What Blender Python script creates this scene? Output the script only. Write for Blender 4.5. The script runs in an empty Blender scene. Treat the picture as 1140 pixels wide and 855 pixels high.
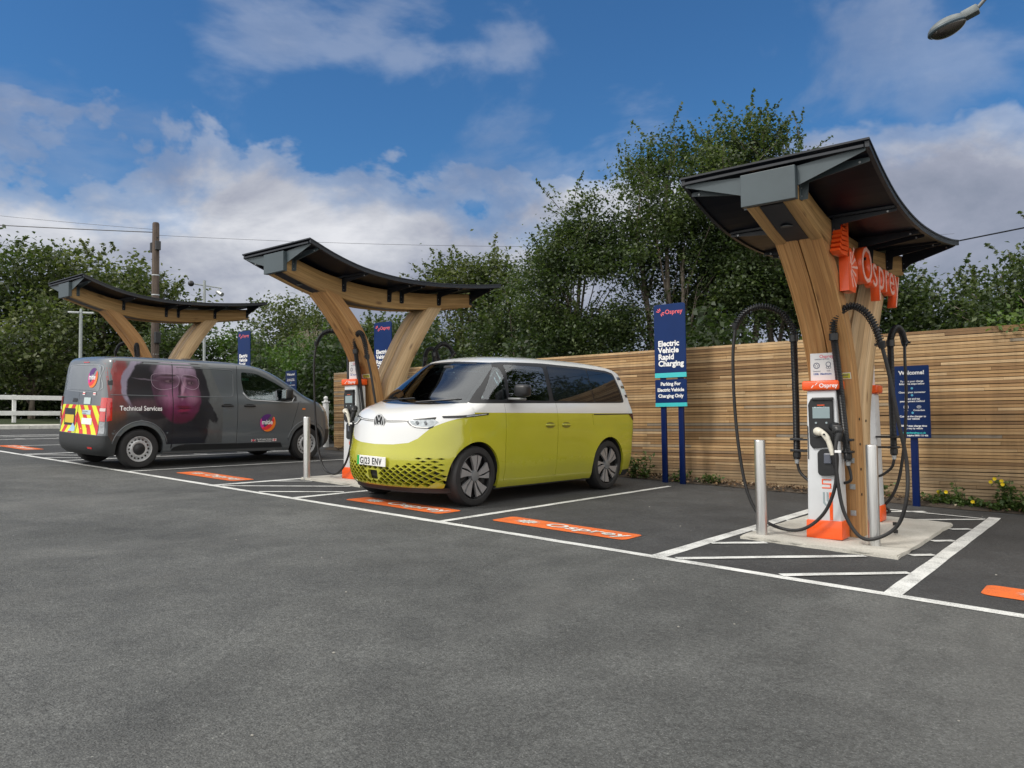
import bpy, bmesh, math, random
import numpy as np
from mathutils import Vector, Matrix

SC = bpy.context.scene
COL = SC.collection
PI = math.pi
rnd = random.Random(7)

# ------------------------------------------------------------------ camera
cam_d = bpy.data.cameras.new('camera')
cam = bpy.data.objects.new('camera', cam_d)
COL.objects.link(cam)
SC.camera = cam
_r = Vector((0.78214, 0.62296, -0.01287)); _u = Vector((0.03675, -0.0255, 0.999)); _f = Vector((-0.62201, 0.78184, 0.04284))
_m = Matrix((( _r.x, _u.x, -_f.x), (_r.y, _u.y, -_f.y), (_r.z, _u.z, -_f.z)))
cam.matrix_world = Matrix.Translation((0, 0, 1.313)) @ _m.to_4x4()
cam_d.sensor_width = 36.0
cam_d.lens = 27.32
cam_d.clip_start = 0.05
cam_d.clip_end = 3000

# ------------------------------------------------------------------ light
SUN_EL = math.radians(48)
SUN_AZ = math.radians(205)       # compass style: 0 = +Y, 90 = +X ; light comes from behind-left of the camera
sd = Vector((math.sin(SUN_AZ) * math.cos(SUN_EL), math.cos(SUN_AZ) * math.cos(SUN_EL), math.sin(SUN_EL)))
sun_d = bpy.data.lights.new('sun', 'SUN')
sun_d.energy = 2.1
sun_d.angle = math.radians(11)
sun_d.color = (1.0, 0.95, 0.88)
sun = bpy.data.objects.new('sun', sun_d)
COL.objects.link(sun)
sun.rotation_euler = (-sd).to_track_quat('-Z', 'Y').to_euler()

world = bpy.data.worlds.new('World')
SC.world = world
world.use_nodes = True
wt = world.node_tree
for n in list(wt.nodes):
    wt.nodes.remove(n)


def N(t, kind, **kw):
    n = t.nodes.new(kind)
    for k, v in kw.items():
        if k == 'inp':
            for a, b in v.items():
                n.inputs[a].default_value = b
        else:
            setattr(n, k, v)
    return n


def L(t, a, b):
    t.links.new(a, b)


def M(t, op, a, b=None, c=None, clamp=False):
    n = t.nodes.new('ShaderNodeMath'); n.operation = op; n.use_clamp = clamp
    for i, v in enumerate((a, b, c)):
        if v is None: continue
        if isinstance(v, (int, float)): n.inputs[i].default_value = v
        else: t.links.new(v, n.inputs[i])
    return n.outputs[0]


def RAMP(t, fac, stops, interp='LINEAR'):
    n = t.nodes.new('ShaderNodeValToRGB'); n.color_ramp.interpolation = interp
    cr = n.color_ramp
    while len(cr.elements) < len(stops): cr.elements.new(0.5)
    for e, (p, c) in zip(cr.elements, stops):
        e.position = p
        e.color = (c, c, c, 1) if isinstance(c, (int, float)) else (*c, 1)
    if fac is not None: t.links.new(fac, n.inputs[0])
    return n.outputs[0]


def MIX(t, fac, a, b, bt='MIX'):
    n = t.nodes.new('ShaderNodeMix'); n.data_type = 'RGBA'; n.blend_type = bt
    for i, v in ((0, fac), (6, a), (7, b)):
        if isinstance(v, (int, float)): n.inputs[i].default_value = v
        elif isinstance(v, tuple): n.inputs[i].default_value = (*v, 1)
        else: t.links.new(v, n.inputs[i])
    return n.outputs[2]


def NOISE(t, vec, scale, detail=4, rough=0.55, dist=0.0):
    n = t.nodes.new('ShaderNodeTexNoise')
    n.inputs['Scale'].default_value = scale; n.inputs['Detail'].default_value = detail
    n.inputs['Roughness'].default_value = rough; n.inputs['Distortion'].default_value = dist
    if vec is not None: t.links.new(vec, n.inputs['Vector'])
    return n.outputs['Fac']


def MAPV(t, vec, scale=(1, 1, 1), loc=(0, 0, 0), rot=(0, 0, 0)):
    n = t.nodes.new('ShaderNodeMapping')
    n.inputs['Scale'].default_value = scale; n.inputs['Location'].default_value = loc; n.inputs['Rotation'].default_value = rot
    t.links.new(vec, n.inputs['Vector'])
    return n.outputs[0]


def build_world():
    t = wt
    out = N(t, 'ShaderNodeOutputWorld')
    bg = N(t, 'ShaderNodeBackground')
    bg.inputs['Strength'].default_value = 0.12
    sky = N(t, 'ShaderNodeTexSky', sky_type='NISHITA')
    sky.sun_disc = False
    sky.sun_elevation = SUN_EL
    sky.sun_rotation = SUN_AZ
    sky.air_density = 1.15; sky.dust_density = 0.15; sky.ozone_density = 4.5; sky.altitude = 60
    tc = N(t, 'ShaderNodeTexCoord')
    g = tc.outputs['Generated']
    sep = N(t, 'ShaderNodeSeparateXYZ'); L(t, g, sep.inputs[0])
    z = sep.outputs[2]
    # plane-projected cloud coordinates
    zz = M(t, 'ADD', M(t, 'MAXIMUM', z, 0.0), 0.13)
    px = M(t, 'DIVIDE', sep.outputs[0], zz); py = M(t, 'DIVIDE', sep.outputs[1], zz)
    cmb = N(t, 'ShaderNodeCombineXYZ'); L(t, px, cmb.inputs[0]); L(t, py, cmb.inputs[1])
    # bank of cloud low down, lumpy top edge
    nb = NOISE(t, MAPV(t, g, (1, 1, 1.5), (2.3, 0.7, 0.1)), 4.2, 6, 0.55, 0.25)
    nb2 = NOISE(t, MAPV(t, g, (1, 1, 2.2), (5.1, 1.7, 3.1)), 1.15, 3, 0.5)
    edge = M(t, 'ADD', M(t, 'MULTIPLY', nb, 0.34), M(t, 'MULTIPLY', nb2, 0.30))
    edge = M(t, 'SUBTRACT', edge, 0.038)
    bank = M(t, 'MULTIPLY', M(t, 'SUBTRACT', edge, z), 17.0, clamp=True)
    bank = RAMP(t, bank, [(0, 0), (0.3, 0.45), (1, 1)], 'EASE')
    # thin wisps above
    nw = NOISE(t, MAPV(t, g, (1, 1, 1.8), (0.2, 3.9, 6.0)), 4.4, 6, 0.54, 0.3)
    wisp = RAMP(t, nw, [(0.48, 0), (0.64, 0.24), (0.82, 0.48)], 'EASE')
    # bright cloud added behind the camera and overhead, out of view, as soft fill
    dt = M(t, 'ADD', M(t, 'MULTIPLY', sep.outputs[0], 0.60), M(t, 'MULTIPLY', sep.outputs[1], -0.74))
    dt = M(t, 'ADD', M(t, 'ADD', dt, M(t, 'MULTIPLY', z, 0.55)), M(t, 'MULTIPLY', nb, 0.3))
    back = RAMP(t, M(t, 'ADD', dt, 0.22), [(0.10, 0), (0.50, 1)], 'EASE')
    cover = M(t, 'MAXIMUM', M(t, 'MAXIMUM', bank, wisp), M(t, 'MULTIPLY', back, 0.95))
    # cloud colour: brighter tops, grey violet bases
    sh = NOISE(t, MAPV(t, g, (1, 1, 1.9), (0.4, 4.7, 1.3)), 3.6, 7, 0.6, 0.3)
    depth = M(t, 'SUBTRACT', edge, z)
    lum = M(t, 'ADD', M(t, 'MULTIPLY', sh, 1.15), M(t, 'MULTIPLY', depth, -0.75))
    ccol = RAMP(t, lum, [(0.24, (2.2, 2.4, 3.0)), (0.42, (3.0, 3.15, 3.8)), (0.58, (4.8, 4.9, 5.3)), (0.74, (7.0, 7.0, 7.2))])
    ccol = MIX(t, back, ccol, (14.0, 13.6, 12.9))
    skyc = MIX(t, 1.0, sky.outputs[0], (0.37, 0.66, 0.87), 'MULTIPLY')
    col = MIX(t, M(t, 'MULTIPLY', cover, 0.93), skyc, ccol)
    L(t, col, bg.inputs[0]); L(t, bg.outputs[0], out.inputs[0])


build_world()
SC.view_settings.view_transform = 'Standard'
SC.view_settings.look = 'None'
SC.view_settings.exposure = 0.0
SC.view_settings.gamma = 1.0
SC.view_settings.use_curve_mapping = False
SC.cycles.max_bounces = 6
SC.cycles.transparent_max_bounces = 8
SC.cycles.use_adaptive_sampling = True

# ------------------------------------------------------------------ helpers


def gz(x, y):
    # ground height: the car park climbs gently towards -X
    if x < -34: xx = -34 - 6 * (1 - math.exp((x + 34) / 6.0)) * 0.3
    elif x > 6: xx = 6 + 4 * (1 - math.exp(-(x - 6) / 4.0)) * 0.3
    else: xx = x
    yy = max(-20, min(60, y))
    return -0.04284 * xx - 0.00598 * yy


def mk(name, verts, faces, mat=None, parent=None, smooth=False, uv=None):
    me = bpy.data.meshes.new(name)
    me.from_pydata([tuple(v) for v in verts], [], faces)
    if uv is not None:
        lay = me.uv_layers.new(name='UVMap')
        for p in me.polygons:
            for li, vi in zip(p.loop_indices, p.vertices):
                lay.data[li].uv = uv[vi]
    me.update()
    return link(name, me, mat, parent, smooth)


def link(name, me, mat=None, parent=None, smooth=False, ang=None):
    o = bpy.data.objects.new(name, me)
    COL.objects.link(o)
    if mat is not None:
        me.materials.clear(); me.materials.append(mat)
    if smooth:
        me.polygons.foreach_set('use_smooth', [True] * len(me.polygons))
        if ang: me.set_sharp_from_angle(angle=math.radians(ang))
    if parent is not None: o.parent = parent
    return o


def from_bm(name, bm, mat=None, parent=None, smooth=False, ang=None):
    me = bpy.data.meshes.new(name)
    bmesh.ops.recalc_face_normals(bm, faces=bm.faces)
    bm.to_mesh(me); bm.free()
    return link(name, me, mat, parent, smooth, ang)


def empty(name, loc=(0, 0, 0), rot=(0, 0, 0)):
    o = bpy.data.objects.new(name, None)
    COL.objects.link(o)
    o.location = loc; o.rotation_euler = rot
    o.empty_display_size = 0.2
    return o


def tag(o, label=None, cat=None, group=None, kind=None):
    if label: o['label'] = label
    if cat: o['category'] = cat
    if group: o['group'] = group
    if kind: o['kind'] = kind
    return o


def kids(o):
    return [c for c in bpy.data.objects if c.parent == o]


def copy_tree(o, parent=None):
    c = o.copy(); COL.objects.link(c)
    if parent is not None:
        c.parent = parent
    for ch in kids(o):
        copy_tree(ch, c)
    return c


def bbox(bm, x0, x1, y0, y1, z0, z1, bev=0.0, seg=2, rot=None, org=None):
    # add a (bevelled) box to bm
    tmp = bmesh.new()
    bmesh.ops.create_cube(tmp, size=1.0)
    for v in tmp.verts:
        v.co = Vector(((x0 + x1) / 2 + v.co.x * (x1 - x0), (y0 + y1) / 2 + v.co.y * (y1 - y0), (z0 + z1) / 2 + v.co.z * (z1 - z0)))
    if bev > 0:
        bmesh.ops.bevel(tmp, geom=tmp.edges[:], offset=bev, segments=seg, affect='EDGES', profile=0.5)
    if rot is not None:
        bmesh.ops.rotate(tmp, verts=tmp.verts, cent=org or (0, 0, 0), matrix=rot)
    merge(bm, tmp)


def merge(bm, tmp):
    me = bpy.data.meshes.new('tmp'); tmp.to_mesh(me); tmp.free()
    bm.from_mesh(me); bpy.data.meshes.remove(me)


def cyl(bm, c0, c1, r0, r1=None, seg=20, cap=True):
    tube(bm, [c0, c1], [r0, r0 if r1 is None else r1], seg, cap)


def tube(bm, path, rad, seg=8, cap=True):
    path = [Vector(p) for p in path]
    n = len(path)
    if isinstance(rad, (int, float)): rad = [rad] * n
    t0 = (path[1] - path[0]).normalized()
    ref = Vector((0, 0, 1)) if abs(t0.z) < 0.9 else Vector((1, 0, 0))
    nrm = t0.cross(ref).normalized()
    rings = []
    prev = t0
    for i in range(n):
        if i == 0: t = t0
        elif i == n - 1: t = (path[i] - path[i - 1]).normalized()
        else:
            t = (path[i + 1] - path[i - 1])
            t = t.normalized() if t.length > 1e-9 else prev
        q = prev.rotation_difference(t)
        nrm = q @ nrm
        nrm = (nrm - t * nrm.dot(t)).normalized()
        b = t.cross(nrm)
        prev = t
        rings.append([bm.verts.new(path[i] + (nrm * math.cos(2 * PI * k / seg) + b * math.sin(2 * PI * k / seg)) * rad[i]) for k in range(seg)])
    for a, b2 in zip(rings[:-1], rings[1:]):
        for k in range(seg):
            bm.faces.new((a[k], a[(k + 1) % seg], b2[(k + 1) % seg], b2[k]))
    if cap:
        bm.faces.new(rings[0][::-1]); bm.faces.new(rings[-1])


def spline(pts, n=8):
    # Catmull-Rom through the points
    P = [Vector(p) for p in pts]
    P = [P[0] * 2 - P[1]] + P + [P[-1] * 2 - P[-2]]
    out = []
    for i in range(1, len(P) - 2):
        for k in range(n):
            t = k / n
            a, b, c, d = P[i - 1], P[i], P[i + 1], P[i + 2]
            out.append(0.5 * ((2 * b) + (c - a) * t + (2 * a - 5 * b + 4 * c - d) * t * t + (3 * b - a - 3 * c + d) * t ** 3))
    out.append(P[-2])
    return out


def prism(bm, poly, axis, a0, a1):
    # extrude 2-D polygon; axis 'x': poly=(y,z), 'y': poly=(x,z), 'z': poly=(x,y)
    def P(p, a):
        return {'x': (a, p[0], p[1]), 'y': (p[0], a, p[1]), 'z': (p[0], p[1], a)}[axis]
    A = [bm.verts.new(P(p, a0)) for p in poly]
    B = [bm.verts.new(P(p, a1)) for p in poly]
    n = len(poly)
    bm.faces.new(A[::-1]); bm.faces.new(B)
    for i in range(n):
        bm.faces.new((A[i], A[(i + 1) % n], B[(i + 1) % n], B[i]))


def text_mesh(s, size=1.0, bold=0.0, extrude=0.0, align='LEFT', spacing=1.0, res=3, shear=0.0):
    cu = bpy.data.curves.new('txt', 'FONT')
    cu.body = s; cu.size = size; cu.offset = bold; cu.extrude = extrude
    cu.align_x = align; cu.space_character = spacing; cu.resolution_u = res; cu.shear = shear
    o = bpy.data.objects.new('txt', cu); COL.objects.link(o)
    dg = bpy.context.evaluated_depsgraph_get(); dg.update()
    me = bpy.data.meshes.new_from_object(o.evaluated_get(dg))
    bpy.data.objects.remove(o); bpy.data.curves.remove(cu)
    me.materials.clear()
    return me


def boolean(a, b, op):
    oa = bpy.data.objects.new('ba', a); ob = bpy.data.objects.new('bb', b)
    COL.objects.link(oa); COL.objects.link(ob)
    md = oa.modifiers.new('b', 'BOOLEAN'); md.operation = op; md.object = ob; md.solver = 'EXACT'
    dg = bpy.context.evaluated_depsgraph_get(); dg.update()
    me = bpy.data.meshes.new_from_object(oa.evaluated_get(dg))
    bpy.data.objects.remove(oa); bpy.data.objects.remove(ob)
    return me


def bm_me(bm, name='m'):
    bmesh.ops.recalc_face_normals(bm, faces=bm.faces)
    me = bpy.data.meshes.new(name); bm.to_mesh(me); bm.free(); return me


def xf(me, fn):
    for v in me.vertices: v.co = Vector(fn(v.co))
    me.update(); return me


def islands(me, smallest=12):
    # split a mesh into its loose pieces
    n = len(me.vertices); par = list(range(n))
    def find(a):
        while par[a] != a:
            par[a] = par[par[a]]; a = par[a]
        return a
    for e in me.edges:
        a, b = find(e.vertices[0]), find(e.vertices[1])
        if a != b: par[a] = b
    groups = {}
    for p in me.polygons: groups.setdefault(find(p.vertices[0]), []).append(tuple(p.vertices))
    out = []
    for fs in groups.values():
        if len(fs) < smallest: continue
        ids = {}; vs = []; nf = []
        for f in fs:
            q = []
            for v in f:
                if v not in ids: ids[v] = len(vs); vs.append(tuple(me.vertices[v].co))
                q.append(ids[v])
            nf.append(q)
        m2 = bpy.data.meshes.new('piece'); m2.from_pydata(vs, [], nf); m2.update(); out.append(m2)
    return out


def from_bm_split(name, bm, mat=None, parent=None, smooth=False, ang=None):
    # one object for every loose piece
    me = bm_me(bm)
    for piece in islands(me, 1): link(name, piece, mat, parent, smooth, ang)


# ------------------------------------------------------------------ materials
_mats = {}


def mat(name, col=(0.5, 0.5, 0.5), rough=0.5, metal=0.0, coat=0.0, nz=0.0, nscale=8.0, bump=0.0, bscale=60.0, emit=None, spec=None, alpha=None):
    if name in _mats: return _mats[name]
    m = bpy.data.materials.new(name); m.use_nodes = True
    t = m.node_tree; b = t.nodes['Principled BSDF']
    b.inputs['Base Color'].default_value = (*col, 1)
    b.inputs['Roughness'].default_value = rough
    b.inputs['Metallic'].default_value = metal
    b.inputs['Coat Weight'].default_value = coat
    b.inputs['Coat Roughness'].default_value = 0.06
    if spec is not None: b.inputs['Specular IOR Level'].default_value = spec
    tc = N(t, 'ShaderNodeTexCoord')
    if nz > 0:
        f = NOISE(t, tc.outputs['Object'], nscale, 6, 0.6)
        lo = tuple(c * (1 - nz) for c in col); hi = tuple(min(1, c * (1 + nz)) for c in col)
        L(t, RAMP(t, f, [(0.3, lo), (0.7, hi)]), b.inputs['Base Color'])
        L(t, M(t, 'ADD', M(t, 'MULTIPLY', f, 0.25), rough - 0.12, clamp=True), b.inputs['Roughness'])
    if bump > 0:
        f2 = NOISE(t, tc.outputs['Object'], bscale, 5, 0.6)
        bp = N(t, 'ShaderNodeBump'); bp.inputs['Strength'].default_value = bump; bp.inputs['Distance'].default_value = 0.01
        L(t, f2, bp.inputs['Height']); L(t, bp.outputs[0], b.inputs['Normal'])
    _mats[name] = m
    return m


def node_mat(name):
    m = bpy.data.materials.new(name); m.use_nodes = True
    _mats[name] = m
    return m, m.node_tree, m.node_tree.nodes['Principled BSDF']


def bumpn(t, b, h, strength, dist=0.01):
    bp = N(t, 'ShaderNodeBump'); bp.inputs['Strength'].default_value = strength; bp.inputs['Distance'].default_value = dist
    L(t, h, bp.inputs['Height']); L(t, bp.outputs[0], b.inputs['Normal'])


def make_asphalt():
    m, t, b = node_mat('asphalt')
    tc = N(t, 'ShaderNodeTexCoord'); p = tc.outputs['Object']
    sep = N(t, 'ShaderNodeSeparateXYZ'); L(t, p, sep.inputs[0])
    big = NOISE(t, p, 0.35, 5, 0.6, 0.4)
    mid = NOISE(t, MAPV(t, p, (1, 1, 1)), 2.3, 6, 0.65)
    fine = NOISE(t, p, 95, 3, 0.75)
    vor = N(t, 'ShaderNodeTexVoronoi'); vor.inputs['Scale'].default_value = 105; L(t, p, vor.inputs['Vector'])
    vor2 = N(t, 'ShaderNodeTexVoronoi'); vor2.inputs['Scale'].default_value = 22; vor2.inputs['Randomness'].default_value = 1; L(t, p, vor2.inputs['Vector'])
    # newer, darker surfacing in the bays (Y > 6)
    newer = M(t, 'MULTIPLY', M(t, 'SUBTRACT', M(t, 'ADD', sep.outputs[1], M(t, 'MULTIPLY', mid, 0.12)), 6.02), 30.0, clamp=True)
    old = RAMP(t, big, [(0.30, (0.062, 0.065, 0.063)), (0.5, (0.082, 0.085, 0.082)), (0.7, (0.104, 0.107, 0.102))])
    new = RAMP(t, big, [(0.3, (0.034, 0.035, 0.036)), (0.7, (0.055, 0.056, 0.056))])
    col = MIX(t, newer, old, new)
    col = MIX(t, 1.0, col, RAMP(t, mid, [(0.3, 0.74), (0.7, 1.20)]), 'MULTIPLY')
    patchy = NOISE(t, MAPV(t, p, (1, 0.55, 1), (11, 4, 0), (0, 0, 0.5)), 0.95, 7, 0.68, 1.1)
    col = MIX(t, 1.0, col, RAMP(t, patchy, [(0.32, 0.76), (0.5, 0.95), (0.68, 1.12)]), 'MULTIPLY')
    col = MIX(t, 1.0, col, RAMP(t, fine, [(0.32, 0.46), (0.5, 1.0), (0.68, 1.65)]), 'MULTIPLY')
    gr2 = NOISE(t, p, 38, 3, 0.7)
    col = MIX(t, 1.0, col, RAMP(t, gr2, [(0.3, 0.66), (0.5, 1.0), (0.7, 1.38)]), 'MULTIPLY')
    # pale chippings
    chips = RAMP(t, vor.outputs['Distance'], [(0.0, 1), (0.16, 1), (0.24, 0)])
    rc = N(t, 'ShaderNodeSeparateColor'); L(t, vor.outputs['Color'], rc.inputs[0])
    sel = RAMP(t, rc.outputs[0], [(0.68, 0), (0.80, 1)])
    ch = M(t, 'MULTIPLY', M(t, 'MULTIPLY', chips, sel), M(t, 'SUBTRACT', 1.0, M(t, 'MULTIPLY', newer, 0.75)))
    col = MIX(t, M(t, 'MULTIPLY', ch, 0.70), col, (0.30, 0.30, 0.285))
    rc2 = N(t, 'ShaderNodeSeparateColor'); L(t, vor2.outputs['Color'], rc2.inputs[0])
    sp = M(t, 'MULTIPLY', RAMP(t, vor2.outputs['Distance'], [(0.0, 1), (0.07, 1), (0.11, 0)]), RAMP(t, rc2.outputs[1], [(0.965, 0), (0.975, 1)]))
    col = MIX(t, M(t, 'MULTIPLY', sp, 0.6), col, (0.42, 0.42, 0.38))
    # worn pale tracks and oily stains on the drive lane
    wear = RAMP(t, NOISE(t, MAPV(t, p, (0.55, 0.2, 1), (3, 1, 0), (0, 0, 0.6)), 1.0, 5, 0.62, 0.8), [(0.48, 0), (0.68, 1)])
    col = MIX(t, M(t, 'MULTIPLY', M(t, 'MULTIPLY', wear, 0.30), M(t, 'SUBTRACT', 1.0, newer)), col, (0.17, 0.17, 0.16))
    st = RAMP(t, NOISE(t, MAPV(t, p, (1, 1, 1), (7, 3, 0)), 1.7, 5, 0.6, 0.8), [(0.66, 0), (0.74, 1)])
    col = MIX(t, M(t, 'MULTIPLY', st, 0.30), col, (0.034, 0.036, 0.038))
    L(t, col, b.inputs['Base Color'])
    L(t, RAMP(t, mid, [(0.3, 0.72), (0.7, 0.92)]), b.inputs['Roughness'])
    h = M(t, 'ADD', M(t, 'MULTIPLY', vor.outputs['Distance'], 0.6), M(t, 'MULTIPLY', fine, 0.9))
    bumpn(t, b, h, 1.0, 0.008)
    return m


def make_wood(name, c_lo, c_mid, c_hi, use_uv=True, lam=0.045, knots=True):
    m, t, b = node_mat(name)
    tc = N(t, 'ShaderNodeTexCoord')
    p = tc.outputs['UV'] if use_uv else tc.outputs['Object']
    rnd_ = N(t, 'ShaderNodeObjectInfo')
    off = N(t, 'ShaderNodeVectorMath'); off.operation = 'ADD'
    cx = N(t, 'ShaderNodeCombineXYZ'); L(t, M(t, 'MULTIPLY', rnd_.outputs['Random'], 37.0), cx.inputs[2])
    L(t, p, off.inputs[0]); L(t, cx.outputs[0], off.inputs[1]); pp = off.outputs[0]
    g1 = NOISE(t, MAPV(t, pp, (1.1, 26, 26)), 1.0, 6, 0.6, 0.9)
    g2 = NOISE(t, MAPV(t, pp, (3, 110, 110)), 1.0, 4, 0.6)
    big = NOISE(t, MAPV(t, pp, (0.8, 3, 3)), 1.0, 3, 0.5)
    col = RAMP(t, M(t, 'ADD', M(t, 'MULTIPLY', g1, 0.65), M(t, 'MULTIPLY', big, 0.35)), [(0.3, c_lo), (0.5, c_mid), (0.68, c_hi)])
    col = MIX(t, 1.0, col, RAMP(t, g2, [(0.3, 0.82), (0.7, 1.1)]), 'MULTIPLY')
    sep = N(t, 'ShaderNodeSeparateXYZ'); L(t, p, sep.inputs[0])
    if lam:
        fr = M(t, 'FRACT', M(t, 'DIVIDE', sep.outputs[1], lam))
        ln = RAMP(t, fr, [(0.0, 0.5), (0.04, 1), (0.96, 1), (1.0, 0.5)])
        fl = M(t, 'FLOOR', M(t, 'DIVIDE', sep.outputs[1], lam))
        wn = N(t, 'ShaderNodeTexWhiteNoise', noise_dimensions='1D'); L(t, fl, wn.inputs['W'])
        col = MIX(t, 1.0, col, ln, 'MULTIPLY')
        col = MIX(t, 1.0, col, RAMP(t, wn.outputs[0], [(0, 0.84), (1, 1.1)]), 'MULTIPLY')
    if knots:
        v = N(t, 'ShaderNodeTexVoronoi'); v.inputs['Scale'].default_value = 1.0; L(t, MAPV(t, pp, (1.9, 5.5, 5.5)), v.inputs['Vector'])
        kk = RAMP(t, v.outputs['Distance'], [(0.0, 1), (0.085, 0.8), (0.14, 0.25), (0.19, 0)])
        col = MIX(t, M(t, 'MULTIPLY', kk, 0.75), col, (0.10, 0.045, 0.02))
    # splits along the grain
    s = NOISE(t, MAPV(t, pp, (0.5, 60, 60), (9, 9, 9)), 1.0, 2, 0.4, 1.2)
    sp = RAMP(t, s, [(0.715, 0), (0.73, 1)])
    col = MIX(t, M(t, 'MULTIPLY', sp, 0.6), col, (0.06, 0.035, 0.02))
    L(t, col, b.inputs['Base Color'])
    b.inputs['Roughness'].default_value = 0.62
    bumpn(t, b, M(t, 'ADD', g2, M(t, 'MULTIPLY', g1, 1.0)), 0.25, 0.004)
    return m


def make_slat():
    m, t, b = node_mat('slat_timber')
    tc = N(t, 'ShaderNodeTexCoord'); p = tc.outputs['Object']
    at = N(t, 'ShaderNodeAttribute', attribute_name='tint')
    sc = N(t, 'ShaderNodeSeparateColor'); L(t, at.outputs['Color'], sc.inputs[0])
    cx = N(t, 'ShaderNodeCombineXYZ'); L(t, M(t, 'MULTIPLY', sc.outputs[1], 50.0), cx.inputs[0])
    ad = N(t, 'ShaderNodeVectorMath'); ad.operation = 'ADD'; L(t, p, ad.inputs[0]); L(t, cx.outputs[0], ad.inputs[1])
    pp = ad.outputs[0]
    g = NOISE(t, MAPV(t, pp, (0.9, 20, 55)), 1.0, 6, 0.62, 0.8)
    base = RAMP(t, sc.outputs[0], [(0, (0.24, 0.132, 0.056)), (0.35, (0.40, 0.240, 0.105)), (0.7, (0.50, 0.318, 0.150)), (1.0, (0.58, 0.405, 0.225))])
    base = MIX(t, RAMP(t, sc.outputs[2], [(0.93, 0), (0.95, 0.75)]), base, (0.27, 0.245, 0.20))
    col = MIX(t, 1.0, base, RAMP(t, g, [(0.25, 0.60), (0.5, 1.0), (0.75, 1.22)]), 'MULTIPLY')
    v = N(t, 'ShaderNodeTexVoronoi'); v.inputs['Scale'].default_value = 1.0; L(t, MAPV(t, pp, (1.5, 9, 16)), v.inputs['Vector'])
    col = MIX(t, M(t, 'MULTIPLY', RAMP(t, v.outputs['Distance'], [(0.0, 1), (0.07, 0.7), (0.13, 0)]), 0.8), col, (0.10, 0.05, 0.025))
    w = NOISE(t, MAPV(t, p, (0.35, 1, 0.8)), 1.0, 4, 0.6)
    col = MIX(t, 1.0, col, RAMP(t, w, [(0.3, 0.78), (0.7, 1.1)]), 'MULTIPLY')
    dirt = M(t, 'MULTIPLY', RAMP(t, NOISE(t, p, 1.6, 5, 0.6), [(0.5, 0), (0.75, 1)]), 0.35)
    col = MIX(t, dirt, col, (0.16, 0.13, 0.09))
    # grey water staining that climbs unevenly from the foot of the boards
    sz = N(t, 'ShaderNodeSeparateXYZ'); L(t, p, sz.inputs[0])
    low = M(t, 'ADD', sz.outputs[2], M(t, 'MULTIPLY', NOISE(t, MAPV(t, p, (1.6, 1, 0.5)), 1.0, 5, 0.7), -0.5))
    col = MIX(t, M(t, 'MULTIPLY', RAMP(t, low, [(-0.0, 0.75), (0.28, 0)]), 0.7), col, (0.13, 0.11, 0.08))
    v2 = NOISE(t, MAPV(t, p, (7, 1, 0.6), (2, 2, 2)), 1.0, 4, 0.6)
    col = MIX(t, 1.0, col, RAMP(t, v2, [(0.35, 0.84), (0.6, 1.04)]), 'MULTIPLY')
    L(t, col, b.inputs['Base Color']); b.inputs['Roughness'].default_value = 0.75
    bumpn(t, b, g, 0.3, 0.004)
    return m


def make_leaf(name, c1, c2, c3, trans=0.35, clump=0.9):
    m, t, b = node_mat(name)
    nt = t
    tc = N(t, 'ShaderNodeTexCoord')
    at = N(t, 'ShaderNodeAttribute', attribute_name='tint')
    n1 = NOISE(t, tc.outputs['Object'], clump, 3, 0.6)
    f = M(t, 'ADD', M(t, 'MULTIPLY', n1, 0.6), M(t, 'MULTIPLY', at.outputs['Fac'], 0.45))
    col = RAMP(t, f, [(0.3, c1), (0.52, c2), (0.74, c3)])
    L(t, col, b.inputs['Base Color'])
    b.inputs['Roughness'].default_value = 0.48
    b.inputs['Specular IOR Level'].default_value = 0.45
    tr = N(t, 'ShaderNodeBsdfTranslucent')
    L(t, MIX(t, 1.0, col, (1.3, 1.5, 0.6), 'MULTIPLY'), tr.inputs[0])
    mx = N(t, 'ShaderNodeMixShader'); mx.inputs[0].default_value = trans
    L(t, b.outputs[0], mx.inputs[1]); L(t, tr.outputs[0], mx.inputs[2])
    L(t, mx.outputs[0], t.nodes['Material Output'].inputs[0])
    return m


def make_bark():
    m, t, b = node_mat('bark')
    tc = N(t, 'ShaderNodeTexCoord')
    g = NOISE(t, MAPV(t, tc.outputs['Object'], (9, 9, 2)), 1.0, 6, 0.65, 0.5)
    L(t, RAMP(t, g, [(0.3, (0.055, 0.045, 0.035)), (0.55, (0.15, 0.125, 0.10)), (0.75, (0.27, 0.24, 0.20))]), b.inputs['Base Color'])
    b.inputs['Roughness'].default_value = 0.9
    bumpn(t, b, g, 0.6, 0.03)
    return m


def make_paintmark(name, col, wear=0.5):
    m, t, b = node_mat(name)
    tc = N(t, 'ShaderNodeTexCoord'); p = tc.outputs['Object']
    fine = NOISE(t, p, 80, 4, 0.75)
    mid = NOISE(t, p, 3.5, 5, 0.65)
    f = M(t, 'ADD', M(t, 'MULTIPLY', fine, 0.6), M(t, 'MULTIPLY', mid, 0.4))
    k = RAMP(t, f, [(0.40, wear), (0.46, wear * 0.35), (0.56, 0.0)])
    c = MIX(t, 1.0, RAMP(t, mid, [(0.3, tuple(x * 0.82 for x in col)), (0.7, col)]), RAMP(t, fine, [(0.3, 0.85), (0.7, 1.05)]), 'MULTIPLY')
    c = MIX(t, k, c, (0.06, 0.06, 0.06))
    L(t, c, b.inputs['Base Color']); b.inputs['Roughness'].default_value = 0.7
    bumpn(t, b, fine, 0.4, 0.003)
    return m


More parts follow.
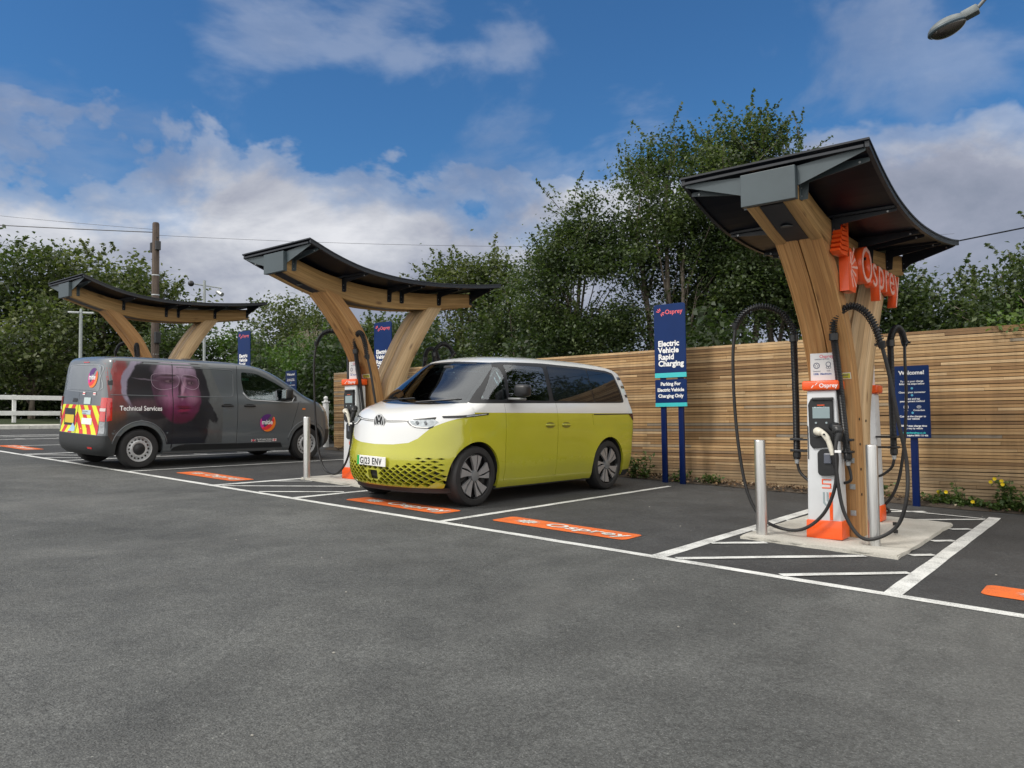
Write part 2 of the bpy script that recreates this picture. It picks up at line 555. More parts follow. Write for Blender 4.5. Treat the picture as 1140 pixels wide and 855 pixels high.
ASPHALT = make_asphalt()
WHITE_LINE = make_paintmark('white_line_paint', (0.76, 0.77, 0.74), 0.60)
ORANGE_MARK = make_paintmark('orange_ground_paint', (0.80, 0.155, 0.018), 0.45)
WHITE_MARK = make_paintmark('white_ground_paint', (0.75, 0.72, 0.66), 0.5)
LEG_WOOD = make_wood('leg_timber', (0.29, 0.135, 0.045), (0.45, 0.235, 0.085), (0.58, 0.345, 0.145), True, 0.055)
LEG_WOOD_PALE = make_wood('pale_leg_timber', (0.42, 0.265, 0.13), (0.57, 0.395, 0.215), (0.68, 0.51, 0.31), True, 0.055)
BEAM_WOOD = make_wood('beam_timber', (0.28, 0.155, 0.055), (0.43, 0.26, 0.10), (0.55, 0.355, 0.155), True, 0.045)
SLAT = make_slat()
BARK = make_bark()
LEAF_A = make_leaf('leaf_deep_green', (0.018, 0.030, 0.013), (0.048, 0.074, 0.029), (0.120, 0.152, 0.058))
LEAF_B = make_leaf('leaf_olive_green', (0.024, 0.036, 0.014), (0.064, 0.086, 0.031), (0.145, 0.165, 0.062))
LEAF_C = make_leaf('leaf_fresh_green', (0.025, 0.055, 0.012), (0.060, 0.115, 0.025), (0.13, 0.19, 0.05))
STEEL_DARK = mat('slate_painted_steel', (0.055, 0.075, 0.085), 0.42, 0.0, 0.0, 0.12, 3)
BLACK_STEEL = mat('black_steel', (0.010, 0.013, 0.019), 0.4, 0.0, 0.0, 0.15, 4)
SOLAR = mat('solar_underside', (0.003, 0.005, 0.011), 0.34, 0.0, 0.0, 0.2, 2, spec=0.14)
RUBBER = mat('black_rubber', (0.012, 0.012, 0.013), 0.5, 0, 0, 0.2, 20)
HOSE = mat('black_hose', (0.010, 0.011, 0.013), 0.36, 0)
ORANGE = mat('orange_enamel', (0.83, 0.10, 0.012), 0.35, 0, 0.2, 0.05, 5)
SIGN_RED = mat('sign_orange_red', (0.86, 0.10, 0.015), 0.33, 0, 0.15, 0.05, 5)
WHITE_ENAMEL = mat('white_enamel', (0.62, 0.64, 0.66), 0.38, 0, 0.1, 0.05, 3)
WHITE_PL = mat('white_plastic', (0.74, 0.75, 0.75), 0.45, 0, 0, 0.04, 4)
BLACK_PL = mat('black_plastic', (0.014, 0.015, 0.017), 0.38, 0, 0, 0.15, 9)
NAVY = mat('navy_sign', (0.003, 0.022, 0.105), 0.42, 0, 0.0, 0.12, 1.5, spec=0.22)
NAVY_POST = mat('navy_post', (0.003, 0.014, 0.085), 0.42, 0, 0.0, 0.1, 3, spec=0.25)
AQUA = mat('aqua_band', (0.05, 0.52, 0.55), 0.35)
SIGN_WHITE = mat('sign_white', (0.82, 0.82, 0.82), 0.5)
PINK_FACE = mat('letter_face', (0.88, 0.50, 0.42), 0.35)
GREY_TEXT = mat('grey_text', (0.12, 0.14, 0.20), 0.5)
YELLOW_STK = mat('yellow_sticker', (0.62, 0.66, 0.05), 0.45)
SCREEN = mat('lcd_screen', (0.24, 0.31, 0.33), 0.15)
GREY_MARK = mat('grey_mark', (0.28, 0.34, 0.36), 0.45)
GALV = mat('galvanised', (0.45, 0.47, 0.48), 0.45, 0.7, 0, 0.15, 8)


def make_brushed():
    m, t, b = node_mat('brushed_steel')
    tc = N(t, 'ShaderNodeTexCoord')
    g = NOISE(t, MAPV(t, tc.outputs['Object'], (60, 60, 2)), 1.0, 4, 0.6)
    L(t, RAMP(t, g, [(0.3, (0.50, 0.50, 0.49)), (0.7, (0.66, 0.66, 0.65))]), b.inputs['Base Color'])
    b.inputs['Metallic'].default_value = 0.92
    L(t, RAMP(t, g, [(0.3, 0.26), (0.7, 0.40)]), b.inputs['Roughness'])
    return m


STAINLESS = make_brushed()


def make_concrete():
    m, t, b = node_mat('concrete')
    tc = N(t, 'ShaderNodeTexCoord'); p = tc.outputs['Object']
    a = NOISE(t, p, 2.2, 6, 0.65, 0.3); f = NOISE(t, p, 60, 4, 0.7)
    c = RAMP(t, a, [(0.3, (0.42, 0.405, 0.355)), (0.7, (0.60, 0.58, 0.52))])
    c = MIX(t, 1.0, c, RAMP(t, f, [(0.3, 0.78), (0.7, 1.1)]), 'MULTIPLY')
    L(t, c, b.inputs['Base Color']); b.inputs['Roughness'].default_value = 0.85
    bumpn(t, b, M(t, 'ADD', f, a), 0.4, 0.008)
    return m


CONCRETE = make_concrete()

# ================================================================== GROUND
def build_ground():
    xs = [-400, -200, -120, -80, -60] + [-50 + 2 * i for i in range(31)] + [14, 20, 35, 60, 120, 300]
    ys = [-200, -80, -30, -15, -8, -4, 0, 3, 6, 9, 12.4, 14, 18, 24, 32, 45, 60, 90, 160, 400]
    V = [(x, y, gz(x, y)) for y in ys for x in xs]
    nx = len(xs)
    F = [(j * nx + i, j * nx + i + 1, (j + 1) * nx + i + 1, (j + 1) * nx + i) for j in range(len(ys) - 1) for i in range(nx - 1)]
    o = mk('tarmac', V, F, ASPHALT); tag(o, kind='structure')


def make_grassmat():
    m, t, b = node_mat('rough_grass')
    tc = N(t, 'ShaderNodeTexCoord'); p = tc.outputs['Object']
    a = NOISE(t, p, 0.9, 5, 0.6); f = NOISE(t, p, 30, 4, 0.7)
    c = RAMP(t, a, [(0.3, (0.020, 0.034, 0.010)), (0.6, (0.045, 0.065, 0.02)), (0.8, (0.075, 0.07, 0.03))])
    L(t, MIX(t, 1.0, c, RAMP(t, f, [(0.3, 0.55), (0.7, 1.3)]), 'MULTIPLY'), b.inputs['Base Color'])
    b.inputs['Roughness'].default_value = 0.95
    bumpn(t, b, f, 1.0, 0.05)
    return m


GRASSMAT = make_grassmat()
SOIL = mat('dark_soil', (0.055, 0.042, 0.030), 0.95, 0, 0, 0.5, 14, 0.8, 40)


def strip_z(name, pts, z, m, wid=None):
    # flat marking lying on the ground: pts = outline polygon, subdivided along long edges
    bm = bmesh.new()
    vs = [bm.verts.new((x, y, 0)) for x, y in pts]
    bm.faces.new(vs)
    xs = [p[0] for p in pts]; k = math.ceil(min(xs))
    while k < max(xs):
        bmesh.ops.bisect_plane(bm, geom=bm.verts[:] + bm.edges[:] + bm.faces[:], plane_co=(k, 0, 0), plane_no=(1, 0, 0)); k += 1
    for v in bm.verts: v.co.z = gz(v.co.x, v.co.y) + z
    for f in bm.faces:
        f.normal_update()
        if f.normal.z < 0: f.normal_flip()
    me = bpy.data.meshes.new(name); bm.to_mesh(me); bm.free()
    return link(name, me, m)


def wob(x0, y0, x1, y1, w, n=14, amp=0.006):
    # hand-laid line: outline with slightly wandering edges
    d = Vector((x1 - x0, y1 - y0)); ln = d.length; d /= ln; nrm = Vector((-d.y, d.x))
    n = max(4, int(ln / 0.35))
    A = []; B = []
    for i in range(n + 1):
        p = Vector((x0, y0)) + d * ln * i / n
        A.append(tuple(p + nrm * (w / 2 + rnd.uniform(-amp, amp))))
        B.append(tuple(p - nrm * (w / 2 + rnd.uniform(-amp, amp))))
    return A + B[::-1]


def rr(x0, x1, y0, y1, r, n=6):
    out = []
    for cx, cy, a in ((x1 - r, y0 + r, -90), (x1 - r, y1 - r, 0), (x0 + r, y1 - r, 90), (x0 + r, y0 + r, 180)):
        for i in range(n + 1):
            t = math.radians(a + 90 * i / n)
            out.append((cx + r * math.cos(t), cy + r * math.sin(t)))
    return out


def flat_text(s, size, bold, fn, name, m, parent, align='LEFT', sx=1.0, spacing=1.0, extrude=0.0, ztop=0.0):
    me = text_mesh(s, size, bold, extrude, align, spacing)
    for v in me.vertices:
        v.co = Vector(fn(v.co.x * sx, v.co.y, v.co.z))
    return link(name, me, m, parent)


def star_polys(r=1.0):
    # two opposed fans of tapering rays, the charging firm's burst
    P = []
    for k in range(12):
        a = math.radians(k * 30 + 8)
        ln = r * (1.0 if k % 2 == 0 else 0.72)
        d = Vector((math.cos(a), math.sin(a))); n = Vector((-d.y, d.x))
        P.append([tuple(d * r * 0.14 - n * 0.05 * r), tuple(d * ln - n * 0.035 * r), tuple(d * ln * 1.03), tuple(d * ln + n * 0.035 * r), tuple(d * r * 0.14 + n * 0.05 * r)])
    return P


def build_markings():
    gid = 'white painted bay lines'
    def line(x0, y0, x1, y1, w, z=0.004):
        o = strip_z('bay_line', wob(x0, y0, x1, y1, w), z, WHITE_LINE); o['kind'] = 'structure'
    line(-31, 6.0, 3.5, 6.0, 0.105)
    def clip(x0, y0, ang, xa, xb, ya, yb):
        t = math.tan(math.radians(ang))
        a = max(xa, x0 + (ya - y0) / t); b = min(xb, x0 + (yb - y0) / t)
        return (a, y0 + (a - x0) * t, b, y0 + (b - x0) * t)
    for s in range(4):
        ox = -7.0 * s
        if ox - 5.8 > -26:
            line(ox - 5.80, 6.053, ox - 5.80, 11.3, 0.085)
        line(ox - 3.225, 6.053, ox - 3.245, 11.25, 0.125)
        line(ox - 1.375, 6.053, ox - 1.365, 11.3, 0.125 if s == 0 else 0.10)
        # hatching, about 48 degrees to the kerb line
        y0 = 3.9
        while y0 < 11.3:
            a = clip(ox - 3.16, y0, 49, ox - 3.16, ox - 1.44, 6.055, 11.2)
            y0 += 1.02
            if a[2] - a[0] < 0.12: continue
            # broken by the plinth
            px0, px1, py0, py1 = ox - 3.06, ox - 1.62, 7.42, 10.12
            segs = []
            steps = 60; cur = None
            for i in range(steps + 1):
                x = a[0] + (a[2] - a[0]) * i / steps; y = a[1] + (a[3] - a[1]) * i / steps
                ins = (px0 - (0 if s == 0 else 0.05)) < x < px1 and py0 < y < py1
                if not ins:
                    if cur is None: cur = [(x, y), (x, y)]
                    cur[1] = (x, y)
                elif cur: segs.append(cur); cur = None
            if cur: segs.append(cur)
            for p, q in segs:
                if (Vector(p) - Vector(q)).length > 0.10:
                    line(p[0], p[1], q[0], q[1], 0.085, 0.008)
    # closing line at the back of the hatch
    line(-3.16, 11.05, -1.44, 11.05, 0.07, 0.008)
    labels = ['orange painted floor panel at the right edge of the picture',
              'orange painted floor panel in the empty bay left of the right-hand charger',
              'orange painted floor panel under the front of the yellow van',
              'orange painted floor panel between the grey van and the middle charger',
              'orange painted floor panel at the far left edge, beyond the grey van']
    for cx, lb in zip((-0.07, -4.66, -7.0, -11.35, -19.25), labels):
        y0 = 6.49; g = 'orange floor panels painted in the charging bays'
        if cx == -7.0: y0 = 6.40
        poly = rr(cx - 0.83, cx + 0.83, y0, y0 + 0.40, 0.07)
        o = strip_z('floor_panel', poly, 0.005, ORANGE_MARK); tag(o, lb, 'floor marking', g)
        f = lambda x, y, z, cx=cx, y0=y0: (cx - 0.22 + x, y0 + 0.12 + y, gz(cx - 0.22 + x, y0 + 0.12 + y) + 0.010)
        flat_text('Osprey', 0.27, 0.006, f, 'lettering', WHITE_MARK, o, sx=1.22)
        bm = bmesh.new()
        for k in range(26):
            a = 2 * PI * k / 26; d = Vector((math.cos(a), math.sin(a))); n = Vector((-d.y, d.x))
            ln = 0.125 * (1.0 if k % 2 == 0 else 0.7)
            sx = 1.35
            q = [d * 0.0, d * ln * 0.5 - n * 0.011, d * ln, d * ln * 0.5 + n * 0.011]
            vs = []
            for p in q:
                X = cx - 0.47 + p.x * sx; Y = y0 + 0.20 + p.y
                vs.append(bm.verts.new((X, Y, gz(X, Y) + 0.010)))
            bm.faces.new(vs)
        from_bm('burst_logo', bm, WHITE_MARK, o)


def build_plinths():
    for s, (cx, lb) in enumerate(((-2.35, 'pale concrete plinth under the near right charging canopy'), (-9.45, 'pale concrete plinth in front of the yellow van'), (-16.5, 'concrete plinth hidden behind the grey van'))):
        if s == 2: continue
        g = gz(cx, 8.8)
        bm = bmesh.new()
        out = []
        for (ax, ay), (bx_, by) in zip(((-.71, -1.35), (.71, -1.35), (.71, 1.32), (-.71, 1.32)), ((.71, -1.35), (.71, 1.32), (-.71, 1.32), (-.71, -1.35))):
            for i in range(14):
                t = i / 14
                out.append((ax + (bx_ - ax) * t + rnd.uniform(-.012, .012), ay + (by - ay) * t + rnd.uniform(-.012, .012)))
        prism(bm, out, 'z', -0.10, 0.0345 )
        top = [e for e in bm.edges if all(v.co.z > 0.03 for v in e.verts)]
        bmesh.ops.bevel(bm, geom=top, offset=0.012, segments=2, affect='EDGES')
        for v in bm.verts: v.co.z += gz(cx + v.co.x, 8.8 + v.co.y) - g
        o = from_bm('concrete_plinth', bm, CONCRETE); o.location = (cx, 8.8, g)
        tag(o, lb, 'plinth', 'concrete plinths under the chargers')
        for bx0, by0 in ((-.45, -.75), (.28, .5), (.42, -.1)):
            bm = bmesh.new(); cyl(bm, (bx0, by0, 0.03), (bx0, by0, 0.065), 0.022, seg=8)
            b = from_bm('anchor_cap', bm, BLACK_PL, o)


# ================================================================== CANOPY
ROOF = [(6.50, 3.415), (6.9, 3.275), (7.35, 3.165), (7.8, 3.11), (8.3, 3.09), (8.8, 3.105), (9.3, 3.14), (9.8, 3.19), (10.2, 3.24), (10.58, 3.30)]
BT = [(6.56, 3.30), (7.2, 3.13), (7.87, 3.04), (8.5, 3.025), (9.24, 3.055), (9.9, 3.12), (10.47, 3.19)]
BB = [(6.53, 3.05), (7.0, 2.90), (7.4, 2.81), (7.8, 2.75), (8.6, 2.735), (9.3, 2.79), (9.9, 2.87), (10.47, 2.95)]
L1F = [(7.16, 2.92), (7.42, 2.66), (7.65, 2.40), (7.87, 2.10), (8.03, 1.80), (8.13, 1.45), (8.17, 1.1), (8.18, 0.5), (8.18, 0.0)]
L1B = [(7.50, 2.82), (7.72, 2.60), (7.93, 2.36), (8.11, 2.05), (8.24, 1.75), (8.33, 1.40), (8.385, 1.1), (8.40, 0.5), (8.40, 0.0)]
L2F = [(9.36, 2.84), (9.12, 2.56), (8.88, 2.22), (8.69, 1.90), (8.51, 1.60), (8.43, 1.35), (8.405, 1.1), (8.405, 0.5), (8.405, 0.0)]
L2B = [(9.70, 2.86), (9.42, 2.52), (9.18, 2.18), (8.98, 1.88), (8.83, 1.55), (8.73, 1.3), (8.68, 1.05), (8.66, 0.5), (8.66, 0.0)]
CY = 8.4


def lerp_tab(tab, y):
    for (a, b), (c, d) in zip(tab[:-1], tab[1:]):
        if a <= y <= c: return b + (d - b) * (y - a) / (c - a)
    return tab[0][1] if y < tab[0][0] else tab[-1][1]


def ribbon(name, A, B, x0, x1, m, parent, bev=0.012, off=0.0):
    # solid timber between two side-view curves A (front/top) and B, from x0 to x1, UV along its length
    SA = spline([(0, y - CY, z) for y, z in A], 5); SB = spline([(0, y - CY, z) for y, z in B], 5)
    n = min(len(SA), len(SB)); SA = SA[:n]; SB = SB[:n]
    V = []; F = []; UV = []
    s = 0
    w = (SA[0] - SB[0]).length
    prof = [(0, 0), (1, 0), (1, 1), (0, 1)]
    b = bev
    # cross-section points as (t across thickness A->B in metres, x)
    for i in range(n):
        if i: s += ((SA[i] + SB[i]) / 2 - (SA[i - 1] + SB[i - 1]) / 2).length
        d = (SB[i] - SA[i]); T = d.length; d.normalize()
        sec = [(b, x0), (0, x0 + b), (0, x1 - b), (b, x1), (T - b, x1), (T, x1 - b), (T, x0 + b), (T - b, x0)]
        per = [b * 0, 0, 0, 0, 0, 0, 0, 0]
        for (t, x) in sec:
            p = SA[i] + d * t
            V.append((x, p.y, p.z)); UV.append((s + off, t + off, x * 3))
    k = 8
    me_faces = []
    for i in range(n - 1):
        for j in range(k):
            a = i * k + j; c = i * k + (j + 1) % k
            F.append((a, c, c + k, a + k))
    F.append(tuple(range(k))[::-1]); F.append(tuple((n - 1) * k + j for j in range(k)))
    # uv: v = thickness on side faces, x on front/back faces
    me = bpy.data.meshes.new(name); me.from_pydata(V, [], F)
    lay = me.uv_layers.new(name='UVMap')
    for p in me.polygons:
        idx = [vi % k for vi in p.vertices]
        face_x = set(idx) <= {1, 2} or set(idx) <= {5, 6}
        for li, vi in zip(p.loop_indices, p.vertices):
            u = UV[vi][0]; v = (V[vi][0] - x0 + 0.31) if face_x else UV[vi][1]
            lay.data[li].uv = (u, v + off)
    me.update()
    bm = bmesh.new(); bm.from_mesh(me); bmesh.ops.recalc_face_normals(bm, faces=bm.faces); bm.to_mesh(me); bm.free()
    return link(name, me, m, parent, True, 50)


def build_canopy(cx, dz=0.0):
    g = gz(cx, CY)
    root = empty('charging_canopy', (cx, CY, g + dz))
    z0 = -dz - 0.0
    def P(tab): return tab
    # legs: two members each
    for (A, B, m, o1) in ((L1F, L1B, LEG_WOOD, 0.0), (L2F, L2B, LEG_WOOD_PALE, 3.0)):
        leg = ribbon('leg', A, B, -0.215, -0.006, m, root, off=o1)
        ribbon('laminate', A, B, 0.006, 0.215, m, leg, off=o1 + 7)
    bt = [(y, z) for y, z in BT]; bb = [(6.53 + (10.47 - 6.53) * i / 6, lerp_tab(BB, 6.53 + (10.47 - 6.53) * i / 6)) for i in range(7)]
    bt = [(6.545 + (10.47 - 6.545) * i / 6, lerp_tab(BT, 6.545 + (10.47 - 6.545) * i / 6)) for i in range(7)]
    beam = ribbon('beam', bt, bb, -0.215, -0.105, BEAM_WOOD, root, off=11)
    ribbon('side_member', bt, bb, 0.105, 0.215, BEAM_WOOD, beam, off=17)
    # dark plate recessed between the two members
    bm = bmesh.new()
    pl = [(6.56 + (10.44 - 6.56) * i / 20, lerp_tab(BB, 6.56 + (10.44 - 6.56) * i / 20) + 0.012) for i in range(21)]
    V1 = [bm.verts.new((-0.104, y - CY, z)) for y, z in pl]; V2 = [bm.verts.new((0.104, y - CY, z)) for y, z in pl]
    V3 = [bm.verts.new((-0.104, y - CY, z + 0.02)) for y, z in pl]; V4 = [bm.verts.new((0.104, y - CY, z + 0.02)) for y, z in pl]
    for i in range(20):
        bm.faces.new((V1[i], V1[i + 1], V2[i + 1], V2[i])); bm.faces.new((V3[i], V4[i], V4[i + 1], V3[i + 1]))
    o = from_bm('soffit_plate', bm, BLACK_STEEL, root)
    bm = bmesh.new(); cyl(bm, (0.0, 6.93 - CY, lerp_tab(BB, 6.93) + 0.008), (0.0, 6.93 - CY, lerp_tab(BB, 6.93) + 0.014), 0.055, seg=24)
    from_bm('downlight', bm, STEEL_DARK, o)
    # roof: curved glass panels with a thin frame
    ys = [6.50 + (10.58 - 6.50) * i / 40 for i in range(41)]
    sp = spline([(0, y, z) for y, z in ROOF], 8)
    def rz(y):
        for a, b in zip(sp[:-1], sp[1:]):
            if a.y <= y <= b.y + 1e-6: return a.z + (b.z - a.z) * (y - a.y) / max(1e-6, b.y - a.y)
        return sp[-1].z if y > 8 else sp[0][2]
    def sheet(name, x0, x1, ya, yb, t0, t1, m, parent, n=30):
        bm = bmesh.new(); R = []
        for i in range(n + 1):
            y = ya + (yb - ya) * i / n; z = rz(y)
            R.append([bm.verts.new((x, y - CY, z + t)) for x, t in ((x0, t0), (x1, t0), (x1, t1), (x0, t1))])
        for a, b in zip(R[:-1], R[1:]):
            for k in range(4): bm.faces.new((a[k], a[(k + 1) % 4], b[(k + 1) % 4], b[k]))
        bm.faces.new(R[0]); bm.faces.new(R[-1][::-1])
        return from_bm(name, bm, m, parent)
    roof = sheet('roof', -0.79, 0.79, 6.53, 10.56, -0.028, 0.0, SOLAR, root)
    sheet('roof_sheet', -0.815, 0.815, 6.49, 10.60, 0.004, 0.020, BLACK_STEEL, roof)
    for sx in (-1, 1):
        a, b = sorted((sx * 0.775, sx * 0.808))
        sheet('edge_rail', a, b, 6.51, 10.58, -0.045, 0.002, BLACK_STEEL, roof)
    for k in range(5):
        y = 6.50 + k * (10.55 - 6.50) / 4
        bm = bmesh.new(); bbox(bm, -0.77, 0.77, y - CY - 0.012, y - CY + 0.02, rz(y) - 0.05, rz(y) - 0.029)
        from_bm('cross_rail', bm, BLACK_STEEL, roof)
    # gussets that carry the roof off the beam
    for y, big in ((6.655, 1), (7.55, 0), (8.46, 0), (8.73, 0), (9.6, 0), (10.43, 2)):
        br = None
        for sx in (-1, 1):
            zr = rz(y) - 0.032; bt_ = lerp_tab(BT, y)
            low = bt_ - 0.20
            pts = [(0.218, zr), (0.775, zr), (0.775, zr - 0.035), (0.29, bt_ - 0.06), (0.278, low), (0.218, low)]
            if big == 2: pts = [(0.218, zr), (0.775, zr), (0.775, zr - 0.03), (0.30, bt_ - 0.12), (0.218, bt_ - 0.20)]
            pts = [(sx * a, b) for a, b in pts]
            bm = bmesh.new(); prism(bm, pts, 'y', y - CY - 0.004, y - CY + 0.004)
            bbox(bm, *sorted((sx * 0.217, sx * 0.225)), y - CY - 0.03, y - CY + 0.03, low, bt_ - 0.01)
            o = from_bm('bracket', bm, STEEL_DARK if big == 1 else BLACK_STEEL, root)
            bm = bmesh.new()
            for q in ((0.226, low + 0.03), (0.226, low + 0.10)):
                cyl(bm, (sx * q[0], y - CY, q[1]), (sx * (q[0] + 0.008), y - CY, q[1]), 0.009, seg=6)
            cyl(bm, (sx * 0.70, y - CY - 0.012, zr - 0.03), (sx * 0.70, y - CY + 0.012, zr - 0.03), 0.010, seg=6)
            from_bm_split('bolt', bm, GALV, o)
    # front end box and sloping cheeks
    bm = bmesh.new(); bbox(bm, -0.235, 0.235, 6.47 - CY, 6.535 - CY, 3.055, 3.335, 0.004)
    from_bm('end_cap', bm, STEEL_DARK, root)
    for sx in (-1, 1):
        bm = bmesh.new()
        prism(bm, [(sx * 0.237, 3.335), (sx * 0.78, 3.375), (sx * 0.775, 3.345), (sx * 0.237, 3.17)], 'y', 6.525 - CY, 6.532 - CY)
        from_bm('cheek_plate', bm, STEEL_DARK, root)
    # through bolts with square washers
    bolts = [(8.15, h) for h in (0.52, 0.86, 1.22)]
    for h in (0.27, 0.53, 0.79):
        bm = bmesh.new()
        yf = lerp_tab([(-b_, a_) for a_, b_ in L1F], -(h + 0.02)) - 0.002
        bbox(bm, 0.130, 0.182, yf - 0.008 - CY, yf + 0.002 - CY, h - 0.026, h + 0.026)
        cyl(bm, (0.156, yf - 0.022 - CY, h), (0.156, yf - 0.006 - CY, h), 0.014, seg=6)
        from_bm('washer', bm, GALV, root)
    for y, hs in ((8.26, (0.45, 0.7, 0.95, 1.2)), (8.50, (0.40, 0.66, 0.92, 1.18))):
        for h in hs:
            bm = bmesh.new(); cyl(bm, (0.214, y - CY, h), (0.222, y - CY, h), 0.013, seg=8)
            from_bm('side_bolt', bm, BLACK_PL, root)
    # yellow and white caution sticker on the front leg
    bm = bmesh.new(); bbox(bm, -0.02, 0.165, -0.002, 0.0, 0, 0.065)
    st = from_bm('caution_sticker', bm, SIGN_WHITE, root); st.location = (0.035, 8.085 - CY, 1.60); st.rotation_euler = (math.radians(18), 0, 0)
    bm = bmesh.new(); bbox(bm, 0.012, 0.158, -0.0035, -0.0022, 0.007, 0.058)
    s2 = from_bm('sticker_field', bm, YELLOW_STK, st)
    flat_text('Caution!', 0.028, 0.001, lambda x, y, z: (0.045 + x, -0.0045, 0.034 + y), 'sticker_text', GREY_TEXT, st)
    flat_text('Mind your head', 0.017, 0.0005, lambda x, y, z: (0.030 + x, -0.0045, 0.014 + y), 'sticker_text', GREY_TEXT, st)
    return root


def build_canopies():
    r = build_canopy(-2.35)
    tag(r, 'near right timber charging canopy with curved black roof and orange lettering on its beam', 'canopy', 'timber charging canopies')
    c = copy_tree(r); c.location = (-9.45, CY, gz(-9.45, CY)); c['label'] = 'middle timber charging canopy, between the yellow van and the grey van'
    c = copy_tree(r); c.location = (-16.5, CY, gz(-16.5, CY) + 0.10); c['label'] = 'far left timber charging canopy rising behind the grey van'


def build_sign_letters():
    # thick orange letters fixed along the right side of the near beam
    x = -2.35 + 0.215
    root = empty('letter_sign', (x, 8.2, gz(-2.35, 8.2) + 2.6))
    tag(root, 'thick orange red raised lettering fixed to the side of the near canopy beam', 'sign')
    def place(me, y0, z0, name):
        # mesh in (x right, y up) -> world (+Y, Z), face towards +X
        for v in me.vertices:
            a, b, c = v.co
            v.co = Vector((c, y0 - 8.2 + a, z0 - 2.6 + b))
        bm = bmesh.new(); bm.from_mesh(me); bmesh.ops.remove_doubles(bm, verts=bm.verts, dist=1e-5); bmesh.ops.recalc_face_normals(bm, faces=bm.faces); bm.to_mesh(me); bm.free()
        return me
    # letters one by one
    pen = 8.15
    size = 0.53
    for ch, adv in (('O', 0.42), ('s', 0.235), ('p', 0.275), ('r', 0.195), ('e', 0.26), ('y', 0.25)):
        me = text_mesh(ch, size, 0.004, 0.042)
        for v in me.vertices: v.co.z += 0.050
        o = link('letter', place(me, pen, 2.575, ch), SIGN_RED, root)
        mf = text_mesh(ch, size, -0.004, 0.0015)
        for v in mf.vertices: v.co.z += 0.096
        link('letter_face', place(mf, pen, 2.575, ch), PINK_FACE, o)
        pen += adv
    # burst logo: stacked wings above, fan below
    def block(poly, z0, z1, m, nm, par):
        bm = bmesh.new(); prism(bm, [(y - 8.2, z - 2.6) for y, z in poly], 'x', z0, z1)
        return from_bm(nm, bm, m, par)
    lg = block([(7.70, 2.42), (7.70, 2.80), (7.80, 2.84), (7.90, 2.80), (8.00, 2.72), (8.03, 2.58), (7.92, 2.42)], 0.008, 0.092, SIGN_RED, 'burst_logo', root)
    for k in range(7):
        z = 2.745 + 0.047 * k; y = 7.42 + 0.024 * k + (0.03 if k > 4 else 0)
        block([(y, z + 0.012), (y + 0.02, z + 0.040), (7.50 + 0.01 * k, z + 0.024), (7.73, z + 0.044), (7.73, z + 0.002), (7.50 + 0.01 * k, z - 0.008)], 0.008, 0.092, SIGN_RED, 'wing', lg)
    block([(7.71, 2.42), (7.71, 3.08), (7.755, 3.09), (7.755, 2.42)], 0.008, 0.088, SIGN_RED, 'wing_spine', lg)
    for k in range(7):
        a = math.radians(78 - k * 24)
        c = Vector((7.76, 2.65)); d = Vector((math.cos(a), math.sin(a))); n = Vector((-d.y, d.x))
        ln = 0.25 if k % 2 else 0.20
        if k == 0: ln = 0.15
        p0 = c + d * 0.04; p1 = c + d * ln
        block([tuple(p0 - n * 0.007), tuple(p1 - n * 0.013), tuple(p1 + n * 0.013), tuple(p0 + n * 0.007)], 0.0925, 0.0965, PINK_FACE, 'fan_ray', lg)
    for z in (2.64, 2.86):
        bm = bmesh.new(); bbox(bm, 0.001, 0.007, 7.72 - 8.2, 9.75 - 8.2, z - 2.6, z - 2.6 + 0.03)
        from_bm('mounting_rail', bm, BEAM_WOOD, root)


FOOT_LIFT = 0.0345


# ================================================================== CHARGERS
def ribbed(bm, path, r, pitch=0.012, amp=0.005, seg=10):
    # corrugated hose
    P = [Vector(p) for p in path]
    ln = [0]
    for a, b in zip(P[:-1], P[1:]): ln.append(ln[-1] + (b - a).length)
    n = int(ln[-1] / (pitch / 2)); pts = []; rad = []
    j = 0
    for i in range(n + 1):
        s = ln[-1] * i / n
        while j < len(P) - 2 and ln[j + 1] < s: j += 1
        t = (s - ln[j]) / max(1e-9, ln[j + 1] - ln[j])
        pts.append(P[j].lerp(P[j + 1], t)); rad.append(r + (amp if i % 2 else -amp))
    tube(bm, pts, rad, seg)


def coil(bm, path, R, wire, turns, seg=6, k=14):
    P = [Vector(p) for p in path]; ln = [0]
    for a, b in zip(P[:-1], P[1:]): ln.append(ln[-1] + (b - a).length)
    pts = []; n = turns * k; j = 0
    for i in range(n + 1):
        s = ln[-1] * i / n
        while j < len(P) - 2 and ln[j + 1] < s: j += 1
        t = (s - ln[j]) / max(1e-9, ln[j + 1] - ln[j])
        c = P[j].lerp(P[j + 1], t); d = (P[j + 1] - P[j]).normalized()
        nn = d.cross(Vector((0, 1, 0))).normalized() if abs(d.y) < 0.9 else Vector((1, 0, 0)); b2 = d.cross(nn)
        a = 2 * PI * i / k
        pts.append(c + (nn * math.cos(a) + b2 * math.sin(a)) * R)
    tube(bm, pts, wire, seg)


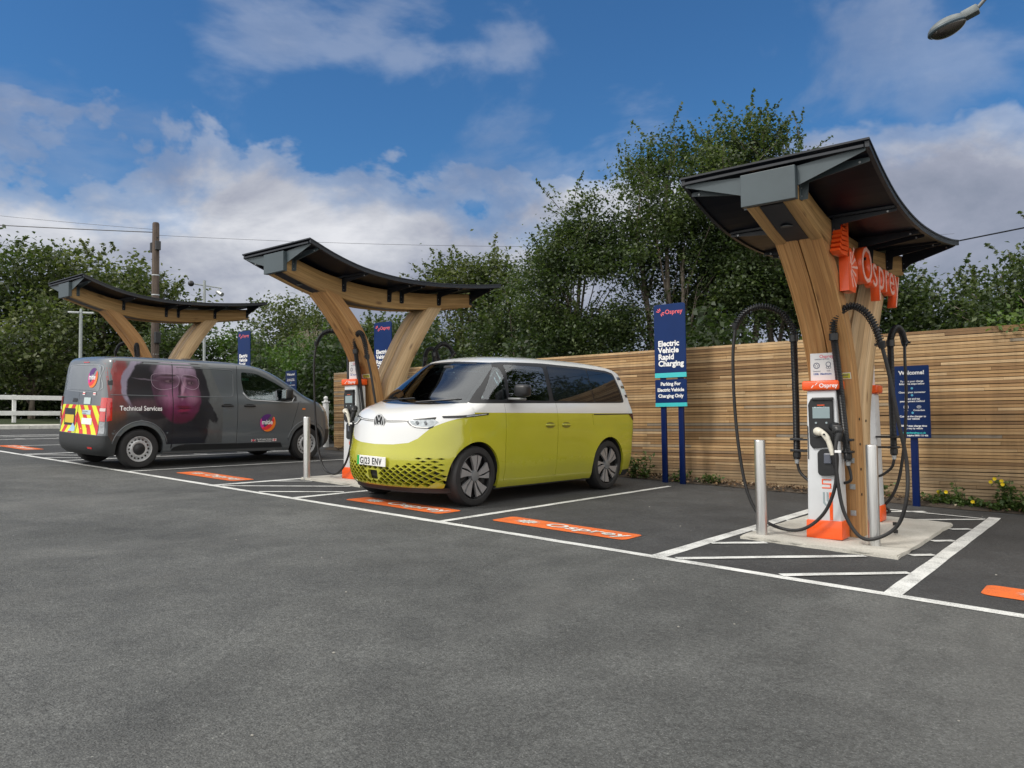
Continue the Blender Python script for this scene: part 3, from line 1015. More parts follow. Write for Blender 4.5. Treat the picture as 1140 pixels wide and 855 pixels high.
def build_charger(kind='front'):
    rearward = kind == 'fence_side'
    # local: x right, y away from the user, z up; foot centre at origin
    root = empty('ev_charger')
    # cabinet, slightly tapering
    bm = bmesh.new(); bbox(bm, -0.16, 0.16, -0.11, 0.11, 0.17, 1.50, 0.02, 3)
    for v in bm.verts:
        k = (v.co.z - 0.17) / 1.33
        v.co.x *= 1.0 - 0.14 * k; v.co.y *= 1.0 - 0.10 * k
    from_bm('cabinet', bm, WHITE_ENAMEL, root, True, 40)
    bm = bmesh.new(); bbox(bm, -0.172, 0.172, -0.128, 0.125, 0.0, 0.185, 0.012, 2)
    for v in bm.verts:
        if v.co.z > 0.1: v.co.x *= 0.985; v.co.y *= 0.97
    from_bm('foot', bm, ORANGE, root, True, 40)
    bm = bmesh.new(); bbox(bm, -0.175, 0.172, -0.135, 0.115, 1.50, 1.60, 0.022, 3)
    cap = from_bm('cap', bm, ORANGE, root, True, 40)
    flat_text('Osprey', 0.058, 0.0012, lambda x, y, z: (-0.005 + x, -0.1365, 1.528 + y), 'cap_lettering', SIGN_WHITE, cap)
    bm = bmesh.new()
    for sgn in (-1, 1):
        prism(bm, [(-0.05 + sgn * 0.004, 1.55), (-0.05 + sgn * 0.012 + .0, 1.553), (-0.05 + sgn * 0.03, 1.55 + sgn * 0.02), (-0.05 + sgn * 0.026, 1.55 + sgn * 0.028)], 'y', -0.1375, -0.1355)
    from_bm('cap_burst', bm, SIGN_WHITE, cap)
    # thin side groove
    bm = bmesh.new(); bbox(bm, -0.137, -0.130, -0.112, -0.109, 0.80, 1.14)
    for v in bm.verts: v.co.y += 0.0
    from_bm('vent_slot', bm, BLACK_PL, root)
    # black display hood: polygon with chamfered corners, recessed face
    poly = [(-0.112, 0.95), (-0.120, 1.36), (-0.088, 1.42), (0.105, 1.42), (0.118, 1.39), (0.118, 0.93), (-0.085, 0.91)]
    bm = bmesh.new(); prism(bm, poly, 'y', -0.128, -0.095)
    bmesh.ops.bevel(bm, geom=[e for e in bm.edges], offset=0.006, segments=2, affect='EDGES')
    pan = from_bm('display_panel', bm, BLACK_PL, root, True, 35)
    bm = bmesh.new(); bbox(bm, -0.075, 0.122, -0.150, -0.100, 1.395, 1.428, 0.008)
    from_bm('hood_lip', bm, BLACK_PL, pan)
    bm = bmesh.new(); bbox(bm, -0.076, 0.088, -0.132, -0.1285, 1.215, 1.33, 0.001)
    from_bm('screen', bm, SCREEN, pan)
    bm = bmesh.new(); bbox(bm, -0.03, 0.04, -0.131, -0.1285, 1.345, 1.353)
    from_bm('status_strip', bm, SIGN_RED, pan)
    bm = bmesh.new()
    for x in (-0.045, 0.055): cyl(bm, (x, -0.1285, 1.17), (x, -0.136, 1.17), 0.010, seg=14)
    from_bm_split('button', bm, GREY_MARK, pan)
    # lower socket block
    poly = [(-0.035, 0.66), (-0.035, 0.87), (0.0, 0.905), (0.125, 0.905), (0.14, 0.88), (0.14, 0.645), (-0.01, 0.635)]
    bm = bmesh.new(); prism(bm, poly, 'y', -0.155, -0.095)
    bmesh.ops.bevel(bm, geom=[e for e in bm.edges], offset=0.008, segments=2, affect='EDGES')
    sk = from_bm('socket_block', bm, BLACK_PL, root, True, 35)
    bm = bmesh.new(); bbox(bm, 0.03, 0.10, -0.175, -0.150, 0.76, 0.865, 0.01)
    from_bm('card_reader', bm, mat('reader_face', (0.10, 0.11, 0.14), 0.3), sk)
    # graphics on the cabinet front
    bm = bmesh.new()
    # S-like line emblem
    for a in ((-0.012, 0.075, 0.590, 0.600), (-0.012, -0.002, 0.555, 0.590), (-0.012, 0.075, 0.548, 0.558), (0.065, 0.075, 0.515, 0.548), (-0.012, 0.075, 0.508, 0.518)):
        bbox(bm, a[0], a[1], -0.1075 - 0.0035, -0.106, a[2], a[3])
    from_bm('line_emblem', bm, ORANGE, root)
    bm = bmesh.new(); prism(bm, [(0.055, 0.19), (0.055, 0.47), (0.085, 0.47), (0.085, 0.19)], 'y', -0.1125, -0.106)
    from_bm('orange_stripe', bm, ORANGE, root)
    bm = bmesh.new(); prism(bm, [(-0.005, 0.47), (-0.005, 0.36), (0.045, 0.30), (0.045, 0.325), (0.010, 0.37), (0.010, 0.47)], 'y', -0.1125, -0.106)
    prism(bm, [(0.030, 0.47), (0.030, 0.385), (0.045, 0.365), (0.045, 0.47)], 'y', -0.1125, -0.106)
    from_bm('grey_stripe', bm, GREY_MARK, root)
    # instruction card standing on the cap
    bm = bmesh.new(); bbox(bm, -0.118, 0.118, -0.018, -0.012, 1.60, 1.885, 0.001)
    cd = from_bm('instruction_card', bm, WHITE_PL, root)
    fy = -0.0195
    flat_text('Osprey', 0.045, 0.001, lambda x, y, z: (-0.028 + x, fy, 1.835 + y), 'card_lettering', mat('card_pink', (0.72, 0.16, 0.22), 0.5), cd)
    flat_text('CHARGING NETWORK', 0.0135, 0.0005, lambda x, y, z: (-0.075 + x, fy, 1.817 + y), 'card_lettering', GREY_TEXT, cd)
    flat_text('Connector', 0.017, 0.0005, lambda x, y, z: (-0.095 + x, fy, 1.695 + y), 'card_lettering', GREY_TEXT, cd)
    flat_text('CCS', 0.017, 0.0005, lambda x, y, z: (0.040 + x, fy, 1.695 + y), 'card_lettering', GREY_TEXT, cd)
    flat_text('150k  Maximum', 0.027, 0.0012, lambda x, y, z: (-0.092 + x, fy, 1.662 + y), 'card_lettering', mat('card_blue', (0.10, 0.16, 0.38), 0.5), cd)
    bm = bmesh.new()
    def ring(cx, cz, r, w, k=20):
        for i in range(k):
            a, b = 2 * PI * i / k, 2 * PI * (i + 1) / k
            q = [(cx + rr_ * math.cos(t), fy, cz + rr_ * math.sin(t)) for rr_, t in ((r, a), (r, b), (r - w, b), (r - w, a))]
            bm.faces.new([bm.verts.new(p) for p in q])
    ring(-0.058, 1.757, 0.032, 0.008)
    for i in range(5):
        a = 2 * PI * i / 5 + 0.3; ring(-0.058 + 0.014 * math.cos(a), 1.757 + 0.014 * math.sin(a), 0.005, 0.005, 8)
    ring(0.056, 1.768, 0.026, 0.007); ring(0.046, 1.735, 0.014, 0.005, 10); ring(0.068, 1.735, 0.014, 0.005, 10)
    from_bm('card_symbols', bm, GREY_TEXT, cd)
    # cable masts: corrugated post, sprung arch, hanging cable
    masts = []
    for side, sx in (('l', -0.335), ('r', 0.200)):
        y = 0.155 if side == 'l' else 0.03
        z1 = 2.10 if side == 'l' else 2.06
        tx, ty = (sx, y) if side == 'l' else (0.140, -0.105)
        bm = bmesh.new()
        ribbed(bm, [(sx, y, 0.78), ((sx + tx) / 2 + 0.005, (y + ty) / 2, 1.4), (tx, ty, z1)], 0.034, 0.016, 0.0025, 10)
        ms = from_bm('cable_mast', bm, HOSE, root, True, 60)
        bm = bmesh.new()
        for z in (0.86, 0.98):
            bbox(bm, sx - 0.055, sx + 0.055, y - 0.045, y + 0.045, z, z + 0.026, 0.004)
            if side == 'l': bbox(bm, sx + 0.05, -0.14, y - 0.06, y - 0.03, z, z + 0.022)
            else: bbox(bm, sx - 0.06, sx, y - 0.02, y + 0.02, z, z + 0.022)
        cyl(bm, (tx, ty, z1 - 0.06), (tx, ty, z1 + 0.01), 0.044, seg=14)
        cyl(bm, (sx, y, 0.80), (sx, y, 0.855), 0.040, seg=14)
        from_bm_split('mast_clamp', bm, BLACK_PL, ms, True, 40)
        bm = bmesh.new(); cyl(bm, (sx, y, 0.735), (sx, y, 0.80), 0.022, 0.026, seg=12)
        from_bm('gland', bm, GALV, ms)
        if side == 'l':
            arch = spline([(sx, y, z1), (sx - 0.01, y - 0.02, 2.20), (sx - 0.10, y - 0.07, 2.36), (sx - 0.27, y - 0.14, 2.435), (sx - 0.43, y - 0.20, 2.38), (sx - 0.53, y - 0.23, 2.235)], 8)
            if rearward: arch = spline([(sx, y, z1), (sx - 0.005, y - 0.02, 2.15), (sx - 0.02, y - 0.09, 2.235), (sx - 0.04, y - 0.20, 2.27), (sx - 0.055, y - 0.32, 2.22), (sx - 0.065, y - 0.40, 2.10)], 8)
            e = arch[-1]
            cab = [tuple(e), (e.x - 0.025, -0.10, 1.92), (e.x - 0.025, -0.10, 1.45), (e.x + 0.01, -0.10, 0.93), (e.x + 0.09, -0.11, 0.46), (e.x + 0.23, -0.13, 0.19), (e.x + 0.43, -0.16, 0.085), (-0.19, -0.20, 0.09), (0.015, -0.21, 0.25), (0.13, -0.21, 0.50), (0.165, -0.205, 0.80), (0.150, -0.20, 0.93)]
            rad = 0.0165
        else:
            arch = spline([(tx, ty, z1), (tx + 0.01, ty - 0.02, 2.17), (tx + 0.08, ty - 0.05, 2.27), (tx + 0.20, ty - 0.09, 2.32), (tx + 0.33, ty - 0.13, 2.24), (tx + 0.42, ty - 0.16, 2.08), (tx + 0.47, ty - 0.17, 1.91)], 8)
            if rearward: arch = spline([(tx, ty, z1), (tx + 0.01, ty - 0.02, 2.12), (tx + 0.02, ty - 0.09, 2.21), (tx + 0.03, ty - 0.20, 2.24), (tx + 0.04, ty - 0.32, 2.18), (tx + 0.05, ty - 0.38, 2.05)], 8)
            e = arch[-1]
            cab = [tuple(e), (e.x + 0.05, e.y + .03, 1.62), (e.x + 0.10, e.y + .07, 1.2), (e.x + 0.15, e.y + .12, 0.80), (e.x + 0.15, -0.20, 0.46), (e.x + 0.06, -0.19, 0.19), (e.x - 0.13, -0.19, 0.055), (0.34, -0.21, 0.075), (0.22, -0.22, 0.29), (0.17, -0.22, 0.58), (0.155, -0.215, 0.88), (0.165, -0.19, 1.02)]
            rad = 0.0175
        bm = bmesh.new(); tube(bm, arch, 0.020, 10); coil(bm, arch, 0.032, 0.0066, 32)
        from_bm('spring_arch', bm, HOSE, ms, True)
        bm = bmesh.new()
        d = (Vector(cab[1]) - Vector(cab[0])).normalized()
        cyl(bm, e - d * 0.03, e + d * 0.035, 0.042, 0.030, seg=12)
        cyl(bm, e - d * 0.005 + Vector((-.06, 0, 0)), e - d * 0.005 + Vector((-.035, 0, 0)), 0.012, seg=8)
        from_bm('arch_end', bm, BLACK_PL, ms, True, 40)
        bm = bmesh.new(); tube(bm, spline(cab, 10), rad, 10)
        from_bm('cable', bm, RUBBER, ms, True)
        bm = bmesh.new()
        if side == 'l':
            tube(bm, spline([(sx, y, 0.74), (sx + 0.03, y, 0.64), (sx + 0.12, y - 0.03, 0.56), (-0.13, 0.06, 0.52)], 6), 0.015, 8)
        else:
            tube(bm, spline([(sx, y, 0.74), (sx + 0.02, y, 0.66), (sx + 0.02, y - 0.03, 0.58), (0.08, 0.10, 0.54)], 6), 0.015, 8)
        from_bm('feed_cable', bm, RUBBER, ms, True)
    # cream pistol connector parked in its holster, with a dark second one beside it
    bm = bmesh.new()
    tube(bm, spline([(-0.025, -0.125, 1.075), (-0.02, -0.17, 1.085), (0.0, -0.195, 1.08), (0.045, -0.20, 1.06), (0.085, -0.205, 1.00), (0.115, -0.20, 0.90), (0.13, -0.20, 0.83)], 6), [0.038] * 4 + [0.042] * 6 + [0.038] * 6 + [0.030] * 8 + [0.025] * 8 + [0.023] * 5, 14)
    con = from_bm('connector', bm, mat('cream_plastic', (0.66, 0.63, 0.54), 0.42, 0, 0, 0.06, 6), root, True, 60)
    bm = bmesh.new()
    cyl(bm, (-0.035, -0.10, 1.075), (-0.035, -0.145, 1.08), 0.062, 0.055, seg=18)
    cyl(bm, (0.128, -0.20, 0.85), (0.150, -0.20, 0.72), 0.031, 0.022, seg=14)
    cyl(bm, (0.062, -0.236, 1.055), (0.062, -0.250, 1.055), 0.010, seg=10)
    from_bm('connector_collar', bm, BLACK_PL, con, True, 50)
    bm = bmesh.new()
    tube(bm, spline([(0.11, -0.10, 1.13), (0.15, -0.15, 1.12), (0.18, -0.17, 1.07), (0.165, -0.18, 0.99)], 6), [0.05] * 6 + [0.048] * 6 + [0.035] * 7, 12)
    bbox(bm, 0.12, 0.205, -0.20, -0.12, 1.06, 1.15, 0.012)
    from_bm('second_connector', bm, BLACK_PL, root, True, 50)
    bm = bmesh.new(); bbox(bm, 0.155, 0.215, -0.245, -0.238, 0.875, 0.90, 0.002)
    from_bm('cable_tie_tag', bm, SIGN_WHITE, root)
    return root


def build_chargers():
    g = 'white and orange vehicle chargers'
    c = build_charger()
    sc = (1, 1, 0.967)
    def put(o, x, y, lb, back=False):
        o.location = (x, y, gz(x, y) + FOOT_LIFT)
        o.scale = sc
        if back: o.rotation_euler = (0, 0, PI)
        tag(o, lb, 'charger', g)
    put(c, -2.385, 7.98, 'near right white and orange charger facing the road under the lettered canopy')
    put(copy_tree(c), -9.49, 7.98, 'white and orange charger standing just left of the yellow van')
    put(copy_tree(c), -16.54, 7.98, 'charger behind the grey van, only its black cable arches showing above the roof')
    d = build_charger('fence_side')
    put(d, -2.42, 9.60, 'charger facing the fence, mostly hidden behind the near canopy legs', True)
    put(copy_tree(d), -9.52, 9.60, 'charger facing the fence behind the middle canopy, hidden by the yellow van', True)


def build_bollards():
    g = 'stainless steel bollards'
    def one(x, y, lb, src=None):
        if src is None:
            bm = bmesh.new()
            r = 0.053
            tube(bm, [(0, 0, -0.03), (0, 0, 0.93), (0, 0, 0.94), (0, 0, 0.945)], [r, r, r * 0.97, r * 0.88], 28)
            o = from_bm('steel_bollard', bm, STAINLESS, None, True, 40)
        else:
            o = src.copy(); COL.objects.link(o)
        o.location = (x, y, gz(x, y) + 0.03)
        tag(o, lb, 'bollard', g)
        return o
    a = one(-1.93, 7.86, 'steel bollard right of the near charger, in front of the timber leg')
    one(-2.93, 7.66, 'steel bollard standing alone left of the near right charger', a)
    one(-10.07, 7.50, 'steel bollard in front of the grey van front wheel', a)
    one(-9.0, 7.86, 'steel bollard hidden behind the nose of the yellow van', a)


# ================================================================== SIGNS
def build_totem(x, y, lb, src=None):
    if src is not None:
        r = copy_tree(src); r.location = (x, y, gz(x, y)); r['label'] = lb; return r
    root = empty('charging_sign', (x, y, gz(x, y)))
    tag(root, lb, 'sign', 'tall blue charging signs')
    for sx in (-0.16, 0.16):
        bm = bmesh.new(); bbox(bm, sx - 0.045, sx + 0.045, 0.0, 0.05, -0.05, 2.9, 0.006)
        from_bm('post', bm, NAVY_POST, root, True, 40)
    bm = bmesh.new()
    pts = rr(-0.285, 0.285, 1.76, 2.99, 0.045, 5)
    prism(bm, pts, 'y', -0.025, -0.004)
    p = from_bm('main_panel', bm, NAVY, root)
    bm = bmesh.new(); bbox(bm, -0.2855, 0.2855, -0.027, -0.002, 1.757, 1.835)
    from_bm('aqua_band', bm, AQUA, p)
    F = -0.0285
    for i, s in enumerate(('Electric', 'Vehicle', 'Rapid', 'Charging')):
        flat_text(s, 0.128, 0.0045, lambda x, y, z, i=i: (-0.215 + x, F, 2.285 - 0.112 * i + y), 'panel_lettering', SIGN_WHITE, p)
    flat_text('Osprey', 0.105, 0.0012, lambda x, y, z: (-0.075 + x, F, 2.82 + y), 'logo_lettering', mat('logo_coral', (0.80, 0.13, 0.15), 0.4), p)
    bm = bmesh.new()
    for k, (dx, dz, l, a) in enumerate(((-0.02, 0.02, 0.05, 135), (-0.005, 0.025, 0.045, 110), (-0.03, 0.005, 0.05, 160), (0.02, -0.012, 0.05, -45), (0.005, -0.022, 0.045, -70), (0.028, 0.0, 0.045, -15))):
        c = Vector((-0.155 + dx, 2.855 + dz)); d = Vector((math.cos(math.radians(a)), math.sin(math.radians(a)))); n = Vector((-d.y, d.x))
        q = [c - n * 0.006, c + d * l - n * 0.008, c + d * l + n * 0.008, c + n * 0.006]
        bm.faces.new([bm.verts.new((v.x, F, v.y)) for v in q])
    from_bm_split('logo_ray', bm, _mats['logo_coral'], p)
    bm = bmesh.new(); prism(bm, rr(-0.285, 0.285, 1.275, 1.725, 0.02, 3), 'y', -0.025, -0.004)
    q = from_bm('lower_panel', bm, NAVY, root)
    bm = bmesh.new(); bbox(bm, -0.2855, 0.2855, -0.027, -0.002, 1.272, 1.335)
    from_bm('aqua_band', bm, AQUA, q)
    for i, s in enumerate(('Parking For', 'Electric Vehicle', 'Charging Only')):
        flat_text(s, 0.078, 0.003, lambda x, y, z, i=i: (x, F, 1.625 - 0.100 * i + y), 'panel_lettering', SIGN_WHITE, q, align='CENTER')
    return root


def build_welcome(x, y, lb, src=None):
    if src is not None:
        r = copy_tree(src); r.location = (x, y, gz(x, y)); r['label'] = lb; return r
    root = empty('welcome_sign', (x, y, gz(x, y)))
    tag(root, lb, 'sign', 'small blue welcome signs')
    bm = bmesh.new(); bbox(bm, -0.045, 0.045, 0.0, 0.05, -0.05, 1.90, 0.006)
    from_bm('post', bm, NAVY_POST, root, True, 40)
    bm = bmesh.new(); prism(bm, rr(-0.215, 0.215, 0.93, 1.92, 0.012, 3), 'y', -0.022, -0.003)
    p = from_bm('panel', bm, NAVY, root)
    F = -0.0235
    rows = [('Welcome!', 1.80, 0.075, 0.0025), ('To start your charge', 1.695, 0.034, .0012), ('follow the steps below', 1.660, 0.034, .0012), ('Choose your connector', 1.545, 0.034, .0012),
            ('Select and tap', 1.455, 0.034, .0012), ('your payment method', 1.422, 0.034, .0012), ('App', 1.30, 0.03, .001), ('Contactless', 1.30, 0.03, .001),
            ('Connect the charger to', 1.215, 0.034, .0012), ('your vehicle', 1.182, 0.034, .0012), ('150kW max charge time', 1.085, 0.034, .0014), ('may vary by vehicle', 1.052, 0.030, .001)]
    for s, z, sz, bd in rows:
        cx = -0.08 if s == 'App' else (0.08 if s == 'Contactless' else 0.0)
        flat_text(s, sz, bd, lambda x, y, z_, cx=cx, z=z: (cx + x, F, z + y), 'lettering', SIGN_WHITE, p, align='CENTER')
    flat_text('ospreycharging.co.uk', 0.036, 0.0012, lambda x, y, z_: (x, F, 0.990 + y), 'lettering', AQUA, p, align='CENTER')
    flat_text('24/7 helpline 0800 123 456', 0.029, 0.001, lambda x, y, z_: (x + .02, F, 0.955 + y), 'lettering', SIGN_WHITE, p, align='CENTER')
    bm = bmesh.new()
    for z in (1.61, 1.515, 1.275):
        c = [(0.016 * math.cos(2 * PI * i / 12), F, z + 0.016 * math.sin(2 * PI * i / 12)) for i in range(12)]
        bm.faces.new([bm.verts.new(v) for v in c])
    from_bm('step_dot', bm, mat('dot_blue', (0.10, 0.42, 0.62), 0.4), p)
    bm = bmesh.new()
    def arc(cx, cz, r, a0, a1, w=0.005, k=10):
        for i in range(k):
            a, b = math.radians(a0 + (a1 - a0) * i / k), math.radians(a0 + (a1 - a0) * (i + 1) / k)
            q = [(cx + R_ * math.cos(t), F, cz + R_ * math.sin(t)) for R_, t in ((r, a), (r, b), (r - w, b), (r - w, a))]
            bm.faces.new([bm.verts.new(v) for v in q])
    for r in (0.012, 0.022, 0.032): arc(-0.08, 1.355, r, 140, 220); arc(-0.08, 1.355, r, -40, 40)
    for r in (0.015, 0.030): arc(0.08, 1.345, r, 20, 160); arc(0.08, 1.365, r, 200, 340)
    from_bm_split('symbol', bm, SIGN_WHITE, p)
    return root


def build_signs():
    a = build_totem(-5.98, 11.78, 'tall blue charging sign on two posts by the fence right of the yellow van')
    build_totem(-13.03, 11.78, 'tall blue charging sign seen between the legs of the middle canopy', a)
    build_totem(-18.50, 11.78, 'tall blue charging sign rising behind the grey van roof', a)
    w = build_welcome(-2.34, 11.76, 'small blue welcome sign on one post by the right-hand fence')
    build_welcome(-16.4, 11.76, 'small blue welcome sign beyond the bonnet of the grey van', w)


# ================================================================== FENCE
def build_fence():
    root = empty('slatted_fence', (-5.0, 12.3, gz(-5, 12.3)))
    tag(root, 'long horizontal slat timber fence behind the charging bays', 'fence')
    R0 = root.location.copy()
    V = []; F = []; T = []
    top = 2.465
    pitch = 0.0462
    x_lo, x_hi = -15.4, 6.5
    rows = int(top / pitch) + 1
    for r in range(rows):
        z1 = top - r * pitch; z0 = z1 - 0.0385
        x = x_lo; first = True
        while x < x_hi:
            ln = rnd.uniform(2.2, 4.6)
            if first: ln = rnd.uniform(0.6, 4.2); first = False
            xe = min(x + ln, x_hi)
            if z1 > gz((x + xe) / 2, 12.3) - 0.05:
                y0 = 12.278 + rnd.uniform(-0.003, 0.003); y1 = y0 + 0.019
                za, zb = rnd.uniform(-0.003, 0.003), rnd.uniform(-0.003, 0.003)
                tint = (rnd.random(), rnd.random(), rnd.random())
                b = len(V)
                nseg = 3
                bow = rnd.uniform(-0.003, 0.003)
                for i in range(nseg + 1):
                    t = i / nseg; xx = x + 0.0015 + (xe - x - 0.003) * t
                    dz = za + (zb - za) * t + bow * math.sin(PI * t)
                    s = 0.0066 * (xx + 5)
                    for (yy, zz) in ((y0, z0), (y0, z1), (y1, z1), (y1, z0)):
                        V.append((xx - R0.x, yy - R0.y, zz + dz - R0.z)); T.append(tint)
                for i in range(nseg):
                    for k in range(4):
                        a = b + i * 4 + k; c = b + i * 4 + (k + 1) % 4
                        F.append((a, a + 4, c + 4, c))
                F.append((b, b + 1, b + 2, b + 3)); e = b + nseg * 4; F.append((e + 3, e + 2, e + 1, e))
            x = xe
    o = mk('slats', V, F, SLAT, root)
    at = o.data.color_attributes.new('tint', 'FLOAT_COLOR', 'POINT')
    for i, t in enumerate(T): at.data[i].color = (*t, 1)
    bm = bmesh.new(); bm.from_mesh(o.data); bmesh.ops.recalc_face_normals(bm, faces=bm.faces); bm.to_mesh(o.data); bm.free()
    PM = mat('fence_post_wood', (0.10, 0.062, 0.034), 0.8, 0, 0, 0.3, 6)
    x = -15.3
    while x < 6.4:
        bm = bmesh.new(); bbox(bm, x - 0.05 - R0.x, x + 0.05 - R0.x, 0.0, 0.10, gz(x, 12.3) - 0.1 - R0.z, top - 0.02 - R0.z)
        from_bm('post', bm, PM, root)
        x += 1.8
    bm = bmesh.new(); bbox(bm, x_lo - R0.x, x_hi - R0.x, 0.102, 0.112, -0.3 - R0.z, top - 0.03 - R0.z)
    from_bm('gap_shade_sheet', bm, mat('gap_shade', (0.022, 0.017, 0.012), 0.9, 0, 0, 0.3, 4), root)  # dark sheet added behind the slats so their gaps look shaded


build_ground()
build_markings()
build_plinths()
build_fence()
build_canopies()
build_sign_letters()
build_chargers()
build_bollards()
build_signs()

# ================================================================== VEHICLES
def pchip(tab, col, z):
    # monotone-ish smooth interpolation of a profile table
    if z <= tab[0][0]: return tab[0][col]
    if z >= tab[-1][0]: return tab[-1][col]
    for i in range(len(tab) - 1):
        if tab[i][0] <= z <= tab[i + 1][0]: break
    x0, x1 = tab[i][0], tab[i + 1][0]; y0, y1 = tab[i][col], tab[i + 1][col]
    h = x1 - x0; s = (y1 - y0) / h
    def slope(k):
        if k <= 0 or k >= len(tab) - 1: return s
        a = (tab[k][col] - tab[k - 1][col]) / (tab[k][0] - tab[k - 1][0]); b = (tab[k + 1][col] - tab[k][col]) / (tab[k + 1][0] - tab[k][0])
        return 0 if a * b <= 0 else 2 * a * b / (a + b)
    m0, m1 = slope(i), slope(i + 1)
    t = (z - x0) / h
    return (2 * t ** 3 - 3 * t * t + 1) * y0 + (t ** 3 - 2 * t * t + t) * h * m0 + (-2 * t ** 3 + 3 * t * t) * y1 + (t ** 3 - t * t) * h * m1


class Hull:
    # body skin from horizontal slices; u runs from the front bumper to the tail, v sideways, z up.
    # table rows: z, front u, rear u, half width, front corner length, front exponent, rear corner length, rear exponent
    def __init__(s, tab, wheels, flare=0.012, taper=0.03, L=4.7):
        s.tab = tab; s.wheels = wheels; s.flare = flare; s.taper = taper; s.L = L
        s.cache = {}

    def row(s, z):
        k = round(z, 4)
        if k not in s.cache: s.cache[k] = [pchip(s.tab, c, z) for c in range(1, 8)]
        return s.cache[k]

    def side(s, u, z, off=0.0):
        f, r, w, Lf, nf, Lr, nr = s.row(z)
        w += off; f -= off; r += off
        k = 1 - s.taper * ((u - s.L * 0.5) / (s.L * 0.5)) ** 2
        b = 0
        for wu, wz, wr in s.wheels:
            d = math.hypot(u - wu, z - wz)
            b = max(b, math.exp(-((d - wr) / 0.09) ** 2) if d > wr else 1.0)
        v = w * k + s.flare * b * (1 if z < 1.1 else 0)
        if u < f + Lf:
            t = max(0.0, min(1.0, (f + Lf - u) / Lf)); v *= (1 - t ** nf) ** (1 / nf)
        if u > r - Lr:
            t = max(0.0, min(1.0, (u - (r - Lr)) / Lr)); v *= (1 - t ** nr) ** (1 / nr)
        return v

    def front(s, v, z, off=0.0):
        f, r, w, Lf, nf, Lr, nr = s.row(z)
        w += off; f -= off
        k = 1 - s.taper
        q = min(0.9999, abs(v) / (w * k))
        return f + Lf * (1 - (1 - q ** nf) ** (1 / nf))

    def rear(s, v, z, off=0.0):
        f, r, w, Lf, nf, Lr, nr = s.row(z)
        w += off; r += off
        q = min(0.9999, abs(v) / (w * (1 - s.taper)))
        return r - Lr * (1 - (1 - q ** nr) ** (1 / nr))

    def mesh(s, off=0.0, zlo=None, zhi=None, nz=46, top_off=None):
        z0 = s.tab[0][0] if zlo is None else zlo; z1 = s.tab[-1][0] if zhi is None else zhi
        zs = []
        # denser near the top where the roof closes
        for i in range(nz + 1):
            t = i / nz
            zs.append(z0 + (z1 - z0) * (1 - (1 - t) ** 1.45))
        V = []; F = []
        for z in zs:
            f, r, w, Lf, nf, Lr, nr = s.row(z)
            us = []
            f_, r_ = f - off, r + off
            for i in range(1, 17):
                th = PI / 2 * i / 16; us.append(f_ + Lf * (1 - math.cos(th) ** (2 / nf)))
            a, b = f_ + Lf, r_ - Lr
            for i in range(1, 27): us.append(a + (b - a) * i / 27)
            for i in range(0, 10):
                th = PI / 2 * i / 10; us.append(b + Lr * math.sin(th) ** (2 / nr))
            ring = [(f_, 0.0)]
            ring += [(u, max(0.0, s.side(u, z, off))) for u in us]
            ring += [(r_, 0.0)]
            ring += [(u, -v) for u, v in ring[-2:0:-1]]
            zz = z0 - off + (z - z0) * (z1 - z0 + 2 * off) / (z1 - z0)
            V += [(u, v, zz) for u, v in ring]
            n = len(ring)
        for j in range(len(zs) - 1):
            for i in range(n):
                F.append((j * n + i, j * n + (i + 1) % n, (j + 1) * n + (i + 1) % n, (j + 1) * n + i))
        F.append(tuple(range(n))[::-1]); F.append(tuple((len(zs) - 1) * n + i for i in range(n)))
        me = bpy.data.meshes.new('hull'); me.from_pydata(V, [], F)
        bm = bmesh.new(); bm.from_mesh(me); bmesh.ops.remove_doubles(bm, verts=bm.verts, dist=1e-5)
        bmesh.ops.recalc_face_normals(bm, faces=bm.faces); bm.to_mesh(me); bm.free()
        return me


def grid_cut(me, step, axes=(0, 1)):
    bm = bmesh.new(); bm.from_mesh(me)
    bmesh.ops.triangulate(bm, faces=bm.faces[:])
    for ax in axes:
        lo = min(v.co[ax] for v in bm.verts); hi = max(v.co[ax] for v in bm.verts)
        k = math.ceil(lo / step + 1e-6)
        while k * step < hi:
            no = [0, 0, 0]; no[ax] = 1; co = [0, 0, 0]; co[ax] = k * step
            bmesh.ops.bisect_plane(bm, geom=bm.verts[:] + bm.edges[:] + bm.faces[:], plane_co=co, plane_no=no); k += 1
    bm.to_mesh(me); bm.free()
    return me


def poly_me(polys):
    bm = bmesh.new()
    for P in polys:
        try: bm.faces.new([bm.verts.new((p[0], p[1], 0)) for p in P])
        except ValueError: pass
    me = bpy.data.meshes.new('poly'); bm.to_mesh(me); bm.free(); return me


def smooth_poly(P, n=5):
    S = [Vector((a, b, 0)) for a, b in P]; S = [S[-1]] + S + [S[0], S[1]]
    out = []
    for i in range(1, len(S) - 2):
        for k in range(n):
            t = k / n; a, b, c, d = S[i - 1], S[i], S[i + 1], S[i + 2]
            q = 0.5 * ((2 * b) + (c - a) * t + (2 * a - 5 * b + 4 * c - d) * t * t + (3 * b - a - 3 * c + d) * t ** 3)
            out.append((q.x, q.y))
    return out


def round_poly(P, r, n=4):
    # round the corners of a polygon
    out = []
    N_ = len(P)
    for i in range(N_):
        a, b, c = Vector(P[i - 1]), Vector(P[i]), Vector(P[(i + 1) % N_])
        d1 = (a - b); d2 = (c - b); rr_ = min(r, d1.length * 0.45, d2.length * 0.45)
        p = b + d1.normalized() * rr_; q = b + d2.normalized() * rr_
        for k in range(n + 1):
            t = k / n; out.append(tuple(p * (1 - t) ** 2 + b * 2 * t * (1 - t) + q * t * t))
    return out


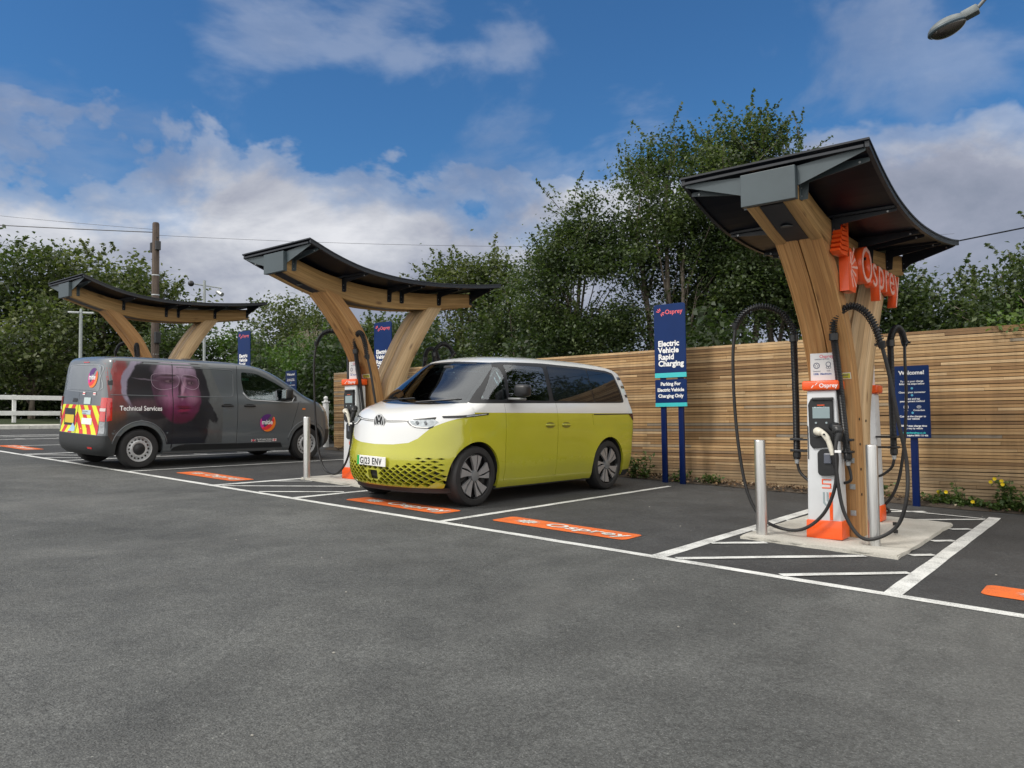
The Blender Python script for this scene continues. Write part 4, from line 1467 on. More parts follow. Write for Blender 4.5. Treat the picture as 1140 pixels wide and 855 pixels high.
class Car:
    def __init__(s, hull, name):
        s.h = hull; s.name = name

    def conform(s, name, me, where, off, m, parent, step=0.06, side=1, thick=0.0):
        # lay a flat shape (mesh in x,y = u,z or v,z) onto the body
        if step: grid_cut(me, step)
        for v in me.vertices:
            a, b = v.co.x, v.co.y
            if where == 'side': v.co = Vector((a, side * (s.h.side(a, b) + off), b))
            elif where == 'front': v.co = Vector((s.h.front(a, b) - off, a, b))
            else: v.co = Vector((s.h.rear(a, b) + off, a, b))
        me.update()
        if thick:
            pass
        return link(name, me, m, parent, True)


def arch_cut(wheels, r, v0, v1):
    bm = bmesh.new()
    for wu, wz, wr in wheels:
        for sg in (-1, 1):
            pts = []
            for i in range(33):
                a = -0.05 * PI + 1.1 * PI * i / 32
                pts.append((wu + r * math.cos(a), wz + r * math.sin(a)))
            pts = [(wu + r, 0.0)] + pts[1:-1] + [(wu - r, 0.0)]
            a, b = sorted((sg * v0, sg * v1))
            prism(bm, pts, 'y', a, b)
    return bm_me(bm)


def slab(u0, u1, v0, v1, z0, z1):
    bm = bmesh.new(); bbox(bm, u0, u1, v0, v1, z0, z1); return bm_me(bm)


def side_prism(poly, v0=-2, v1=2):
    bm = bmesh.new(); prism(bm, poly, 'y', v0, v1); return bm_me(bm)


def front_prism(poly, u0=-1, u1=2.4):
    bm = bmesh.new(); prism(bm, poly, 'x', u0, u1); return bm_me(bm)


def ribbon_prism(pts, w, sides=(-1, 1), a0=0.45, a1=1.3):
    # one mitred groove cutter along a polyline
    P = [Vector(p) for p in pts]; A = []; B = []
    for i, p in enumerate(P):
        d = (P[min(i + 1, len(P) - 1)] - P[max(i - 1, 0)]).normalized(); n = Vector((-d.y, d.x)) * w / 2
        A.append(tuple(p - n)); B.append(tuple(p + n))
    bm = bmesh.new()
    for s_ in sides:
        lo, hi = sorted((s_ * a0, s_ * a1)); prism(bm, A + B[::-1], 'y', lo, hi)
    return bm_me(bm)


def lathe(bm, prof, seg=40, cx=0, cz=0, flip=1):
    # prof: (y, r) revolved about the Y axis
    R = []
    for y, r in prof:
        R.append([bm.verts.new((cx + r * math.cos(2 * PI * k / seg), y * flip, cz + r * math.sin(2 * PI * k / seg))) for k in range(seg)])
    for a, b in zip(R[:-1], R[1:]):
        for k in range(seg): bm.faces.new((a[k], a[(k + 1) % seg], b[(k + 1) % seg], b[k]))
    return R


TYRE = mat('tyre_rubber', (0.016, 0.016, 0.017), 0.72, 0, 0, 0.25, 12)
RIM_BLACK = mat('rim_black', (0.010, 0.010, 0.011), 0.25, 0, 0.5)
RIM_GREY = mat('rim_machined', (0.38, 0.38, 0.39), 0.30, 0.45)
STEEL_WHEEL = mat('silver_steel_wheel', (0.50, 0.51, 0.52), 0.4, 0.35, 0, 0.08, 9)
GLASS_DARK = mat('privacy_glass', (0.006, 0.008, 0.010), 0.03, 0, 0, spec=0.7)


def make_glass():
    m, t, b = node_mat('clear_glass')
    gl = N(t, 'ShaderNodeBsdfGlossy'); gl.inputs['Roughness'].default_value = 0.02; gl.inputs[0].default_value = (0.9, 0.95, 1, 1)
    tr = N(t, 'ShaderNodeBsdfTransparent'); tr.inputs[0].default_value = (0.55, 0.64, 0.62, 1)
    lw = N(t, 'ShaderNodeLayerWeight'); lw.inputs[0].default_value = 0.35
    mx = N(t, 'ShaderNodeMixShader')
    L(t, M(t, 'ADD', M(t, 'MULTIPLY', lw.outputs['Fresnel'], 0.9), 0.10, clamp=True), mx.inputs[0])
    L(t, tr.outputs[0], mx.inputs[1]); L(t, gl.outputs[0], mx.inputs[2])
    L(t, mx.outputs[0], t.nodes['Material Output'].inputs[0])
    return m


GLASS = make_glass()


def make_paint(name, c, flake=0.06, rough=0.28, coat=1.0):
    m, t, b = node_mat(name)
    tc = N(t, 'ShaderNodeTexCoord'); p = tc.outputs['Object']
    n = NOISE(t, p, 1.4, 4, 0.55); f = NOISE(t, p, 900, 2, 0.5)
    d = NOISE(t, p, 7, 6, 0.7)
    col = RAMP(t, n, [(0.3, tuple(x * 0.93 for x in c)), (0.7, c)])
    col = MIX(t, 1.0, col, RAMP(t, f, [(0.3, 1 - flake), (0.7, 1 + flake)]), 'MULTIPLY')
    sep = N(t, 'ShaderNodeSeparateXYZ'); L(t, p, sep.inputs[0])
    dust = M(t, 'MULTIPLY', RAMP(t, sep.outputs[2], [(0.2, 0.35), (0.65, 0.0)]), RAMP(t, d, [(0.35, 0.4), (0.7, 1)]))
    col = MIX(t, M(t, 'MULTIPLY', dust, 0.6), col, (0.14, 0.135, 0.12))
    L(t, col, b.inputs['Base Color'])
    b.inputs['Roughness'].default_value = rough
    b.inputs['Coat Weight'].default_value = coat; b.inputs['Coat Roughness'].default_value = 0.04
    L(t, M(t, 'ADD', M(t, 'MULTIPLY', dust, 0.5), rough), b.inputs['Roughness'])
    return m


PAINT_YELLOW = make_paint('lime_yellow_paint', (0.44, 0.435, 0.024), 0.10, 0.24)
PAINT_WHITE = make_paint('white_car_paint', (0.70, 0.71, 0.70), 0.02, 0.3)
PAINT_GREY = make_paint('grey_van_paint', (0.094, 0.108, 0.120), 0.10, 0.30)
LAMP_CLEAR = mat('lamp_lens', (0.42, 0.46, 0.48), 0.10, 0.2, 1.0, 0.3, 25)
LAMP_RED = mat('red_lamp', (0.55, 0.012, 0.015), 0.15, 0, 1.0, 0.2, 30)
CHROME = mat('chrome', (0.75, 0.76, 0.77), 0.12, 1.0)
PLATE_W = mat('white_plate', (0.78, 0.78, 0.76), 0.4)
PLATE_Y = mat('yellow_plate', (0.68, 0.52, 0.04), 0.4)
GREEN = mat('green_flash', (0.02, 0.36, 0.06), 0.4)
TRIM = mat('grey_black_trim', (0.022, 0.024, 0.026), 0.55, 0, 0, 0.15, 20)
INTERIOR = mat('cabin_dark', (0.018, 0.018, 0.019), 0.8, 0, 0, 0.2, 8)
SEAT = mat('seat_fabric', (0.060, 0.062, 0.066), 0.9, 0, 0, 0.2, 12)


def wheel_van_yellow(r=0.372):
    # tyre and five pairs of blade spokes; axle along Y, outer face towards +Y
    w = empty('wheel')
    bm = bmesh.new()
    lathe(bm, [(-0.23, r * 0.70), (-0.23, r * 0.93), (-0.205, r * 0.985), (-0.17, r), (-0.06, r), (-0.025, r * 0.985), (-0.004, r * 0.94), (0.004, r * 0.85), (0.0, r * 0.765), (-0.015, r * 0.74), (-0.03, r * 0.72), (-0.23, r * 0.70)], 56)
    for g in (-0.155, -0.115, -0.075):
        pass
    from_bm('tyre', bm, TYRE, w, True, 35)
    bm = bmesh.new()
    lathe(bm, [(-0.012, r * 0.745), (-0.006, r * 0.725), (-0.03, r * 0.70), (-0.075, r * 0.66), (-0.20, r * 0.64)], 48)
    lathe(bm, [(-0.075, 0.001), (-0.075, r * 0.66)], 48)
    rim = from_bm('rim', bm, RIM_BLACK, w, True, 35)
    R = r * 0.715
    bm = bmesh.new(); bk = bmesh.new()
    for k in range(5):
        a0 = 2 * PI * k / 5 + 0.32
        def pt(ang, rad, y):
            return (rad * math.cos(a0 + ang), y, rad * math.sin(a0 + ang))
        # broad machined blade sweeping one way
        for (h0, h1, t0, t1, y) in ((-0.16, 0.28, -0.34, 0.06, 0.0),):
            q = [(h0, 0.22), (h1, 0.24), (t1 + 0.08, 0.62), (t1 + 0.02, 0.97), (t0, 0.98), (t0 + 0.06, 0.62)]
            top = [bm.verts.new(pt(a, R * rr_, -0.010 - 0.012 * (1 - rr_))) for a, rr_ in q]
            low = [bm.verts.new(pt(a, R * rr_, -0.045)) for a, rr_ in q]
            bm.faces.new(top)
            for i in range(len(q)): bm.faces.new((top[i], top[(i + 1) % len(q)], low[(i + 1) % len(q)], low[i]))
        q = [(0.44, 0.26), (0.60, 0.26), (0.50, 0.62), (0.46, 0.97), (0.16, 0.98), (0.30, 0.62)]
        top = [bm.verts.new(pt(a, R * rr_, -0.016 - 0.012 * (1 - rr_))) for a, rr_ in q]
        low = [bm.verts.new(pt(a, R * rr_, -0.045)) for a, rr_ in q]
        bm.faces.new(top)
        for i in range(len(q)): bm.faces.new((top[i], top[(i + 1) % len(q)], low[(i + 1) % len(q)], low[i]))
    from_bm('spokes', bm, RIM_GREY, rim)
    bk.free()
    bm = bmesh.new(); lathe(bm, [(-0.06, 0.075), (-0.012, 0.065), (-0.004, 0.035), (-0.003, 0.0005)], 24)
    from_bm('hub_cap', bm, mat('hub_grey', (0.20, 0.21, 0.22), 0.4, 0.3), rim, True, 40)
    return w


def wheel_steel(r=0.335):
    w = empty('wheel')
    bm = bmesh.new()
    lathe(bm, [(-0.21, r * 0.62), (-0.21, r * 0.90), (-0.19, r * 0.975), (-0.16, r), (-0.05, r), (-0.022, r * 0.98), (0.0, r * 0.91), (0.004, r * 0.80), (-0.004, r * 0.68), (-0.02, r * 0.64), (-0.21, r * 0.62)], 56)
    from_bm('tyre', bm, TYRE, w, True, 35)
    R = r * 0.64
    bm = bmesh.new()
    lathe(bm, [(-0.022, R * 1.01), (-0.004, R * 0.99), (-0.006, R * 0.94), (-0.03, R * 0.90), (-0.055, R * 0.86), (-0.045, R * 0.72), (-0.025, R * 0.60), (-0.03, R * 0.45), (-0.04, 0.001)], 64)
    rim = from_bm('rim', bm, STEEL_WHEEL, w, True, 40)
    for k in range(16):
        a = 2 * PI * k / 16
        bm = bmesh.new()
        c = Vector((R * 0.76 * math.cos(a), -0.045, R * 0.76 * math.sin(a)))
        rad = Vector((math.cos(a), 0.16, math.sin(a))); tan = Vector((-math.sin(a), 0, math.cos(a)))
        bm.faces.new([bm.verts.new(c + rad * (0.014 * math.cos(t)) + tan * (0.019 * math.sin(t)) + Vector((0, 0.0065, 0))) for t in [2 * PI * i / 10 for i in range(10)]])
        from_bm('vent_hole', bm, RIM_BLACK, rim)
    bm = bmesh.new(); lathe(bm, [(-0.03, R * 0.48), (-0.016, R * 0.46), (-0.010, R * 0.30), (-0.004, R * 0.26), (-0.004, 0.0005)], 28)
    from_bm('hub_cap', bm, BLACK_PL, rim, True, 40)
    return w


def seat(parent, u, v, z0=0.55):
    bm = bmesh.new()
    bbox(bm, u - 0.25, u + 0.25, v - 0.24, v + 0.24, z0, z0 + 0.16, 0.05, 3)
    bbox(bm, u + 0.20, u + 0.34, v - 0.23, v + 0.23, z0 + 0.1, z0 + 0.72, 0.05, 3, Matrix.Rotation(0.16, 3, 'Y'), (u + 0.27, v, z0 + 0.1))
    bbox(bm, u + 0.33, u + 0.43, v - 0.12, v + 0.12, z0 + 0.74, z0 + 0.92, 0.035, 3)
    return from_bm('seat', bm, SEAT, parent, True, 50)


def steering(parent, u, v, z):
    bm = bmesh.new()
    pts = [(u + 0.06 * math.sin(a) * 1.0, v + 0.18 * math.cos(a), z + 0.17 * math.sin(a)) for a in [2 * PI * i / 28 for i in range(29)]]
    tube(bm, pts, 0.013, 8)
    cyl(bm, (u - 0.2, v, z - 0.05), (u, v, z), 0.03); bbox(bm, u - 0.01, u + 0.01, v - 0.16, v + 0.16, z - 0.02, z + 0.02)
    return from_bm('steering_wheel', bm, BLACK_PL, parent, True, 50)


# ---------------------------------------------------------------- yellow and white electric van
def build_yellow_van():
    WF, WR = 0.84, 3.77
    tab = [  # z, f, r, w, Lf, nf, Lr, nr
        (0.20, 0.13, 4.60, 0.895, 0.72, 2.3, 0.30, 2.4),
        (0.27, 0.04, 4.66, 0.925, 0.75, 2.3, 0.30, 2.4),
        (0.36, 0.01, 4.68, 0.936, 0.76, 2.35, 0.30, 2.4),
        (0.44, 0.00, 4.69, 0.952, 0.76, 2.35, 0.30, 2.4),
        (0.58, 0.00, 4.70, 0.958, 0.76, 2.35, 0.30, 2.5),
        (0.70, 0.025, 4.70, 0.962, 0.74, 2.3, 0.30, 2.5),
        (0.85, 0.055, 4.695, 0.965, 0.72, 2.3, 0.28, 2.6),
        (1.00, 0.095, 4.685, 0.962, 0.70, 2.3, 0.26, 2.6),
        (1.08, 0.140, 4.68, 0.957, 0.68, 2.3, 0.25, 2.6),
        (1.14, 0.215, 4.67, 0.950, 0.66, 2.3, 0.24, 2.6),
        (1.19, 0.340, 4.66, 0.942, 0.60, 2.3, 0.24, 2.6),
        (1.235, 0.520, 4.65, 0.930, 0.50, 2.35, 0.24, 2.6),
        (1.27, 0.625, 4.64, 0.915, 0.44, 2.4, 0.24, 2.6),
        (1.40, 0.80, 4.60, 0.885, 0.42, 2.5, 0.24, 2.6),
        (1.60, 1.08, 4.54, 0.835, 0.40, 2.5, 0.24, 2.6),
        (1.74, 1.27, 4.48, 0.795, 0.40, 2.5, 0.26, 2.4),
        (1.81, 1.38, 4.42, 0.765, 0.42, 2.4, 0.34, 2.2),
        (1.855, 1.50, 4.30, 0.715, 0.50, 2.3, 0.5, 2.2),
        (1.89, 1.68, 4.08, 0.63, 0.6, 2.2, 0.7, 2.1),
        (1.915, 1.92, 3.75, 0.48, 0.6, 2.1, 0.8, 2.0),
        (1.928, 2.25, 3.30, 0.28, 0.4, 2.0, 0.5, 2.0)]
    H = Hull(tab, [(WF, 0.37, 0.44), (WR, 0.37, 0.44)], 0.016, 0.030, 4.7)
    C = Car(H, 'v')
    root = empty('passenger_van')
    outer = H.mesh(); inner = H.mesh(-0.035, nz=34)
    shell = boolean(outer, inner, 'DIFFERENCE')
    wells = arch_cut(H.wheels, 0.425, 0.60, 1.3)
    shell = boolean(shell, wells, 'DIFFERENCE')
    # dark inner structure that closes the wheel wells and the floor
    chas = boolean(H.mesh(-0.037, 0.23, 0.80, 8), wells, 'DIFFERENCE')
    link('floor_pan', chas, INTERIOR, root)
    # --- glazing band along the side
    belt = 1.298
    band_poly = [(0.80, 1.262), (4.12, belt + 0.01), (4.28, belt + 0.02), (4.23, 1.50), (4.10, 1.765), (3.9, 1.800), (3.2, 1.823), (2.3, 1.832), (1.55, 1.810), (1.40, 1.795), (1.20, 1.62), (0.92, 1.36)]
    # white upper body: everything above the belt crease plus the nose shield
    z_b = 1.150
    up = slab(0.62, 6, -2, 2, z_b, 3)
    shield = []
    for v, z in ((-0.955, 1.30), (-0.935, 1.095), (-0.86, 1.055), (-0.72, 0.965), (-0.60, 0.83), (-0.50, 0.775), (-0.30, 0.748), (0, 0.738)):
        shield.append((v, z))
    shield = [(-1.3, 1.30)] + shield[1:] + [(-v, z) for v, z in shield[::-1][1:-1]] + [(1.3, 1.30), (1.3, 2.2), (-1.3, 2.2)]
    shield = [(-1.3, 1.125)] + shield[1:-3] + [(1.3, 1.125), (1.3, 2.2), (-1.3, 2.2)]
    nose = front_prism(shield, -1, 0.80)
    topm = slab(0.79, 6, -2, 2, z_b, 3)
    white = boolean(shell, nose, 'INTERSECT')
    white2 = boolean(shell, topm, 'INTERSECT')
    lower = boolean(shell, nose, 'DIFFERENCE')
    lower = boolean(lower, topm, 'DIFFERENCE')
    # grooves between panels
    def groove(poly_uz, w=0.008): return ribbon_prism(poly_uz, w, (-1, 1), 0.52)
    door_f = [(1.37, 0.28), (1.37, 1.20), (1.375, 1.262)]
    door_b = [(2.465, 1.30), (2.465, 0.30)]
    slide_b = [(3.36, 0.33), (3.325, 0.62), (3.34, 0.9), (3.50, 1.14)]
    for g in (door_f, door_b):
        gm = groove(g); lower = boolean(lower, gm, 'DIFFERENCE'); white2 = boolean(white2, gm, 'DIFFERENCE')
    gm = groove([(3.335, 0.98), (3.325, 1.14)]); lower = boolean(lower, gm, 'DIFFERENCE')
    gm = groove([(1.375, 0.285), (3.30, 0.33)], 0.006)
    # grille: lozenge holes through the lower bumper
    bm = bmesh.new()
    pz = 0.0345; pv = 0.098
    for r_ in range(10):
        z = 0.285 + r_ * pz
        for k in range(-10, 11):
            v = (k + (0.5 if r_ % 2 else 0)) * pv
            lim_top = 0.625 if abs(v) > 0.62 else (0.475 + 0.10 * max(0, (abs(v) - 0.25) / 0.4))
            if z > lim_top or abs(v) > 0.865: continue
            if abs(v) < 0.13 and 0.31 < z < 0.44: continue
            if z < 0.30 and abs(v) > 0.75: continue
            s_ = 1.0 if abs(v) < 0.80 else 0.85
            hh = 0.0290 if z < 0.44 else (0.022 if z < 0.50 else 0.0125)
            hw = 0.0455 if z < 0.44 else 0.038
            q = [(v - hw * s_, z), (v - 0.004, z + hh * s_), (v + 0.004, z + hh * s_), (v + hw * s_, z), (v + 0.004, z - hh * s_), (v - 0.004, z - hh * s_)]
            prism(bm, q, 'x', -0.3, 0.62)
    prism(bm, round_poly([(-0.085, 0.315), (0.085, 0.315), (0.085, 0.425), (-0.085, 0.425)], 0.02), 'x', -0.3, 0.3)
    lower = boolean(lower, bm_me(bm), 'DIFFERENCE')
    bo = link('body', lower, PAINT_YELLOW, root, True, 32)
    # --- windscreen and side glazing openings in the white upper body
    ws = [(-0.80, 1.262), (-0.4, 1.235), (0, 1.228), (0.4, 1.235), (0.80, 1.262), (0.745, 1.50), (0.66, 1.74), (0.58, 1.800), (0, 1.818), (-0.58, 1.800), (-0.66, 1.74), (-0.745, 1.50)]
    wsp = front_prism(ws, 0.15, 1.62)
    allw = boolean(white, wsp, 'DIFFERENCE'); allw2 = boolean(white2, wsp, 'DIFFERENCE')
    scr_a = boolean(boolean(shell, slab(0.3, 1.9, -2, 2, 1.2, 2), 'INTERSECT'), wsp, 'INTERSECT')
    bandp = side_prism(round_poly(band_poly, 0.05))
    band = boolean(allw2, bandp, 'INTERSECT')
    roof = boolean(allw2, bandp, 'DIFFERENCE')
    nosep = boolean(allw, bandp, 'DIFFERENCE')
    band_n = boolean(allw, bandp, 'INTERSECT')
    link('nose_panel', nosep, PAINT_WHITE, root, True, 32)
    link('upper_body', roof, PAINT_WHITE, root, True, 32)
    # glass panes
    quarter = round_poly([(0.97, 1.315), (1.44, 1.315), (1.44, 1.735), (1.40, 1.74)], 0.03)
    doorw = round_poly([(1.49, 1.315), (2.335, 1.315), (2.31, 1.775), (1.52, 1.775)], 0.04)
    slidew = round_poly([(2.43, 1.318), (3.43, 1.318), (3.36, 1.785), (2.40, 1.795)], 0.03)
    rearw = round_poly([(3.445, 1.318), (4.22, 1.335), (4.17, 1.53), (4.07, 1.735), (3.9, 1.765), (3.375, 1.785)], 0.05)
    fr = side_prism(quarter); dr = side_prism(doorw)
    b2 = boolean(band, fr, 'DIFFERENCE'); b2 = boolean(b2, dr, 'DIFFERENCE')
    for piece in islands(b2): link('window_surround', piece, BLACK_PL, root, True, 32)
    if len(band_n.polygons): link('window_surround', band_n, BLACK_PL, root, True, 32)
    for nm, pr in (('quarter_window', fr), ('door_window', dr)):
        for g in islands(boolean(band, pr, 'INTERSECT')): link(nm, g, GLASS, root, True, 32)
    w_ = link('windscreen', scr_a, GLASS, root, True, 32)
    for nm, pl in (('sliding_window', slidew), ('rear_side_window', rearw)):
        for sg in (1, -1):
            C.conform(nm, poly_me([pl]), 'side', 0.003, GLASS_DARK, root, 0.08, sg)
    # rear closure: tailgate glass, simple
    C.conform('tailgate_window', poly_me([round_poly([(-0.62, 1.30), (0.62, 1.30), (0.55, 1.72), (-0.55, 1.72)], 0.06)]), 'rear', 0.003, GLASS_DARK, root, 0.08)
    # black frame round the windscreen
    inner_ws = [(-0.755, 1.285), (-0.4, 1.262), (0, 1.256), (0.4, 1.262), (0.755, 1.285), (0.70, 1.50), (0.615, 1.73), (0.55, 1.775), (0, 1.79), (-0.55, 1.775), (-0.615, 1.73), (-0.70, 1.50)]
    polys = []
    for i in range(12):
        j = (i + 1) % 12; polys.append([ws[i], ws[j], inner_ws[j], inner_ws[i]])
    C.conform('screen_band', poly_me(polys), 'front', 0.002, BLACK_PL, w_, 0.05)
    # --- cabin
    bm = bmesh.new(); bbox(bm, 0.62, 1.15, -0.80, 0.80, 0.95, 1.20, 0.06, 3); bbox(bm, 0.95, 1.12, -0.80, 0.80, 1.08, 1.265, 0.04, 3)
    from_bm('dashboard', bm, INTERIOR, root, True, 50)
    steering(root, 1.30, -0.38, 1.16)
    for v in (-0.40, 0.40): seat(root, 1.85, v, 0.66)
    for v in (-0.5, 0.0, 0.5): seat(root, 2.85, v, 0.66)
    bm = bmesh.new(); bbox(bm, 1.25, 1.32, -0.09, 0.09, 1.70, 1.76, 0.02); from_bm('mirror_inside', bm, BLACK_PL, root)
    # --- nose details
    def fstrip(name, top, m, off=0.004, parent=root, step=0.05):
        return C.conform(name, poly_me([top]), 'front', off, m, parent, step)
    # thin black line and light bar across the nose
    def band2(pts, w):
        A = [(v, z + w / 2) for v, z in pts]; B = [(v, z - w / 2) for v, z in pts]
        return [[A[i], A[i + 1], B[i + 1], B[i]] for i in range(len(pts) - 1)]
    for sg in (1, -1):
        ln = [(sg * 0.10, 1.020), (sg * 0.22, 1.022), (sg * 0.38, 1.030), (sg * 0.50, 1.045)]
        bar = C.conform('light_bar', poly_me(band2(ln, 0.022)), 'front', 0.003, BLACK_PL, root, 0.05)
        C.conform('light_line', poly_me(band2(ln, 0.007)), 'front', 0.006, PLATE_W, bar, 0.05)
        hl = [(0.40, 1.042), (0.48, 0.985), (0.55, 0.955), (0.70, 0.945), (0.765, 0.985), (0.83, 1.040), (0.875, 1.075), (0.905, 1.098), (0.915, 1.118), (0.87, 1.118), (0.78, 1.098), (0.62, 1.072), (0.50, 1.060)]
        hl = [(sg * v, z) for v, z in hl]
        h_ = C.conform('headlight', poly_me([hl]), 'front', 0.004, BLACK_PL, root, 0.04)
        ins = [(0.44, 1.036), (0.50, 0.993), (0.56, 0.968), (0.69, 0.960), (0.735, 0.985), (0.77, 1.030), (0.72, 1.060), (0.60, 1.052), (0.50, 1.046)]
        C.conform('lens', poly_me([[(sg * v, z) for v, z in ins]]), 'front', 0.008, LAMP_CLEAR, h_, 0.04)
        C.conform('running_light', poly_me(band2([(sg * 0.46, 1.024), (sg * 0.515, 0.982), (sg * 0.57, 0.966), (sg * 0.69, 0.962)], 0.014)), 'front', 0.011, PLATE_W, h_, 0.04)
        bm = bmesh.new()
        for q in (0.56, 0.65):
            cyl(bm, (H.front(q, 1.01) - 0.004, sg * q, 1.012), (H.front(q, 1.01) - 0.013, sg * q, 1.012), 0.028, 0.024, seg=16)
        from_bm_split('projector', bm, mat('projector_lens', (0.20, 0.22, 0.24), 0.12, 0.3, 1.0), h_, True, 40)
    # side continuation of the lamp blade
    for sg in (1, -1):
        C.conform('lamp_blade', poly_me([[(0.40, 1.103), (0.62, 1.115), (0.86, 1.136), (1.05, 1.145), (1.04, 1.122), (0.86, 1.106), (0.62, 1.086), (0.40, 1.078)]]), 'side', 0.004, BLACK_PL, root, 0.04, sg)
        C.conform('blade_light', poly_me([[(0.66, 1.112), (0.86, 1.128), (1.01, 1.138), (1.00, 1.128), (0.86, 1.115), (0.66, 1.098)]]), 'side', 0.007, LAMP_CLEAR, root, 0.04, sg)
    # round badge
    lz = 1.005; lu = H.front(0, lz) - 0.004
    def disc(r0, r1, y0, name, m, par, k=40):
        bm = bmesh.new()
        for i in range(k):
            a, b = 2 * PI * i / k, 2 * PI * (i + 1) / k
            q = [(lu - y0, rr_ * math.sin(t), lz + rr_ * math.cos(t)) for rr_, t in ((r1, a), (r1, b), (r0, b), (r0, a))]
            bm.faces.new([bm.verts.new(p) for p in (q if r0 > 0 else q[:2] + [q[2]])])
        return from_bm(name, bm, m, par)
    bd = disc(0.0, 0.100, 0.006, 'badge', BLACK_PL, root)
    disc(0.086, 0.099, 0.012, 'badge_ring', mat('badge_silver', (0.70, 0.71, 0.72), 0.3, 0.3), bd)
    bm = bmesh.new()
    def stroke(a, b, w=0.0085, y=0.012):
        A = Vector(a); B = Vector(b); d = (B - A).normalized(); n = Vector((-d.y, d.x)) * w / 2
        prism(bm, [(v_, lz + z_) for v_, z_ in (tuple(A - n), tuple(B - n), tuple(B + n), tuple(A + n))], 'x', lu - y, lu - y + 0.006)
    for sg in (-1, 1):
        stroke((sg * 0.033, 0.078), (sg * 0.002, 0.020), y=0.0125)      # V
        stroke((sg * 0.070, 0.050), (sg * 0.036, -0.072), y=0.0130)     # W outer
        stroke((sg * 0.036, -0.072), (sg * 0.002, -0.004), y=0.0120)     # W inner
    from_bm('badge_letters', bm, mat('badge_silver', (0.70, 0.71, 0.72), 0.3, 0.3), bd)
    # number plate
    pz0, pv0 = 0.535, 0.0
    pu = H.front(0.26, 0.54) - 0.03
    bm = bmesh.new(); bbox(bm, pu - 0.012, pu, -0.262, 0.262, pz0 - 0.058, pz0 + 0.058, 0.004)
    pu_b = pu
    pl = from_bm('number_plate', bm, PLATE_W, root)
    bm = bmesh.new(); bbox(bm, pu, H.front(0, 0.54) + 0.02, -0.245, 0.245, pz0 - 0.045, pz0 + 0.045)
    from_bm('plate_mount', bm, PAINT_YELLOW, pl)
    bm = bmesh.new(); bbox(bm, pu - 0.0145, pu - 0.012, 0.222, 0.262, pz0 - 0.057, pz0 + 0.057)
    from_bm('green_band', bm, GREEN, pl)
    flat_text('GJ23 ENV', 0.112, 0.0022, lambda x, y, z: (pu - 0.0150, 0.208 - x, pz0 - 0.040 + y), 'plate_lettering', BLACK_PL, pl, sx=0.76, spacing=1.16)
    # black lip under the bumper
    lip = boolean(H.mesh(0.006, 0.185, 0.235, 3), slab(-1, 0.62, -2, 2, 0, 1), 'INTERSECT')
    link('front_lip', lip, TRIM, root, True, 40)
    sill = boolean(H.mesh(-0.012, 0.17, 0.235, 3), slab(1.22, 3.36, -2, 2, 0, 1), 'INTERSECT'); link('sill_trim', sill, TRIM, root, True, 40)
    rl = boolean(H.mesh(0.006, 0.19, 0.27, 3), slab(4.20, 6, -2, 2, 0, 1), 'INTERSECT'); link('rear_lip', rl, TRIM, root, True, 40)
    # bumper corner groove
    for sg in (1, -1):
        C.conform('bumper_slot', poly_me([[(sg * 0.862, 0.34), (sg * 0.880, 0.34), (sg * 0.885, 0.60), (sg * 0.868, 0.62), (sg * 0.80, 0.635), (sg * 0.80, 0.645), (sg * 0.878, 0.633), (sg * 0.893, 0.605), (sg * 0.89, 0.33)]]), 'front', 0.003, BLACK_PL, root, 0.05)
    # wing vents behind the rear window
    for z, u in ((1.69, 4.20), (1.56, 4.275), (1.42, 4.34)):
        for sg in (1, -1):
            v_ = C.conform('pillar_vent', poly_me([round_poly([(u, z - 0.021), (u + 0.10, z - 0.021), (u + 0.085, z + 0.021), (u - 0.015, z + 0.021)], 0.006)]), 'side', 0.003, BLACK_PL, root, 0.05, sg)
            C.conform('vent_insert', poly_me([[(u + 0.008, z - 0.012), (u + 0.035, z - 0.012), (u + 0.028, z + 0.013), (u, z + 0.013)]]), 'side', 0.006, CHROME, v_, 0.05, sg)
    for sg in (1, -1):
        C.conform('rail_slot', poly_me([[(3.35, 1.138), (4.36, 1.150), (4.36, 1.136), (3.35, 1.124)]]), 'side', 0.004, BLACK_PL, root, 0.06, sg)
        tl = C.conform('tail_light', poly_me([[(4.33, 1.148), (4.62, 1.150), (4.655, 1.10), (4.66, 1.045), (4.62, 1.035), (4.52, 1.035), (4.44, 1.06)]]), 'side', 0.004, mat('smoked_lamp', (0.035, 0.006, 0.007), 0.1, 0, 1), root, 0.04, sg)
    bm = bmesh.new()
    # flush door handles; the scoop is a flat patch, its shade in the colour
    for sg in (1, -1):
        for u in (2.285, 2.655):
            rec = C.conform('door_handle', poly_me([smooth_poly([(u - 0.105, 0.985), (u - 0.05, 1.022), (u + 0.05, 1.022), (u + 0.105, 0.985), (u + 0.05, 0.948), (u - 0.05, 0.948)], 4)]), 'side', 0.0025, mat('handle_scoop_shade', (0.16, 0.16, 0.012), 0.35, 0, 1), root, 0.05, sg)
            bm2 = bmesh.new()
            y = H.side(u, 0.98)
            bbox(bm2, u - 0.10, u + 0.10, sg * (y + 0.002) - 0.012, sg * (y + 0.002) + 0.018 * 1, 0.972, 1.002, 0.011, 3)
            from_bm('handle_bar', bm2, PAINT_YELLOW, rec, True, 50)
        # door mirror on the window line
        y = H.side(1.56, 1.33)
        bm2 = bmesh.new()
        bbox(bm2, 1.47, 1.62, 0, 0.20, 1.36, 1.52, 0.05, 4)
        for v in bm2.verts: v.co.y = sg * (y + 0.06 + v.co.y); v.co.x += (abs(v.co.y) - y) * 0.08
        mr = from_bm('door_mirror', bm2, BLACK_PL, root, True, 50)
